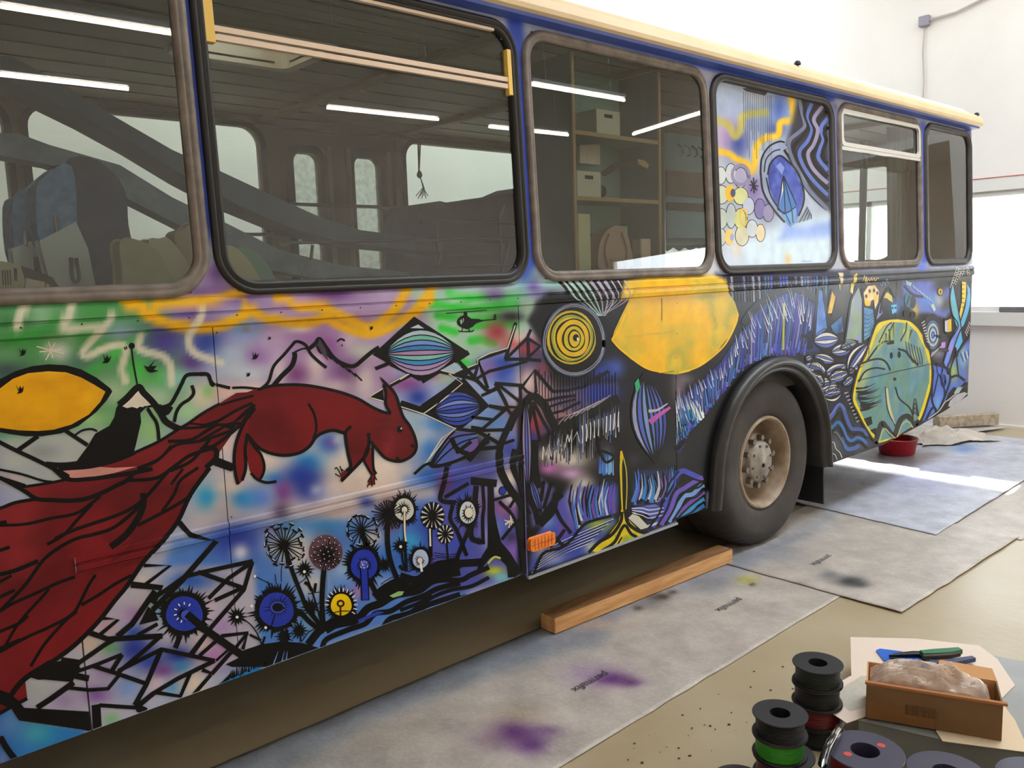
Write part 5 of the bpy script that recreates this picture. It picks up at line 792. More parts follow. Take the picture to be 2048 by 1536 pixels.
def sheet(name, xs, zfun, holes=None, parent=BUS, thick=.014, arch=False, label=None, m=None, yfun=None):
    """painted grid; zfun(x) -> array of z rows"""
    nx = len(xs); Z_ = np.array([zfun(x) for x in xs]); nz = Z_.shape[1]; X_ = np.repeat(np.array(xs)[:, None], nz, 1)
    Y_ = yS(X_, Z_); XX = X_.copy()
    over = X_ > XR                                      # wrap round the rear corner
    if over.any():
        R = .07; a = np.clip((X_ - XR) / R, 0, math.pi / 2); XX = np.where(over, XR + R * np.sin(a), X_); Y_ = np.where(over, Y_ + R * (1 - np.cos(a)) + np.maximum(0, (X_ - XR) - R * math.pi / 2), Y_)
    V = np.stack([XX, Y_, Z_], -1).reshape(-1, 3)
    u, v = w2px(V); C = field(u, v)
    k_ = np.clip((.45 - V[:, 0]) / .2, 0, 1)[:, None]          # sprayed ground beyond the left edge
    if k_.max() > 0:
        n1 = vnoise(V[:, 0], V[:, 2], .33, 7); n2 = vnoise(V[:, 0], V[:, 2], .22, 8); n3 = vnoise(V[:, 0], V[:, 2], .14, 9)
        pal = np.array([(60, 140, 70), (150, 186, 150), (110, 90, 160), (60, 96, 180), (190, 186, 196), (60, 140, 196)], float); t_ = np.clip((n1 * .6 + n2 * .4 - .15) / .7 + (1.3 - V[:, 2]) * .25, 0, .999) * 5; i_ = t_.astype(int); f_ = (t_ - i_)[:, None]
        Wd = pal[i_] * (1 - f_) + pal[i_ + 1] * f_; Wd = Wd * (.85 + .3 * n3[:, None]); C = C * (1 - k_) + Wd * k_
    C = lin_np(C); F = []
    for i in range(nx - 1):
        for j in range(nz - 1):
            cx = (X_[i, j] + X_[i + 1, j]) / 2; cz = (Z_[i, j] + Z_[i, j + 1]) / 2
            if arch and (math.hypot(cx - ARC[0], cz - ARC[1]) < .585 or (cz < ARC[1] and abs(cx - ARC[0]) < .585)): continue
            if holes and any(a + .018 < cx < b_ - .018 and c + .018 < cz < d - .018 and not (min(cx - a, b_ - cx) < .07 and min(cz - c, d - cz) < .07) for a, b_, c, d in holes): continue
            F.append((i * nz + j, (i + 1) * nz + j, (i + 1) * nz + j + 1, i * nz + j + 1))
    # returned edges: a lip along the bottom and the two sides
    n0 = len(V); V = np.vstack([V, V + np.array([0, thick, 0])]); C = np.vstack([C, C])
    if not holes:
        for i in range(nx - 1):
            if arch and abs((xs[i] + xs[i + 1]) / 2 - ARC[0]) < .585: continue
            F.append((i * nz, n0 + i * nz, n0 + (i + 1) * nz, (i + 1) * nz))
        for i in (0, nx - 1):
            for j in range(nz - 1): F.append((i * nz + j, i * nz + j + 1, n0 + i * nz + j + 1, n0 + i * nz + j))
    return obj(name, V, F, m or M_paint, parent, cols=C, label=label)
def rows(n, top):
    return lambda x: np.linspace(float(zbot(x)), top, n)
def rows_rail(top):
    def fn(x):
        b0 = float(zbot(x)); return np.concatenate([np.linspace(b0, .846, 46), rz[1:], np.linspace(.894, top, 66)[1:]])
    return fn
def xr(a, b, st=.010): return list(np.linspace(a, b, max(2, int(round((b - a) / st)) + 1)))
ZT = 1.5075
def rows_up(x): return np.concatenate([rz, np.linspace(.894, ZT, 66)[1:]])
def rows_lo(x): return np.linspace(float(zbot(x)), .8458, 46)
PANELS = [(-3.2, 1.0165, rows_up), (-3.2, .5675, rows_lo), (.572, 1.0165, rows_lo), (1.0195, 2.288, rows_rail(ZT)), (2.2925, 3.340, rows(112, ZT)), (3.344, 5.262, rows(112, ZT)), (5.265, 5.845, rows(90, ZT)), (5.849, 7.42, rows(90, ZT))]
for k, (a, b_, fn) in enumerate(PANELS):
    sheet('side_panel', sorted(xr(a, b_, .010 if a < 5 else .012) + ([.5712, .5724] if k == 0 else [])), fn, arch=(k == 5), thick=(.0 if k == 0 else .014))
sheet('belt_moulding', xr(-3.2, 7.42, .010), lambda x: np.concatenate([bz[:-1] + 1e-6 * np.arange(len(bz) - 1)]), thick=.002)
WX = [(-1.62, -.305), (-.29, 1.030), (1.041, 2.360), (2.388, 3.676), (3.690, 4.985), (5.035, 6.281), (6.335, 7.235)]
WZ = (1.600, 2.632)
sheet('window_wall', xr(-3.2, 7.42, .012), lambda x: np.linspace(1.6005, 2.668, 88), holes=[(a, b_, WZ[0], WZ[1]) for a, b_ in WX], thick=0.0)
def yU(z): return TILT * (z - 1.515)
def ringmesh(loops):
    """loops: list of closed 3D loops of equal length -> skin"""
    n = len(loops[0]); v = [p for L in loops for p in L]; f = []
    for k in range(len(loops) - 1):
        for i in range(n): j = (i + 1) % n; f.append((k * n + i, k * n + j, (k + 1) * n + j, (k + 1) * n + i))
    return v, f
def gasket_loop(a, b_, c, d, r, off): return [(x, yU(z) + off, z) for x, z in rrect(a, b_, c, d, r, 10)]
GM = [M_rub_g, M_rub_g, M_rub_k, M_rub_g, M_rub_d, M_rub_g, M_rub_d]
wins = []
for k, (a, b_) in enumerate(WX):
    c, d = WZ; prof = [(0, 0.0), (.003, -.012), (.012, -.018), (.022, -.018), (.026, -.013), (.030, -.016), (.038, -.014), (.044, -.006), (.046, .012)]
    if k in (2, 4): prof = [(0, 0.0), (.003, -.016), (.014, -.022), (.020, -.014), (.024, -.012), (.030, -.020), (.040, -.016), (.044, -.006), (.046, .012)]
    L = [gasket_loop(a + i, b_ - i, c + i, d - i, max(.03, .135 - i), o) for i, o in prof]
    w = obj('side_window', *ringmesh(L), GM[k], BUS, smooth=True); wins.append(w)
    gl = gasket_loop(a + .04, b_ - .04, c + .04, d - .04, .095, .004)
    if k == 4: continue
    obj('pane', gl, [tuple(range(len(gl)))], M_glass, w)
def bars(o, name, m, segs, w, h, dep=.02):
    b = MB()
    for (x0, z0), (x1, z1) in segs: b.bar((x0, yU(z0) - .004, z0), (x1, yU(z1) - .004, z1), dep, w if abs(x1 - x0) > abs(z1 - z0) else w, up=(0, 0, 1) if abs(x1 - x0) > abs(z1 - z0) else (1, 0, 0))
    return b.build(name, m, o)
# top-hung vents of the second and fifth window
o = wins[2]
for z in (2.378, 2.404): bars(o, 'vent_rail', M_alu, [((1.085, z), (2.315, z))], .017, .02)
bars(o, 'vent_rail', M_alu, [((1.16, 2.588), (2.24, 2.588))], .014, .02)
bars(o, 'masking_tape', M_tape, [((1.092, 2.36), (1.092, 2.56))], .03, .02, .026); bars(o, 'masking_tape', M_tape, [((2.308, 2.345), (2.308, 2.52))], .02, .02, .026)
o = wins[5]
for z in (2.350, 2.376): bars(o, 'vent_rail', M_aluw, [((5.065, z), (6.25, z))], .018, .02)
lp = [[(x, yU(z) + of, z) for x, z in rrect(5.07 + i, 6.245 - i, 2.36 + i, 2.588 - i, .03, 4)] for i, of in ((0, .0), (0, -.016), (.025, -.016), (.025, .0))]
obj('vent_frame', *ringmesh(lp), M_aluw, o)
# roof edge, gutter, roof
b = MB(); b.prism([(-.010, 2.650), (.055, 2.645), (.055, 2.672), (-.012, 2.668)], -3.2, 7.25, 'x'); b.build('drip_strip', mat('blue_strip', (52, 76, 170), .4, c2=(78, 104, 190), vscale=3), BUS)
pr = [(-.012, 2.664), (-.030, 2.672), (-.034, 2.690), (-.026, 2.725), (-.006, 2.748), (.04, 2.765), (.06, 2.70), (.05, 2.664)]
b = MB(); b.prism(pr, -3.2, 7.27, 'x'); b.build('roof_edge', M_cream, BUS)
M_roof = mat('roof_white', (220, 214, 204), .5)
HX = (1.46, 1.95, .80, 1.20)                         # roof hatch
rp = [(.03, 2.755), (.12, 2.82), (.35, 2.89), (.8, 2.94), (1.2, 2.95), (1.7, 2.94), (2.15, 2.89), (2.38, 2.82), (2.47, 2.755)]
v = []; f = []
for x in (-3.2, HX[0], HX[1], 7.25): v += [(x, y, z) for y, z in rp]
for i in range(3):
    for j in range(8):
        if i == 1 and j == 3: continue
        f.append((i * 9 + j, i * 9 + j + 1, (i + 1) * 9 + j + 1, (i + 1) * 9 + j))
obj('roof', v, f, M_roof, BUS, smooth=True)
for (u_, v_) in ((1585, 150), (1943, 250)):          # small clearance lamps on the roof edge
    pass
b = MB(); b.lathe([(0, .024), (.012, .02), (.018, .012), (.02, 0)], (4.47, -.005, 2.752), n=12); b.build('marker_lamp', M_rub_k, BUS)
b = MB(); b.lathe([(0, .024), (.012, .02), (.018, .012), (.02, 0)], (7.21, -.0, 2.748), n=12); b.build('marker_lamp', M_rub_k, BUS)
# ceiling liner with the hatch opening, hatch frame and lid
b = MB(); zc = 2.645
b.box(-3.1, HX[0], .1, 2.42, zc, zc + .01); b.box(HX[1], 7.2, .1, 2.42, zc, zc + .01); b.box(HX[0], HX[1], .1, HX[2], zc, zc + .01); b.box(HX[0], HX[1], HX[3], 2.42, zc, zc + .01)
b.build('ceiling_liner', M_liner2, BUS)
lp = [[(x, y, z) for x, y in rrect(HX[0] - .05, HX[1] + .05, HX[2] - .05, HX[3] + .05, .06, 5)] for z in (zc - .002, zc - .02)]
lp += [[(x, y, z) for x, y in rrect(HX[0], HX[1], HX[2], HX[3], .05, 5)] for z in (zc - .02, 2.94)]
hat = obj('roof_hatch', *ringmesh(lp), mat('hatch_frame', (246, 234, 212), .5), BUS)
m = bpy.data.materials.new('hatch_plastic'); m.use_nodes = True; nt = m.node_tree; nt.nodes.clear(); oo = nt.nodes.new('ShaderNodeOutputMaterial'); tl = nt.nodes.new('ShaderNodeBsdfTranslucent'); tl.inputs[0].default_value = (.95, .9, .82, 1); nt.links.new(tl.outputs[0], oo.inputs[0])
obj('hatch_lid', [(HX[0] - .03, HX[2] - .03, 2.955), (HX[0] - .03, HX[3] + .03, 2.955), (HX[0] - .25, HX[3] + .03, 3.44), (HX[0] - .25, HX[2] - .03, 3.44)], [(0, 1, 2, 3)], m, hat)
# lengthwise seams of the ceiling liner
for y in np.arange(.3, 2.4, .23):
    if HX[2] - .06 < y < HX[3] + .06:
        MB().box(-3.1, HX[0] - .06, y, y + .006, zc - .004, zc).box(HX[1] + .06, 7.1, y, y + .006, zc - .004, zc).build('ceiling_seam', M_darkint, BUS)
    else: MB().box(-3.1, 7.1, y, y + .006, zc - .004, zc).build('ceiling_seam', M_darkint, BUS)
for x in (-.9, .45, 2.42, 3.44, 4.79, 6.15): MB().box(x - .03, x + .03, .1, 2.42, zc - .03, zc - .004).build('ceiling_rib', M_liner, BUS)
# far side wall with its windows and folding door
FW = [(-1.6, -.3, 1.6, 2.58), (-.2, 1.01, 1.6, 2.58), (1.12, 2.39, 1.6, 2.58), (3.475, 4.735, 1.6, 2.58), (4.95, 6.10, 1.6, 2.58), (6.2, 7.1, 1.6, 2.58)]
DW = [(2.605, 2.795, 1.25, 2.45), (3.05, 3.26, 1.25, 2.45)]
def holed(name, x0, x1, z0, z1, y, hs, rr, m, th=.05, parent=BUS):
    me = bpy.data.curves.new(name, 'CURVE'); me.dimensions = '2D'; me.fill_mode = 'BOTH'; me.extrude = th / 2
    def sp(pts):
        s = me.splines.new('POLY'); s.points.add(len(pts) - 1); s.use_cyclic_u = True
        for q, (a, c) in zip(s.points, pts): q.co = (a, c, 0, 1)
    sp([(x0, z0), (x1, z0), (x1, z1), (x0, z1)])
    for (a, b_, c, d) in hs: sp(rrect(a, b_, c, d, rr, 6))
    t = bpy.data.objects.new('tmp', me); COL.objects.link(t); t.rotation_euler = (math.pi / 2, 0, 0); t.location = (0, y, 0)
    dg = bpy.context.evaluated_depsgraph_get(); dg.update(); ms = bpy.data.meshes.new_from_object(t.evaluated_get(dg)); ms.transform(Matrix.Translation((0, y, 0)) @ Matrix.Rotation(math.pi / 2, 4, 'X'))
    bpy.data.objects.remove(t); ms.name = name; ms.materials.clear(); ms.materials.append(m)
    o = bpy.data.objects.new(name, ms); COL.objects.link(o); setpar(o, parent); return o
far = holed('far_side_wall', -3.2, 2.47, .4, 2.70, 2.45, FW[:3], .11, M_liner)
far2 = holed('far_side_wall', 3.42, 7.25, .4, 2.70, 2.45, FW[3:], .11, M_liner)
dr = holed('folding_door', 2.47, 3.42, .4, 2.70, 2.46, DW, .06, M_liner)
M_fglass = glassmat('far_glass', (.93, .97, .94), 1.5, 1.0)
for (a, b_, c, d) in FW:
    p = rrect(a - .01, b_ + .01, c - .01, d + .01, .11, 6); obj('far_pane', [(x, 2.455, z) for x, z in p], [tuple(range(len(p)))], M_fglass, far if a < 3 else far2)
    lp = [[(x, y, z) for x, z in rrect(a - i, b_ + i, c - i, d + i, .11 + i, 6)] for i, y in ((-.004, 2.44), (.0, 2.41), (.035, 2.41), (.035, 2.425))]
    obj('far_gasket', *ringmesh(lp), M_rub_d, far if a < 3 else far2)
M_frost = mat('frosted_glass', (205, 218, 205), .6, c2=(150, 165, 150), vscale=26, detail=2, trans=.0)
bsd = M_frost.node_tree.nodes['Principled BSDF']; bsd.inputs['Transmission Weight'].default_value = .85; bsd.inputs['IOR'].default_value = 1.02
for (a, b_, c, d) in DW:
    p = rrect(a - .01, b_ + .01, c - .01, d + .01, .06, 6); obj('door_pane', [(x, 2.46, z) for x, z in p], [tuple(range(len(p)))], M_frost, dr)
    lp = [[(x, y, z) for x, z in rrect(a - i, b_ + i, c - i, d + i, .06 + i, 6)] for i, y in ((-.004, 2.45), (.0, 2.41), (.05, 2.41), (.05, 2.43))]
    obj('door_gasket', *ringmesh(lp), M_rub_k, dr)
M_strip = mat('door_strip', (172, 160, 138), .5, var=.1)
for x in (2.845, 2.99, 3.31, 3.39): MB().box(x, x + .03, 2.40, 2.43, .5, 2.50).build('door_strip', M_strip, dr)
M_rail = mat('brushed_rail', (150, 150, 145), .3, metal=.8)
for z in (2.12, 1.93): MB().tube([(2.2, 2.36, z), (3.48, 2.36, z)], .012, 8).build('handrail', M_rail, BUS)
MB().tube([(1.0, 2.385, 2.60), (2.2, 2.385, 2.60), (3.0, 2.385, 2.585), (3.4, 2.385, 2.605), (4.4, 2.385, 2.59)], .008, 6).build('ceiling_cable', M_darkint, BUS)
# floor, rear wall with rear window, front end, skirt behind, chassis
MB().box(-3.15, 7.2, .05, 2.42, .92, .98).build('bus_floor', M_darkint, BUS)
MB().box(-3.15, 7.15, .05, .09, .98, 1.58).build('near_side_lining', M_darkint, BUS)
def rear_open():
    b = MB(); x0, x1 = 7.27, 7.32; Y0, Y1, Z0, Z1 = .60, 2.0, 1.63, 2.48
    b.box(x0, x1, .08, Y0, .55, 2.76); b.box(x0, x1, Y1, 2.47, .55, 2.76); b.box(x0, x1, Y0, Y1, .55, Z0); b.box(x0, x1, Y0, Y1, Z1, 2.76)
    o = b.build('rear_wall', mat('rear_blue', (40, 50, 90), .45), BUS)
    lp = [[(x, y, z) for y, z in rrect(Y0 - .02 + i, Y1 + .02 - i, Z0 - .02 + i, Z1 + .02 - i, .14, 8)] for i, x in ((0, 7.265), (0, 7.25), (.05, 7.25), (.05, 7.33), (0, 7.335))]
    obj('rear_gasket', *ringmesh(lp), M_rub_g, o); p = rrect(Y0, Y1, Z0, Z1, .12, 8); obj('rear_pane', [(7.29, y, z) for y, z in p], [tuple(range(len(p)))], M_fglass, o)
rear_open()
MB().box(-3.25, -3.2, .0, 2.5, .4, 2.76).build('front_wall', M_paint if False else mat('front_blue', (60, 80, 150), .5), BUS)
MB().box(-3.2, 7.2, 2.40, 2.46, .37, .95).build('far_skirt', M_under, BUS)
b = MB(); b.box(-3.0, 3.45, .55, 1.95, .42, .9).box(5.05, 7.0, .5, 2.0, .55, .9); b.build('chassis', M_under, BUS)
# exhaust pipe end behind the flap
MB().tube([(2.6, .62, .36), (3.35, .50, .36), (3.75, .36, .35), (3.86, .32, .34)], .062, 14, caps=False).build('exhaust_pipe', mat('rusty_pipe', (96, 78, 66), .7, c2=(60, 50, 46), vscale=20), BUS)
# wheel arch flare and mud flap
path = []
for k in range(25):
    a = math.radians(180 - 180 * k / 24); path.append((math.cos(a), math.sin(a)))
def archloop(r, y):
    pts = [(ARC[0] - r - .02, y, .362)] + [(ARC[0] + r * c, y, ARC[1] + r * s) for c, s in path] + [(ARC[0] + r + .02, y, .375)]; return pts
prof = [(.628, .004), (.632, -.02), (.625, -.042), (.605, -.056), (.585, -.062), (.575, -.045), (.572, -.030), (.560, -.036), (.548, -.034), (.542, -.01), (.542, .30)]
lp = [archloop(r, y) for r, y in prof]; n = len(lp[0]); v = [p for L in lp for p in L]; f = [(k * n + i, k * n + i + 1, (k + 1) * n + i + 1, (k + 1) * n + i) for k in range(len(lp) - 1) for i in range(n - 1)]
obj('wheel_arch_flare', v, f, mat('arch_rubber', (44, 42, 42), .38, var=.2, vscale=8), BUS, smooth=True)
lp = [archloop(r, y) for r, y in ((.60, .02), (.60, .75), (.05, .75))]; v = [p for L in lp for p in L]; f = [(k * n + i, k * n + i + 1, (k + 1) * n + i + 1, (k + 1) * n + i) for k in range(2) for i in range(n - 1)]
obj('wheel_well', v, f, M_under, BUS)
b = MB(); b.obox((4.905, .20, .36), (.016, .36, .50), Matrix.Rotation(math.radians(-2), 3, 'Y')); bevel(b.build('mud_flap', mat('flap_rubber', (26, 25, 26), .55), BUS), .004)
# indicator lamp on the flap panel
xz = px2xz(np.array([1064, 1100, 1101, 1066]), np.array([1080, 1066, 1086, 1096])); 
q = [(2.305, .470), (2.445, .480), (2.445, .528), (2.305, .518)]; q = rrect(2.303, 2.443, .470, .522, .012, 3)
b = MB(); b.prism(q, -.022, .0); lamp = bevel(b.build('indicator_lamp', mat('orange_lens', (236, 110, 20), .25, c2=(250, 150, 50), vscale=60, spec=.7), BUS), .004)
for k in range(1, 7): MB().box(2.303 + k * .02, 2.3045 + k * .02, -.0235, -.021, .474, .518).build('lens_rib', mat('orange_dark', (190, 70, 10), .4), lamp)
MB().box(2.303, 2.443, -.0235, -.021, .4955, .497).build('lens_rib', MATS['orange_dark'], lamp)
# rivets along the belt moulding
rv = None; M_riv = mat('rivet', (70, 66, 60), .5)
for k in range(46):
    x = .5 + k * .148
    if rv is None: rv = MB().lathe([(0, -.002), (.0022, -.0015), (.003, 0)], (0, 0, 0), 'y', 8).build('rivet', M_riv); rv.location = (x, -.016, 1.541); setpar(rv, BUS); rv.matrix_parent_inverse = Matrix.Translation(BUS.location).inverted(); continue
    o = rv.copy(); COL.objects.link(o); o.location = (x, -.016, 1.541)
for (x, z) in [(2.302, 1.3), (2.302, 1.0), (2.302, .70), (2.302, .58), (2.302, .44), (3.352, 1.47), (3.352, 1.32), (3.352, 1.1), (3.335, 1.2), (3.335, 1.02), (1.03, .905), (1.03, 1.49)]:
    o = rv.copy(); COL.objects.link(o); o.location = (x, -.001, z)
# bright lower edge strip of the flap
MB().box(2.293, 3.338, -.010, .006, .347, .357).build('edge_strip', mat('bare_edge', (170, 175, 185), .3, metal=.4), BUS)
MB().box(2.2885, 2.2935, -.004, .01, .36, .86).build('corner_strip', mat('edge_lavender', (120, 118, 175), .35, c2=(70, 70, 130), vscale=5), BUS)
# ---- rear wheel
WC = (4.25, 0.0, .5)
n = 96; prof = [(.272, .03), (.282, .012), (.33, .000), (.40, -.012), (.44, -.008), (.470, .010), (.488, .035), (.498, .06), (.500, .12), (.500, .20), (.498, .26), (.485, .29), (.43, .31), (.272, .28)]
v = []; f = []; m_ = len(prof)
for k in range(n * 2):
    a = 2 * math.pi * k / (n * 2)
    for i, (r, y) in enumerate(prof):
        rr = r - (.008 if (i in (6, 7, 8, 9, 10) and k % 4 == 0) else 0); v.append((WC[0] + rr * math.cos(a), .03 + y, WC[2] + rr * math.sin(a)))
for k in range(n * 2):
    k2 = (k + 1) % (n * 2)
    for i in range(m_ - 1): f.append((k * m_ + i, k2 * m_ + i, k2 * m_ + i + 1, k * m_ + i + 1))
M_tyre = mat('tyre_rubber', (52, 48, 45), .75, c2=(72, 65, 60), vscale=5, bump=.1, bscale=60)
tyre = obj('wheel', v, f, M_tyre, BUS, smooth=True, label='black rear tyre on a rusty beige rim')
M_rim = mat('rusty_rim', (178, 160, 138), .55, c2=(140, 116, 92), vscale=9, metal=.0, bump=.15, bscale=40)
MB().lathe([(.276, .040), (.274, .022), (.266, .014), (.256, .018), (.248, .045), (.240, .10), (.236, .19), (.20, .215), (.12, .215)], (WC[0], .02, WC[2]), 'y', 56).build('rim', M_rim, tyre, smooth=True)
M_hub = mat('hub_grey', (168, 160, 150), .5, c2=(130, 118, 106), vscale=14, metal=.1, bump=.15, bscale=50)
MB().lathe([(.165, .22), (.165, .12), (.155, .105), (.122, .10), (.120, .075), (.112, .068), (.05, .066), (.045, .06), (.0, .058)], (WC[0], .0, WC[2]), 'y', 40).build('hub', M_hub, tyre, smooth=True)
M_nut = mat('lug_nut', (120, 110, 100), .45, metal=.5)
nut = None
for ring_r, cnt, sz, yy in ((.142, 10, .017, .072), (.098, 8, .008, .058)):
    for k in range(cnt):
        a = 2 * math.pi * (k + .3) / cnt; x, z = WC[0] + ring_r * math.cos(a), WC[2] + ring_r * math.sin(a)
        MB().lathe([(0, -.0), (sz, 0), (sz, .035), (0, .035)], (x, yy, z), 'y', 6).build('lug_nut', M_nut, tyre)
MB().box(WC[0] - .008, WC[0] + .008, .05, .06, WC[2] - .03, WC[2] - .01).build('hub_slot', M_under, tyre)
b = MB(); b.lathe([(.30, .36), (.42, .37), (.49, .40), (.50, .45), (.50, .58), (.45, .64), (.3, .64)], (WC[0], 0, WC[2]), 'y', 48); b.build('inner_wheel', M_tyre, BUS, smooth=True)
b = MB(); b.lathe([(.30, 1.9), (.45, 1.9), (.5, 1.95), (.5, 2.4), (.45, 2.45), (.3, 2.45)], (WC[0], 0, WC[2]), 'y', 40).lathe([(.12, .5), (.12, 2.2)], (WC[0], 0, WC[2]), 'y', 16); b.build('axle', M_under, BUS)
build_motifs(BUS, M_paint)
# painted panel in the blanked window opening
pw = wins[4]; a, b_ = WX[4]; xs = np.linspace(a + .035, b_ - .035, 110); zs = np.linspace(WZ[0] + .035, WZ[1] - .035, 90)
Xg, Zg = np.meshgrid(xs, zs, indexing='ij'); Yg = yU(Zg) + .003; V = np.stack([Xg, Yg, Zg], -1).reshape(-1, 3); u, v_ = w2px(V); C = lin_np(field(u, v_, PFIELD, (176, 186, 204)))
F = [(i * 90 + j, (i + 1) * 90 + j, (i + 1) * 90 + j + 1, i * 90 + j + 1) for i in range(109) for j in range(89)]
pan = obj('painted_panel', V, F, M_paint, pw, cols=C)
PV = [(x, y + .0065 - .0036, z) for x, y, z in PANEL_PIC['v']]; keep = []
for q in PANEL_PIC['f']:
    cx = sum(PV[i][0] for i in q) / len(q); cz = sum(PV[i][2] for i in q) / len(q)
    if a + .045 < cx < b_ - .045 and WZ[0] + .045 < cz < WZ[1] - .045: keep.append(q)
obj('painted_picture', PV, keep, M_paint, pw, cols=np.array(PANEL_PIC['c']), label='blue dome, dark swirls and flower petals')

# ------------------------------------------------------------------ protective sheets on the floor
SF = []
_keep = FIELD; FIELD = SF
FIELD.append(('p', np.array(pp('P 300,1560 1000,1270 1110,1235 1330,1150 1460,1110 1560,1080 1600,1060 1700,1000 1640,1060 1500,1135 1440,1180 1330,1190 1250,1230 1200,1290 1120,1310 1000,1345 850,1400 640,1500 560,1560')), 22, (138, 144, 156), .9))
for a in (('P', 1200, 1355, 60, 24, (150, 110, 160), .5), ('P', 1222, 1358, 36, 13, (88, 36, 110), .95), ('P', 1262, 1366, 24, 8, (96, 46, 116), .9), ('P', 1170, 1345, 50, 20, (170, 150, 176), .6), ('P', 1030, 1465, 44, 26, (88, 36, 112), .95), ('P', 1062, 1490, 36, 20, (96, 48, 120), .9), ('P', 1090, 1462, 34, 10, (120, 76, 136), .8), ('P', 980, 1480, 60, 24, (140, 110, 130), .5), ('P', 1040, 1430, 60, 24, (176, 160, 130), .6), ('P', 1310, 1196, 18, 8, (60, 54, 56), .9), ('P', 1276, 1217, 10, 5, (46, 42, 44), .95), ('P', 1326, 1194, 14, 6, (40, 38, 38), .95), ('P', 1345, 1185, 10, 4, (50, 46, 46), .9), ('P', 1300, 1205, 26, 12, (120, 120, 124), .6), ('P', 1495, 1160, 22, 8, (186, 178, 80), .9), ('P', 1505, 1170, 6, 3, (40, 40, 40), .95), ('P', 1200, 1250, 60, 12, (206, 176, 150), .5), ('P', 1700, 1163, 30, 10, (40, 40, 44), .95), ('P', 1660, 1150, 24, 8, (110, 112, 116), .8), ('P', 1720, 1170, 20, 6, (60, 60, 64), .8), ('P', 1560, 1110, 70, 16, (150, 150, 156), .7), ('P', 1640, 1060, 60, 24, (196, 192, 188), .5), ('P', 1500, 1290, 120, 30, (190, 178, 170), .5), ('P', 800, 1470, 120, 40, (176, 164, 150), .6), ('P', 620, 1520, 120, 30, (150, 150, 146), .6), ('P', 1850, 950, 120, 40, (186, 190, 226), .8), ('P', 1930, 898, 26, 8, (90, 140, 220), .7), ('P', 1700, 990, 70, 16, (170, 172, 180), .6)): blob(*a)
FIELD = _keep
def sheetmat():
    m = bpy.data.materials.new('floor_sheet'); m.use_nodes = True; nt = m.node_tree; b = nt.nodes['Principled BSDF']; a = nt.nodes.new('ShaderNodeAttribute'); a.attribute_name = 'Col'
    tc = nt.nodes.new('ShaderNodeTexCoord'); n = nt.nodes.new('ShaderNodeTexNoise'); n.inputs['Scale'].default_value = 5.5; n.inputs['Detail'].default_value = 10; n.inputs['Roughness'].default_value = .65; nt.links.new(tc.outputs['Object'], n.inputs['Vector'])
    n3 = nt.nodes.new('ShaderNodeTexVoronoi'); n3.inputs['Scale'].default_value = 55; nt.links.new(tc.outputs['Object'], n3.inputs['Vector'])
    mr = nt.nodes.new('ShaderNodeMapRange'); mr.inputs[1].default_value = .3; mr.inputs[2].default_value = .72; mr.inputs[3].default_value = .70; mr.inputs[4].default_value = 1.18; nt.links.new(n.outputs['Fac'], mr.inputs[0])
    m2 = nt.nodes.new('ShaderNodeMapRange'); m2.inputs[1].default_value = 0; m2.inputs[2].default_value = .6; m2.inputs[3].default_value = 1.05; m2.inputs[4].default_value = .94; nt.links.new(n3.outputs['Distance'], m2.inputs[0])
    mm = nt.nodes.new('ShaderNodeMath'); mm.operation = 'MULTIPLY'; nt.links.new(mr.outputs[0], mm.inputs[0]); nt.links.new(m2.outputs[0], mm.inputs[1])
    mx = nt.nodes.new('ShaderNodeMix'); mx.data_type = 'RGBA'; mx.blend_type = 'MULTIPLY'; mx.inputs[0].default_value = 1; nt.links.new(a.outputs['Color'], mx.inputs[6]); nt.links.new(mm.outputs[0], mx.inputs[7]); nt.links.new(mx.outputs[2], b.inputs['Base Color'])
    b.inputs['Roughness'].default_value = .45
    bp = nt.nodes.new('ShaderNodeBump'); bp.inputs['Strength'].default_value = .16; bp.inputs['Distance'].default_value = .01; nt.links.new(n3.outputs['Distance'], bp.inputs['Height']); nt.links.new(bp.outputs[0], b.inputs['Normal']); return m
M_sheet = sheetmat()
def floor_sheet(poly_pts, lift, label, base=(196, 186, 176), st=.025):
    """irregular sheet: grid clipped to a convex outline by snapping"""
    xs_ = [p[0] for p in poly_pts]; ys_ = [p[1] for p in poly_pts]; x0, x1, y0, y1 = min(xs_), max(xs_), min(ys_), max(ys_)
    nx = int((x1 - x0) / st) + 2; ny = int((y1 - y0) / st) + 2
    # bilinear patch between four corners a b c d
    A, B, C_, D_ = [np.array(p) for p in poly_pts]; U = np.linspace(0, 1, nx)[:, None, None]; Vv = np.linspace(0, 1, ny)[None, :, None]
    P2 = (1 - U) * (1 - Vv) * A + U * (1 - Vv) * B + U * Vv * C_ + (1 - U) * Vv * D_
    P2[:, 0, 1] += .008 * (vnoise(P2[:, 0, 0], 0 * P2[:, 0, 0], .12, 3) - .5)
    z = lift + .003 * vnoise(P2[..., 0], P2[..., 1], .16, 4) + .002 * vnoise(P2[..., 0], P2[..., 1], .05, 5)
    V = np.concatenate([P2, z[..., None]], -1).reshape(-1, 3); u, v = w2px(V); C = lin_np(field(u, v, SF, base))
    F = [(i * ny + j, (i + 1) * ny + j, (i + 1) * ny + j + 1, i * ny + j + 1) for i in range(nx - 1) for j in range(ny - 1)]
    o = obj('floor_sheet', V, F, M_sheet, cols=C, smooth=True, label=label, cat='floor sheet', group='protective sheets on the floor')
    s = o.modifiers.new('thick', 'SOLIDIFY'); s.thickness = .002; s.offset = 1; return o
floor_sheet([(-1.2, -.70), (3.83, -.645), (3.83, .17), (-1.2, .17)], .001, 'grey protective floor sheet with purple paint spots beside the wooden beam')
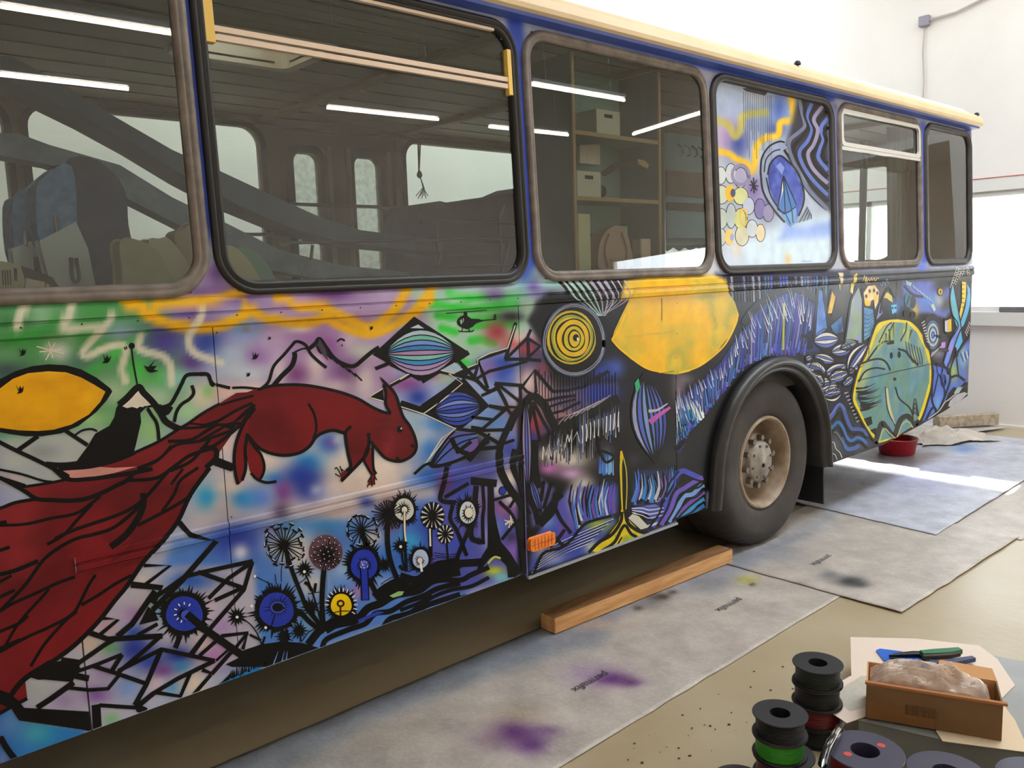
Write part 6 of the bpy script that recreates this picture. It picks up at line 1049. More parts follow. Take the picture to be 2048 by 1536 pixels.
floor_sheet([(3.80, -.945), (5.35, -.975), (5.35, .28), (3.80, .17)], .007, 'pale protective floor sheet with a black spray spot near the wheel')
floor_sheet([(5.04, -.62), (8.3, -.56), (8.3, 1.6), (5.2, 1.0)], .0135, 'bluish white floor sheet lying under the rear of the bus', (200, 202, 214))
floor_sheet([(5.30, -1.0), (8.4, -1.05), (8.4, -.50), (5.30, -.50)], .001, 'narrow pale floor sheet along the right edge of the picture')
floor_sheet([(6.6, .9), (8.75, .15), (8.8, 1.9), (6.7, 1.9)], .020, 'crumpled pale sheet spread towards the end wall', (206, 202, 200))
# printed words on the sheets
M_ink = mat('grey_ink', (62, 58, 60), .7)
def printed(txt, x0, y0, size, ang, z, name, label, m=M_ink):
    cu = bpy.data.curves.new('t', 'FONT'); cu.body = txt; cu.size = size; t = bpy.data.objects.new('t', cu); COL.objects.link(t); dg = bpy.context.evaluated_depsgraph_get(); dg.update()
    ms = bpy.data.meshes.new_from_object(t.evaluated_get(dg)); bpy.data.objects.remove(t); ms.transform(Matrix.Translation((x0, y0, z)) @ Matrix.Rotation(ang, 4, 'Z')); ms.materials.clear(); ms.materials.append(m); return ms
shs = [o for o in COL.objects if o.name.startswith('floor_sheet')]
for (ux, uy), tx, par, zz in (((1205, 1344), 'permafix', shs[0], .009), ((1472, 1197), 'permafix', shs[0], .009), ((1652, 1113), 'permafix', shs[1], .015), ((1777, 1036), 'perm', shs[1], .015)):
    p = floor_at(ux, uy); ms = printed(tx, p[0], p[1] - .012, .058, math.pi + .01, zz, 'printed_word', None); o = bpy.data.objects.new('printed_word', ms); COL.objects.link(o); setpar(o, par)
# loose specks on the concrete
sp_ = None
MS = mat('dirt_speck', (60, 52, 44), .9)
speck = MB()
for k in range(70):
    p = floor_at(random.uniform(1150, 1640), random.uniform(1330, 1530)); 
    if p[1] > -.74: continue
    r = random.uniform(.002, .006); n = 6; speck.add([(p[0] + r * math.cos(a) * random.uniform(.6, 1.3), p[1] + r * math.sin(a) * random.uniform(.6, 1.3), .0025) for a in [k2 * math.pi / 3 for k2 in range(6)]] + [(p[0], p[1], .004)], [(i, (i + 1) % 6, 6) for i in range(6)])
speck.build('dirt_specks', MS, label='dark specks of dirt scattered on the concrete', cat='dirt', kind='stuff')

# ------------------------------------------------------------------ wooden beam, basin, things by the end wall
M_wood = mat('raw_timber', (224, 172, 112), .65, c2=(198, 140, 82), vscale=7, stretch=(.6, 6, 6), bump=.15, bscale=30)
p0 = np.array([2.51, .060]); p1 = np.array([3.855, .005]); d = (p1 - p0) / np.linalg.norm(p1 - p0); nn = np.array([-d[1], d[0]]) * .098
v = []
for zz in (.0085, .084):
    v += [(*p0, zz), (*p1, zz), (*(p1 + nn), zz), (*(p0 + nn), zz)]
beam = bevel(obj('timber_beam', v, BOXF, M_wood, label='raw orange timber beam lying on the sheet in front of the wheel', cat='timber'), .004)
MB().add([(*p0, .0838), (*p1, .0838), (*(p1 + nn), .0838), (*(p0 + nn), .0838)] + [(*(p0 + d * .004 + nn * .04), .0846), (*(p1 - d * .004 + nn * .04), .0846), (*(p1 - d * .004 + nn * .97), .0846), (*(p0 + d * .004 + nn * .97), .0846)], BOXF).build('weathered_top', mat('dirty_timber', (150, 106, 62), .8, c2=(112, 78, 46), vscale=9, stretch=(.7, 4, 4), detail=8), beam)
M_red = mat('red_plastic', (176, 34, 44), .35, var=.08)
b = MB(); b.lathe([(0, .004), (.132, .004), (.140, .012), (.158, .125), (.166, .130), (.166, .138), (.154, .138), (.136, .02), (0, .014)], (7.03, .46, .018), n=40)
b.build('basin', M_red, smooth=True, label='round red plastic basin on the floor under the rear of the bus', cat='basin')
def crumple(name, cx, cy, sx, sy, h, z0, m, label, cat, n=34, seed=1, rot=0):
    V = []; F = []
    for i in range(n):
        for j in range(n):
            u, v = i / (n - 1) * 2 - 1, j / (n - 1) * 2 - 1; e = max(0, 1 - (u * u + v * v) * .9)
            x, y = u * sx * (1 + .12 * math.sin(7 * v + seed)), v * sy * (1 + .12 * math.sin(6 * u + seed)); q = rot
            z = z0 + h * (e ** .7) * (.35 + .9 * float(vnoise(u * 3, v * 3, .5, seed))) + .012 * float(vnoise(u, v, .12, seed + 2))
            V.append((cx + x * math.cos(q) - y * math.sin(q), cy + x * math.sin(q) + y * math.cos(q), z))
    for i in range(n - 1):
        for j in range(n - 1): F.append((i * n + j, (i + 1) * n + j, (i + 1) * n + j + 1, i * n + j + 1))
    return obj(name, V, F, m, smooth=False, label=label, cat=cat)
M_foil = mat('crumpled_film', (206, 196, 184), .35, var=.1, vscale=8)
crumple('drop_cloth', 7.85, .42, .38, .26, .10, .028, M_foil, 'crumpled beige film heaped on the sheet behind the red basin', 'film', seed=3, rot=-.5)
M_foam = mat('foam_block', (196, 180, 158), .8, c2=(150, 136, 118), vscale=22)
b = MB(); b.obox((8.52, .44, .10), (.62, .10, .11), Matrix.Rotation(math.radians(-35), 3, 'Z')); o = bevel(b.build('timber_offcut', M_foam, label='dusty pale offcut of timber leaning on the heap near the end wall', cat='timber'), .006)
o.location.z = -.004
# junction box and cable on the end wall
r_ = root('junction_box', (X_END, 1.09, 4.0), 'small grey junction box with cables on the end wall', 'junction box')
bevel(MB().box(X_END - .06, X_END - .001, 1.04, 1.14, 3.94, 4.04).build('box', mat('grey_box', (150, 146, 160), .5), r_), .008)
MB().tube([(X_END - .02, 1.09, 3.95), (X_END - .02, 1.10, 3.7), (X_END - .02, 1.08, 3.4), (X_END - .02, 1.09, 3.0), (X_END - .02, 1.09, 2.45)], .008, 6).build('cable', mat('pale_cable', (190, 184, 178), .5), r_)
MB().tube([(X_END - .03, 1.06, 3.99), (X_END - .03, .8, 4.0), (X_END - .03, .5, 4.08), (X_END - .03, .2, 4.2), (X_END - .03, -.3, 4.35)], .012, 6).build('cable', MATS['pale_cable'], r_)
b = MB(); b.box(X_END - .055, X_END + .015, -.08, .30, WIN[2], WIN[2] + .055); bevel(b.build('sill_strip', mat('grey_bundle', (120, 116, 116), .7, var=.2), label='grey bundle lying on the window sill of the end wall', cat='bundle'), .012)
# exterior: ground, and an unseen slab added to cut the sun patch short
MB().box(X_END + .26, 40, -25, 25, -.15, -.05).build('floor_outside', mat('outside_paving', (170, 168, 160), .9), kind='structure')
MB().box(X_END + .25, X_END + 3.25, -2.0, 5.5, 2.92, 3.02).build('sun_block_slab', M_trim, kind='structure')

# ------------------------------------------------------------------ spools and the things around the box
M_spool = mat('black_spool', (38, 37, 40), .42, var=.12); M_spoolv = mat('violet_spool', (66, 64, 84), .4, var=.08)
WIRE = {'black': mat('black_wire', (20, 20, 22), .4, bump=.6, bscale=160, stretch=(.1, .1, 4)), 'green': mat('green_wire', (48, 150, 22), .4, bump=.5, bscale=160, stretch=(.1, .1, 4)), 'red': mat('red_wire', (120, 22, 24), .4, bump=.5, bscale=160, stretch=(.1, .1, 4)), 'dark green': mat('dark_green_wire', (24, 38, 30), .4, bump=.5, bscale=160, stretch=(.1, .1, 4))}
def spool(x, y, z, R, h, wire, label, group, m=M_spool, dots=None, wf=.87):
    r_ = root('wire_spool', (x, y, z), label, 'spool', group); t = .005; ri = R * .37
    fl = MB()
    fl.lathe([(ri, 0), (R * .985, 0), (R, t * .5), (R * .985, t), (ri, t)], (x, y, z + h - t), n=44, closed=True); fl.build('flange', m, r_, smooth=False)
    MB().lathe([(ri, 0), (R * .985, 0), (R, t * .5), (R * .985, t), (ri, t)], (x, y, z), n=44, closed=True).build('flange', m, r_)
    MB().lathe([(ri, 0), (ri, h - .001), (ri * 1.1, h - .001), (ri * 1.1, 0)], (x, y, z), n=28, closed=True).build('core', m, r_)
    MB().lathe([(R * (wf + .006 * math.sin(k * 2.1)), t + (h - 2 * t) * k / 12) for k in range(13)], (x, y, z), n=44).build('winding', WIRE[wire], r_, smooth=True)
    if dots:
        for a in (2.7, 5.9): MB().lathe([(0, .0015), (.012, .001), (.012, 0)], (x + R * .55 * math.cos(a), y + R * .55 * math.sin(a), z + h), n=10).build('mark', mat('red_dot', (206, 70, 60), .5), r_)
    return r_
G = 'wire spools stacked on the floor'
def at_h(u, v, z): p = floor_at(u, v, z); return p[0], p[1]
x, y = at_h(1560, 1425, .268); R = .0835; hs = .067
for k, (w, lb) in enumerate((('black', 'black wire spool at the foot of the front stack'), ('red', 'red wire spool beneath the green one'), ('green', 'bright green wire spool in the front stack'), ('black', 'black wire spool on top of the green one'))): spool(x + (.004 if k == 1 else 0), y - (.012 if k < 2 else 0), k * hs, R * (1.12 if k < 2 else 1), hs - .0005, w, lb, G)
x, y = at_h(1635, 1325, .28)
for k, (w, lb) in enumerate((('black', 'black wire spool at the foot of the rear stack'), ('red', 'dark red wire spool in the rear stack by the paper corner'), ('black', 'third black wire spool up in the rear stack'), ('dark green', 'dark wire spool on top of the rear stack'))): spool(x + .002 * (k % 2), y, k * .07, .084, .0695, w, lb, G)
x, y = at_h(1730, 1500, .215)
for k, (w, lb) in enumerate((('black', 'black spool at the bottom under the red-marked spool'), ('black', 'black spool in the middle under the red-marked spool'), ('red', 'violet-black spool with two red marks wound with red wire'))): spool(x, y, k * .0716, .110, .0714, w, lb, G, M_spoolv, dots=(k == 2))
x, y = at_h(1895, 1543, .19)
sp1 = spool(x, y, 0, .108, .094, 'black', 'lower violet-grey spool beside the red-marked spool', G, M_spoolv); spool(x, y, .0945, .108, .094, 'red', 'upper violet-grey spool beside the red-marked spool', G, M_spoolv)
x, y = at_h(2078, 1556, .19)
spool(x, y, 0, .108, .094, 'black', 'lower spool at the bottom right corner', G, M_spoolv); s2 = spool(x, y, .0945, .108, .094, 'black', 'upper spool with a white sticker at the bottom right corner', G, M_spoolv)
M_paper = mat('white_paper', (232, 214, 198), .8, var=.02, vscale=5)
MB().box(x - .075, x - .045, y - .01, y + .06, .1885, .1895).build('sticker', M_paper, s2)
x, y = at_h(1478, 1560, .13); spool(x, y, 0, .08, .065, 'red', 'lowest red wire spool cut by the lower edge of the picture', G); spool(x, y, .0655, .08, .065, 'red', 'red wire spool seen at the lower edge left of the green one', G)
# plastic case, papers, carton, pliers
ZC = .125
def quad_at(pts, z): return [tuple(floor_at(u, v, z)) for u, v in pts]
def slab(name, pxs, z0, z1, m, **k):
    P_ = [floor_at(u, v, z1)[:2] for u, v in pxs]; b = MB(); b.prism([tuple(p) for p in P_], z0, z1, 'z'); return b.build(name, m, **k)
M_case = mat('grey_case', (140, 142, 140), .3, var=.08, alpha=None)
cs = slab('organiser_case', [(1716, 1438), (1880, 1476), (2120, 1516), (2080, 1330), (1960, 1308), (1735, 1300)], .0, ZC, M_case, label='grey plastic organiser case under the papers and the carton', cat='case')
bevel(cs, .008)
slab('paper_sheet', [(1701, 1274), (1832, 1277), (1958, 1291), (1995, 1318), (2030, 1370), (2000, 1400), (1703, 1368)], ZC + .0005, ZC + .003, M_paper, label='large cream paper sheet lying behind the open carton', cat='paper')
pl_ = slab('paper_sheet', [(1621, 1399), (1694, 1446), (1745, 1428), (1760, 1345), (1700, 1352)], ZC + .004, ZC + .0055, M_paper, label='paper sheet with a grey printed block sticking out left of the carton', cat='paper')
slab('printed_block', [(1660, 1390), (1700, 1422), (1740, 1412), (1742, 1352), (1722, 1352)], ZC + .0056, ZC + .006, mat('grey_print', (196, 190, 176), .8, var=.06, vscale=40), parent=pl_)
slab('card_sheet', [(1872, 1462), (1885, 1482), (2060, 1505), (2030, 1440), (2000, 1400), (1900, 1420)], ZC + .004, ZC + .006, mat('cream_card', (226, 204, 172), .8), label='cream card sticking out under the right end of the carton', cat='card')
slab('blue_packet', [(1752, 1300), (1768, 1320), (1905, 1342), (1912, 1330), (1800, 1302), (1760, 1297)], ZC + .004, ZC + .010, mat('blue_plastic', (50, 110, 220), .25), label='blue plastic packet under the pliers', cat='packet')
M_card = mat('brown_cardboard', (140, 106, 70), .8, c2=(122, 90, 56), vscale=5, bump=.05); M_cardi = mat('light_cardboard', (206, 152, 100), .8)
zb_ = ZC + .0075; hb = .125
A_ = Vector(floor_at(1731, 1435, zb_)); B_ = Vector(floor_at(2003, 1482, zb_)); ax = (B_ - A_).normalized(); ay = Vector((-ax.y, ax.x, 0)); dep = .16; L = (B_ - A_).length; th = .005
crt = root('carton', tuple((A_ + B_) / 2 + ay * dep / 2), 'open brown cardboard carton filled with clear plastic on the papers', 'carton')
def pan(name, o, ex, ey, h_, m, tilt=None):
    R3 = Matrix((ax, ay, Vector((0, 0, 1)))).transposed(); c = o + ax * ex[0] + ay * ey[0]; b = MB(); v = []
    for zz in (0, h_):
        for s_, t_ in ((0, 0), (1, 0), (1, 1), (0, 1)): q = o + ax * (ex[0] + (ex[1] - ex[0]) * s_) + ay * (ey[0] + (ey[1] - ey[0]) * t_); v.append((q.x, q.y, q.z + zz))
    return b.add(v, BOXF).build(name, m, crt)
pan('front_side', A_, (0, L), (0, th), hb, M_card); pan('back_side', A_, (0, L), (dep - th, dep), hb, M_cardi); pan('end_side', A_, (0, th), (th, dep - th), hb, M_cardi); pan('end_side', A_, (L - th, L), (th, dep - th), hb, M_card); pan('bottom', A_, (th, L - th), (th, dep - th), th, M_cardi)
pan('top_lip', A_ + Vector((0, 0, hb - .006)), (-.004, L + .012), (-.004, .010), .008, mat('torn_edge', (180, 120, 76), .9))
q = A_ + Vector((0, 0, hb)) + ay * dep; obj('flap', [tuple(q + ax * L * .55), tuple(q + ax * L), tuple(q + ax * L * .98 + ay * .06 + Vector((0, 0, .012))), tuple(q + ax * L * .58 + ay * .07 + Vector((0, 0, .012)))], [(0, 1, 2, 3)], M_cardi, crt)
bcv = MB()
for k in range(16): s0 = L * (.30 + .014 * k + .003 * math.sin(k * 5)); o_ = A_ + ax * s0 - ay * .0006 + Vector((0, 0, .035)); w_ = .004 if k % 3 else .007; bcv.add([tuple(o_), tuple(o_ + ax * w_), tuple(o_ + ax * w_ + Vector((0, 0, .035))), tuple(o_ + Vector((0, 0, .035)))], [(0, 1, 2, 3)])
bc = bcv.build('barcode', mat('faded_print', (112, 78, 48), .9), crt); bc['kind'] = 'stuff'
tp = A_ - ay * .0005; obj('packing_tape', [tuple(tp + ax * th), tuple(tp + ax * L * .52), tuple(tp + ax * L * .52 + Vector((0, 0, hb * .38))), tuple(tp + ax * th + Vector((0, 0, hb * .5)))], [(0, 1, 2, 3)], mat('brown_tape', (150, 104, 62), .35), crt)
M_film = glassmat('clear_film', (.93, .9, .87), 1.45, 1.2, .12)
def filmmat():
    m = bpy.data.materials.new('cloudy_film'); m.use_nodes = True; nt = m.node_tree; b = nt.nodes['Principled BSDF']; b.inputs['Base Color'].default_value = (*lin((240, 222, 206)), 1); b.inputs['Roughness'].default_value = .18
    n = nt.nodes.new('ShaderNodeTexNoise'); n.inputs['Scale'].default_value = 14; tc = nt.nodes.new('ShaderNodeTexCoord'); nt.links.new(tc.outputs['Object'], n.inputs['Vector']); r = nt.nodes.new('ShaderNodeMapRange'); r.inputs[1].default_value = .3; r.inputs[2].default_value = .7; r.inputs[3].default_value = .35; r.inputs[4].default_value = .85; nt.links.new(n.outputs['Fac'], r.inputs[0]); nt.links.new(r.outputs[0], b.inputs['Alpha']); return m
M_cloud = filmmat()
def film(name, o, ex, ey, z0, h, label, n=26, seed=2, m=M_cloud):
    V = []; F = []
    for i in range(n):
        for j in range(n):
            s_, t_ = i / (n - 1), j / (n - 1); e = max(0.0, math.sin(math.pi * min(1, max(0, s_)))) ** .5 * max(0.0, math.sin(math.pi * t_)) ** .5
            q = o + ax * (ex[0] + (ex[1] - ex[0]) * s_) + ay * (ey[0] + (ey[1] - ey[0]) * t_); V.append((q.x, q.y, z0 + e * h * (.4 + .9 * float(vnoise(s_ * 5, t_ * 3, .55, seed))) + .02 * float(vnoise(s_ * 9, t_ * 6, .4, seed + 4)) * e))
    for i in range(n - 1):
        for j in range(n - 1): F.append((i * n + j, (i + 1) * n + j, (i + 1) * n + j + 1, i * n + j + 1))
    return obj(name, V, F, m, label=label, cat='plastic bag')
film('plastic_bag', A_, (.010, L - .03), (.016, dep - .012), zb_ + hb - .015, .072, 'cloudy clear plastic bag bulging out of the carton')
# rolled clear film between the spools
p = [floor_at(u, v, z) for u, v, z in ((1645, 1530, .24), (1652, 1505, .25), (1668, 1475, .25), (1684, 1450, .24))]
b = MB(); b.tube(spline([tuple(q) for q in p], 6), .013, 9, caps=False); o = b.build('film_roll', glassmat('film_clear', (.9, .9, .92), 1.45, 1.3, .08), smooth=True, label='twist of clear shiny film between the stacks of spools', cat='film')
# pliers
zt = ZC + .012
pr = root('pliers', tuple(floor_at(1860, 1312, zt)), 'pliers with one green and one blue handle lying on the paper', 'pliers')
def bar_px(name, pts, z, ws, hh, m):
    P_ = [Vector(floor_at(u, v, z)) for u, v in pts]; n = len(P_); V = []; F = []
    for i, q in enumerate(P_):
        t_ = (P_[min(i + 1, n - 1)] - P_[max(i - 1, 0)]).normalized(); s_ = Vector((-t_.y, t_.x, 0)) * ws[i]
        V += [tuple(q - s_), tuple(q + s_), tuple(q + s_ + Vector((0, 0, hh))), tuple(q - s_ + Vector((0, 0, hh)))]
    for i in range(n - 1):
        for k in range(4): F.append((i * 4 + k, i * 4 + (k + 1) % 4, (i + 1) * 4 + (k + 1) % 4, (i + 1) * 4 + k))
    F += [(3, 2, 1, 0), tuple((n - 1) * 4 + k for k in range(4))]
    return bevel(MB().add(V, F).build(name, m, pr), .003)
M_steel = mat('dark_steel', (46, 44, 46), .35, metal=.7)
bar_px('jaw', [(1778, 1316), (1800, 1313), (1830, 1311), (1850, 1312)], zt, [.003, .009, .014, .015], .014, M_steel); bar_px('jaw', [(1780, 1318), (1810, 1324), (1850, 1328)], zt, [.003, .008, .012], .010, M_steel)
bar_px('handle', [(1842, 1313), (1870, 1311), (1900, 1309), (1921, 1306)], zt + .012, [.013, .017, .017, .012], .020, mat('green_grip', (22, 110, 62), .45)); bar_px('handle', [(1858, 1330), (1890, 1332), (1925, 1326), (1948, 1322)], zt + .002, [.012, .014, .013, .010], .018, mat('navy_grip', (42, 52, 92), .45))
bar_px('grip_insert', [(1845, 1319), (1872, 1318), (1900, 1316), (1920, 1312)], zt + .010, [.006, .008, .008, .006], .018, mat('brown_grip', (70, 60, 50), .6))
MB().tube([tuple(floor_at(u, v, .03)) for u, v in ((1800, 1500), (1815, 1484), (1845, 1492), (1880, 1505), (1900, 1520))], .004, 6).build('cable_end', mat('beige_cable', (206, 178, 140), .5), label='short beige cable end lying behind the violet spools', cat='cable')

# ------------------------------------------------------------------ inside the bus
M_blue = mat('blue_upholstery', (120, 168, 220), .85, c2=(96, 144, 200), vscale=30); M_navy = mat('navy_upholstery', (66, 78, 110), .85, var=.1, vscale=20); M_shell = mat('pale_shell', (232, 242, 244), .35)
def px_prism(name, pts, y0, y1, m, parent=None, smooth=True, **k):
    P_ = [at_y(u, v, y0) for u, v in (spline(pts, 4, True) if smooth else pts)]; b = MB(); b.prism([(p[0], p[2]) for p in P_], y0, y1); return b.build(name, m, parent, **k)
def bus_seat(loc_pts, label, sh, han, latch, y0, side):
    r_ = bevel(px_prism('seat', loc_pts, y0, y0 + .17, M_blue, BUS, label=label), .02, 3); c = at_y(*loc_pts[0], y0)
    if side: bevel(px_prism('side_cushion', side, y0 + .03, y0 + .30, M_navy, r_), .02, 3)
    bevel(px_prism('back_shell', sh, y0 - .025, y0 + .05, M_shell, r_, smooth=False), .008)
    MB().tube(spline([tuple(at_y(u, v, y0 - .035)) for u, v in han], 5), .006, 7).build('grab_handle', M_rub_k, r_)
    MB().tube([tuple(at_y(u, v, y0 - .03)) for u, v in latch], .007, 7).build('latch', mat('chrome_latch', (120, 120, 124), .2, metal=.9), r_)
    MB().box(c[0] - .02, c[0] + .02, y0 + .05, y0 + .09, .98, at_y(*sh[2], y0)[2] - .02).build('seat_leg', M_darkint, r_)
bus_seat([(28, 408), (50, 388), (68, 372), (78, 470), (82, 500), (38, 520)], 'blue fabric bus seat with a pale shell, the farther left of the two', [(30, 500), (80, 480), (96, 590), (40, 592)], [(48, 540), (50, 560), (60, 556)], [(50, 462), (52, 492)], .98, None)
bus_seat([(78, 386), (92, 358), (140, 335), (150, 450), (155, 480), (88, 490)], 'blue fabric bus seat with a pale shell and handle, nearer the window post', [(85, 484), (150, 450), (172, 500), (190, 590), (112, 594)], [(142, 515), (146, 560), (158, 556), (152, 516)], [(110, 430), (114, 462)], .80, [(140, 336), (190, 330), (238, 380), (246, 450), (262, 520), (285, 600), (180, 600), (150, 450)])
M_fm = mat('grey_foam', (140, 160, 178), .9, c2=(118, 136, 154), vscale=9); M_fm2 = mat('blue_grey_foam', (92, 112, 136), .9, var=.08)
px_prism('foam_mattress', [(-60, 108), (20, 112), (100, 152), (200, 216), (345, 300), (440, 342), (560, 398), (640, 434), (720, 460), (820, 473), (1010, 488), (1010, 512), (820, 500), (700, 488), (600, 462), (480, 412), (380, 358), (280, 296), (180, 240), (80, 190), (-60, 130)], 1.30, 1.55, M_fm2, smooth=False, label='long grey-blue foam mattress sagging down inside the bus', cat='mattress')
px_prism('foam_mattress', [(-60, 262), (40, 268), (100, 290), (240, 330), (345, 395), (440, 440), (560, 500), (680, 530), (820, 545), (820, 575), (660, 562), (540, 540), (420, 482), (330, 436), (220, 380), (100, 330), (-60, 300)], 1.16, 1.28, M_fm, smooth=False, label='lower pale grey foam mattress in front of the sagging one', cat='mattress')
px_prism('bench_seat', [(838, 560), (832, 440), (846, 408), (880, 402), (915, 411), (935, 399), (965, 402), (990, 391), (1030, 386), (1062, 372), (1100, 378), (1122, 400), (1126, 560)], 1.6, 1.95, M_navy, BUS, smooth=False, label='dark grey upholstered bench seat')
M_cu = mat('beige_cushion', (206, 200, 160), .85, var=.05, vscale=12)
def cushion(pts, y0, y1, m, label, cat='cushion'):
    o = px_prism('cushion', pts, y0, y1, m, label=label, cat=cat, group='cushions behind the glass'); bevel(o, .03, 4); return o
cushion([(246, 486), (270, 484), (310, 505), (345, 570), (350, 600), (262, 600), (250, 540)], .42, .52, M_cu, 'large beige cushion leaning behind the first window'); cushion([(300, 490), (318, 480), (340, 482), (380, 540), (392, 600), (345, 600)], .54, .63, mat('cream_cushion', (214, 208, 178), .85), 'narrow cream cushion between the large one and the window post'); cushion([(352, 480), (372, 460), (400, 450), (420, 560), (400, 580)], .65, .74, mat('tan_cushion', (176, 164, 136), .85), 'tan cushion nearest the window post'); cushion([(440, 506), (470, 500), (505, 540), (520, 590), (450, 590)], .36, .43, M_cu, 'beige cushion low behind the black framed window'); cushion([(478, 500), (510, 506), (540, 540), (556, 590), (525, 590), (505, 540)], .45, .54, mat('mint_cushion', (120, 170, 150), .8), 'mint green cushion low behind the black framed window')
# labelled packet lying on the ledge
pk = px_prism('packet', [(-30, 518), (40, 528), (50, 560), (46, 600), (-30, 600)], .20, .42, mat('packet_paper', (196, 192, 160), .7, var=.05), smooth=False, label='cream packet with printed label low in the first window', cat='packet')
pk2 = px_prism('packet', [(46, 532), (105, 555), (128, 590), (48, 595)], .24, .44, mat('packet_dark', (44, 42, 36), .5), smooth=False, label='dark packet with a white label low in the first window', cat='packet')
px_prism('label', [(52, 556), (90, 564), (88, 588), (50, 584)], .236, .24, M_paper, pk2, smooth=False); px_prism('label_mark', [(28, 536), (34, 537), (35, 562), (29, 561)], .196, .2, M_rub_k, pk, smooth=False); px_prism('label_band', [(92, 566), (100, 570), (96, 592), (90, 590)], .234, .238, M_tape, pk2, smooth=False)
for k in range(4): px_prism('label_line', [(4 + k * 5, 540), (6 + k * 5, 540), (8 + k * 5, 570), (6 + k * 5, 570)], .197, .2, M_rub_k, pk, smooth=False)
# shelf brackets mirrored in the glass, imitated by tubes inside the bus
M_rack = mat('rack_reflection', (30, 36, 58), .4)
def tpx(name, pts, y, r, m, parent): MB().tube([tuple(at_y(u, v, y)) for u, v in pts], r, 7).build(name, m, parent)
rk = root('reflected_rack', tuple(at_y(930, 520, .62)), 'dark blue tubes imitating the reflection of a bracketed rack in the glass', 'rack')
for pts in ([(842, 443), (1044, 447)], [(560, 486), (720, 482), (1040, 476)], [(870, 533), (1040, 531)]): tpx('rail', pts, .62, .008, M_rack, rk)
for pts in ([(872, 446), (876, 530)], [(996, 400), (1004, 545)], [(890, 488), (876, 528)], [(1008, 410), (998, 440)], [(1020, 488), (1006, 530)], [(625, 490), (622, 520)]): tpx('bracket', pts, .62, .007, M_rack, rk)
# tassel, pole, curtains
ts = root('tassel', tuple(at_y(840, 300, 2.3)), 'knotted string tassel hanging at the far window', 'tassel')
M_str = mat('dark_string', (66, 62, 56), .9)
tpx('cord', [(836, 275), (838, 345)], 2.3, .006, M_str, ts); tpx('cord', [(841, 278), (838, 345)], 2.3, .005, M_str, ts); MB().lathe([(0, -.03), (.018, -.015), (.02, 0), (.012, .02), (0, .03)], tuple(at_y(839, 349, 2.3)), n=10).build('knot', M_str, ts)
for k in range(7): tpx('fringe', [(840, 352), (846 + k % 3, 375), (832 + k * 4, 392 + (k * 5) % 10)], 2.3, .003, M_str, ts)
MB().tube([(7.02, .80, .98), (7.02, .80, 2.645)], .03, 12).build('grab_pole', mat('teal_pole', (78, 140, 150), .35), BUS)
def curtain(x0, x1, y, z0, z1, amp, m, label, top=None):
    n = 40; V = []; F = []
    for i in range(n):
        t_ = i / (n - 1)
        for zz in (0, 1):
            xx = x0 + (x1 - x0) * t_; xa = xx if zz else (top[0] + (top[1] - top[0]) * t_ if top else xx)
            V.append(((xx if zz == 0 else (top[0] + (top[1] - top[0]) * t_ if top else xx)), y + amp * math.sin(t_ * 22) + amp * .4 * math.sin(t_ * 47), z0 if zz == 0 else z1))
    for i in range(n - 1): F.append((i * 2, i * 2 + 2, i * 2 + 3, i * 2 + 1))
    return obj('curtain', V, F, m, smooth=True, label=label, cat='curtain')
M_cur = mat('grey_green_curtain', (150, 166, 162), .9, var=.06); M_curw = mat('white_curtain', (206, 210, 206), .9)
curtain(6.36, 6.60, .27, 1.60, 2.62, .022, M_cur, 'grey-green curtain hanging at the right of the vented rear window', (6.28, 6.58))
curtain(6.50, 6.74, .125, 1.60, 2.62, .012, M_curw, 'white curtain gathered at the rearmost window', (6.48, 6.60))
curtain(6.90, 7.22, .50, 1.60, 2.62, .02, mat('dark_curtain', (48, 58, 56), .9), 'dark green-grey curtain in the rear corner')

# ------------------------------------------------------------------ open bookcase, lockers behind the third window
M_teal = mat('teal_board', (92, 126, 138), .6, var=.05); M_tealb = mat('teal_back', (146, 178, 170), .7); M_edge = mat('wood_edge', (196, 168, 122), .5, var=.08)
yb0, yb1 = .14, .40; bx0 = at_y(1146, 330, yb0)[0]; bx1 = at_y(1321, 330, yb0)[0]; ztop = 2.605
cb = root('bookcase', ((bx0 + bx1) / 2, .27, .99), 'open teal bookcase with pale wooden edges behind the third window', 'bookcase')
MB().box(bx0, bx0 + .016, yb0 + .004, yb1, .99, ztop).build('side_panel', M_teal, cb); MB().box(bx1 - .016, bx1, yb0 + .004, yb1, .99, ztop).build('side_panel', M_teal, cb); MB().box(bx0 + .016, bx1 - .016, yb1 - .01, yb1, .99, ztop).build('back_panel', M_tealb, cb)
ZS = [at_y(1200, 549, yb0)[2], at_y(1230, 396, yb0)[2], at_y(1230, 270, yb0)[2]]
for z in ZS:
    sh = MB().box(bx0 + .016, bx1 - .016, yb0 + .006, yb1 - .01, z - .012, z).build('shelf', M_tealb, cb); MB().box(bx0 + .016, bx1 - .016, yb0, yb0 + .006, z - .018, z).build('shelf_edge', M_edge, sh)
for x in (bx0, bx1 - .016): MB().box(x, x + .016, yb0 - .004, yb0 + .004, .99, ztop).build('upright_edge', M_edge, cb)
M_bin = mat('white_bin', (226, 226, 208), .5)
def xpx(u, v=400, y=.17): return at_y(u, v, y)[0]
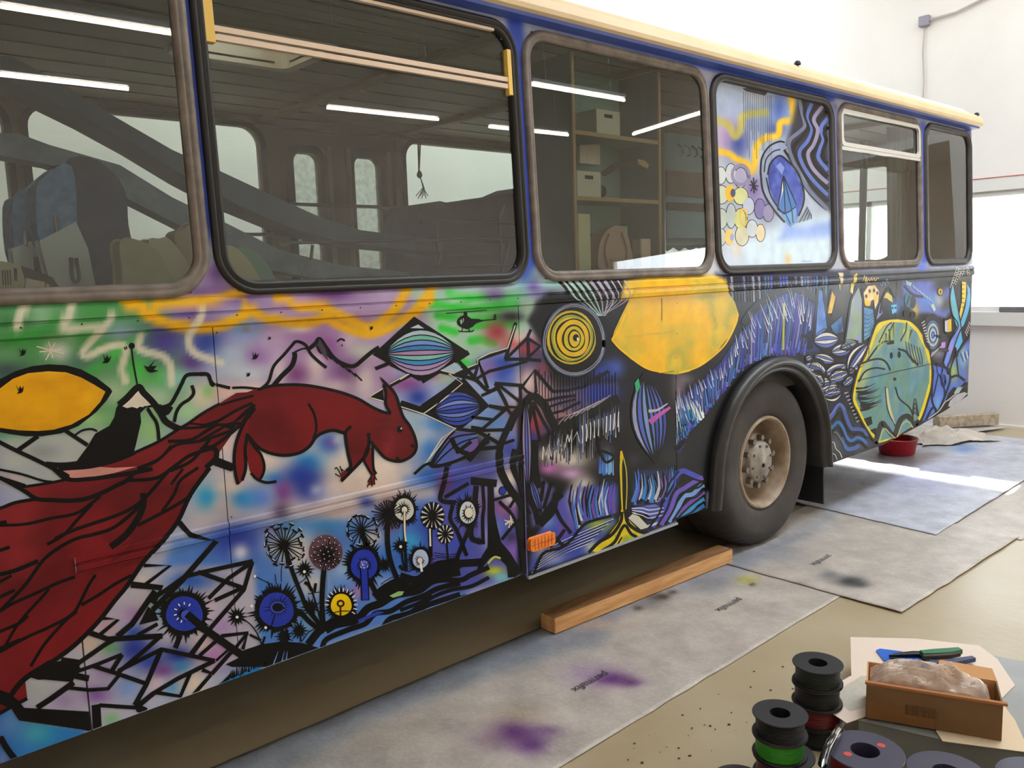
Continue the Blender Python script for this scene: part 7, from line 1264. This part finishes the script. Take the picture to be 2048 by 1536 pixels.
def bin_(u0, u1, zi, h, lb):
    x = xpx(u0); w = xpx(u1) - x; z = ZS[zi] + .0005; y0, y1 = yb0 + .03, yb1 - .04; t = .004
    r_ = root('storage_bin', (x + w / 2, (y0 + y1) / 2, z), lb, 'bin', 'white bins in the bookcase'); b = MB()
    b.box(x, x + w, y0, y0 + t, z, z + h).box(x, x + w, y1 - t, y1, z, z + h).box(x, x + t, y0 + t, y1 - t, z, z + h).box(x + w - t, x + w, y0 + t, y1 - t, z, z + h).box(x + t, x + w - t, y0 + t, y1 - t, z, z + t); b.build('body', M_bin, r_)
    MB().box(x + w * .33, x + w * .67, y0 - .0015, y0, z + h * .70, z + h * .84).build('hand_hole', M_rub_k, r_)
bin_(1196, 1242, 2, .115, 'white bin with a dark hand hole on the top shelf of the bookcase'); bin_(1155, 1202, 1, .118, 'white bin with a dark hand hole on the middle shelf of the bookcase')
x = xpx(1214); b = MB(); b.lathe([(0, 0), (.026, .004), (.034, .02), (.034, .05), (.026, .066), (0, .07)], (x, .22, ZS[1] + .0355), 'y', 20); b.build('black_roll', M_rub_k, smooth=True, label='black roll beside the bin on the middle shelf', cat='roll').location.y = -.03
px_ = [at_y(u, v, .215) for u, v in ((1206, 345), (1230, 327), (1262, 318), (1286, 320), (1290, 334), (1260, 332), (1232, 340), (1212, 352))]
MB().prism([(p[0], p[2]) for p in px_], .215, .235).build('leather_strap', mat('dark_leather', (40, 38, 36), .6), label='dark curved strap hanging at the back of the bookcase', cat='strap')
px_ = [at_y(u, v, .195) for u, v in ((1276, 318), (1290, 321), (1298, 329), (1296, 337), (1279, 328))]
MB().prism([(p[0], p[2]) for p in px_], .195, .205).build('tan_grip', mat('tan_grip', (200, 176, 120), .6), label='tan grip in front of the dark strap', cat='grip')
for k, (u0, u1, h, c, lb, y0) in enumerate(((1157, 1182, .285, (226, 224, 182), 'tall cream board', .20), (1186, 1200, .20, (206, 190, 70), 'yellow folder', .265), (1282, 1302, .17, (220, 196, 176), 'pale carton with faded print', .17), (1236, 1256, .24, (170, 184, 168), 'grey-green carton', .27))):
    x = xpx(u0, 480, y0); bevel(MB().box(x, xpx(u1, 480, y0), y0, y0 + .06, ZS[0] + .0005, ZS[0] + h).build('stored_item', mat('stored_%d' % k, c, .7, var=.06), label=lb + ' standing on the lowest shelf of the bookcase', cat='stored item'), .006, 2)
bp = px_prism('backpack', [(1197, 530), (1200, 490), (1214, 462), (1235, 452), (1252, 466), (1262, 500), (1263, 534), (1230, 539), (1205, 537)], .175, .25, mat('pink_canvas', (196, 170, 156), .9, var=.05), label='dusty pink backpack on the lowest shelf of the bookcase', cat='backpack'); bevel(bp, .012, 3)
MB().tube(spline([tuple(at_y(u, v, .168)) for u, v in ((1218, 468), (1210, 500), (1216, 535))], 5), .004, 6).build('strap', mat('pink_strap', (160, 126, 116), .9), bp); MB().tube(spline([tuple(at_y(u, v, .168)) for u, v in ((1244, 466), (1254, 500), (1250, 538))], 5), .004, 6).build('strap', MATS['pink_strap'], bp)
px_prism('paper_scrap', [(1160, 290), (1200, 288), (1200, 330), (1160, 326)], .30, .32, M_paper, smooth=False, label='crumpled white paper at the back of the middle shelf', cat='paper')
M_lock = mat('light_blue_board', (150, 200, 214), .6, var=.03); M_brown = mat('brown_beam', (124, 96, 72), .7, var=.15, vscale=8)
lk = root('overhead_locker', (5.9, 1.8, 1.85), 'light blue overhead locker with coat hooks inside the bus', 'locker')
MB().box(4.92, 6.9, 1.25, 2.39, 1.86, 2.605).build('body', M_lock, lk); MB().box(4.86, 6.9, 1.20, 1.249, 2.16, 2.33).build('beam', M_brown, lk); MB().box(4.86, 6.9, 1.20, 1.249, 2.06, 2.11).build('rail', M_darkint, lk)
for k in range(4): x = 5.05 + k * .085; MB().tube([(x, 1.249, 2.53), (x, 1.21, 2.50), (x, 1.20, 2.46), (x, 1.225, 2.45)], .007, 6).build('coat_hook', M_darkint, lk)
MB().tube([(4.80, 1.2, .98), (4.80, 1.2, 2.62)], .022, 10).build('grab_pole', M_rail, BUS)
vz = []
for k in range(23): x = 4.95 + k * .09; vz.append((x, 1.80 if k % 2 else 1.835))
MB().prism(vz + [(6.93, 1.858), (4.95, 1.858)], 2.30, 2.305).build('valance', mat('lace_valance', (170, 200, 206), .9), label='pale blue zigzag lace valance under the locker', cat='valance')
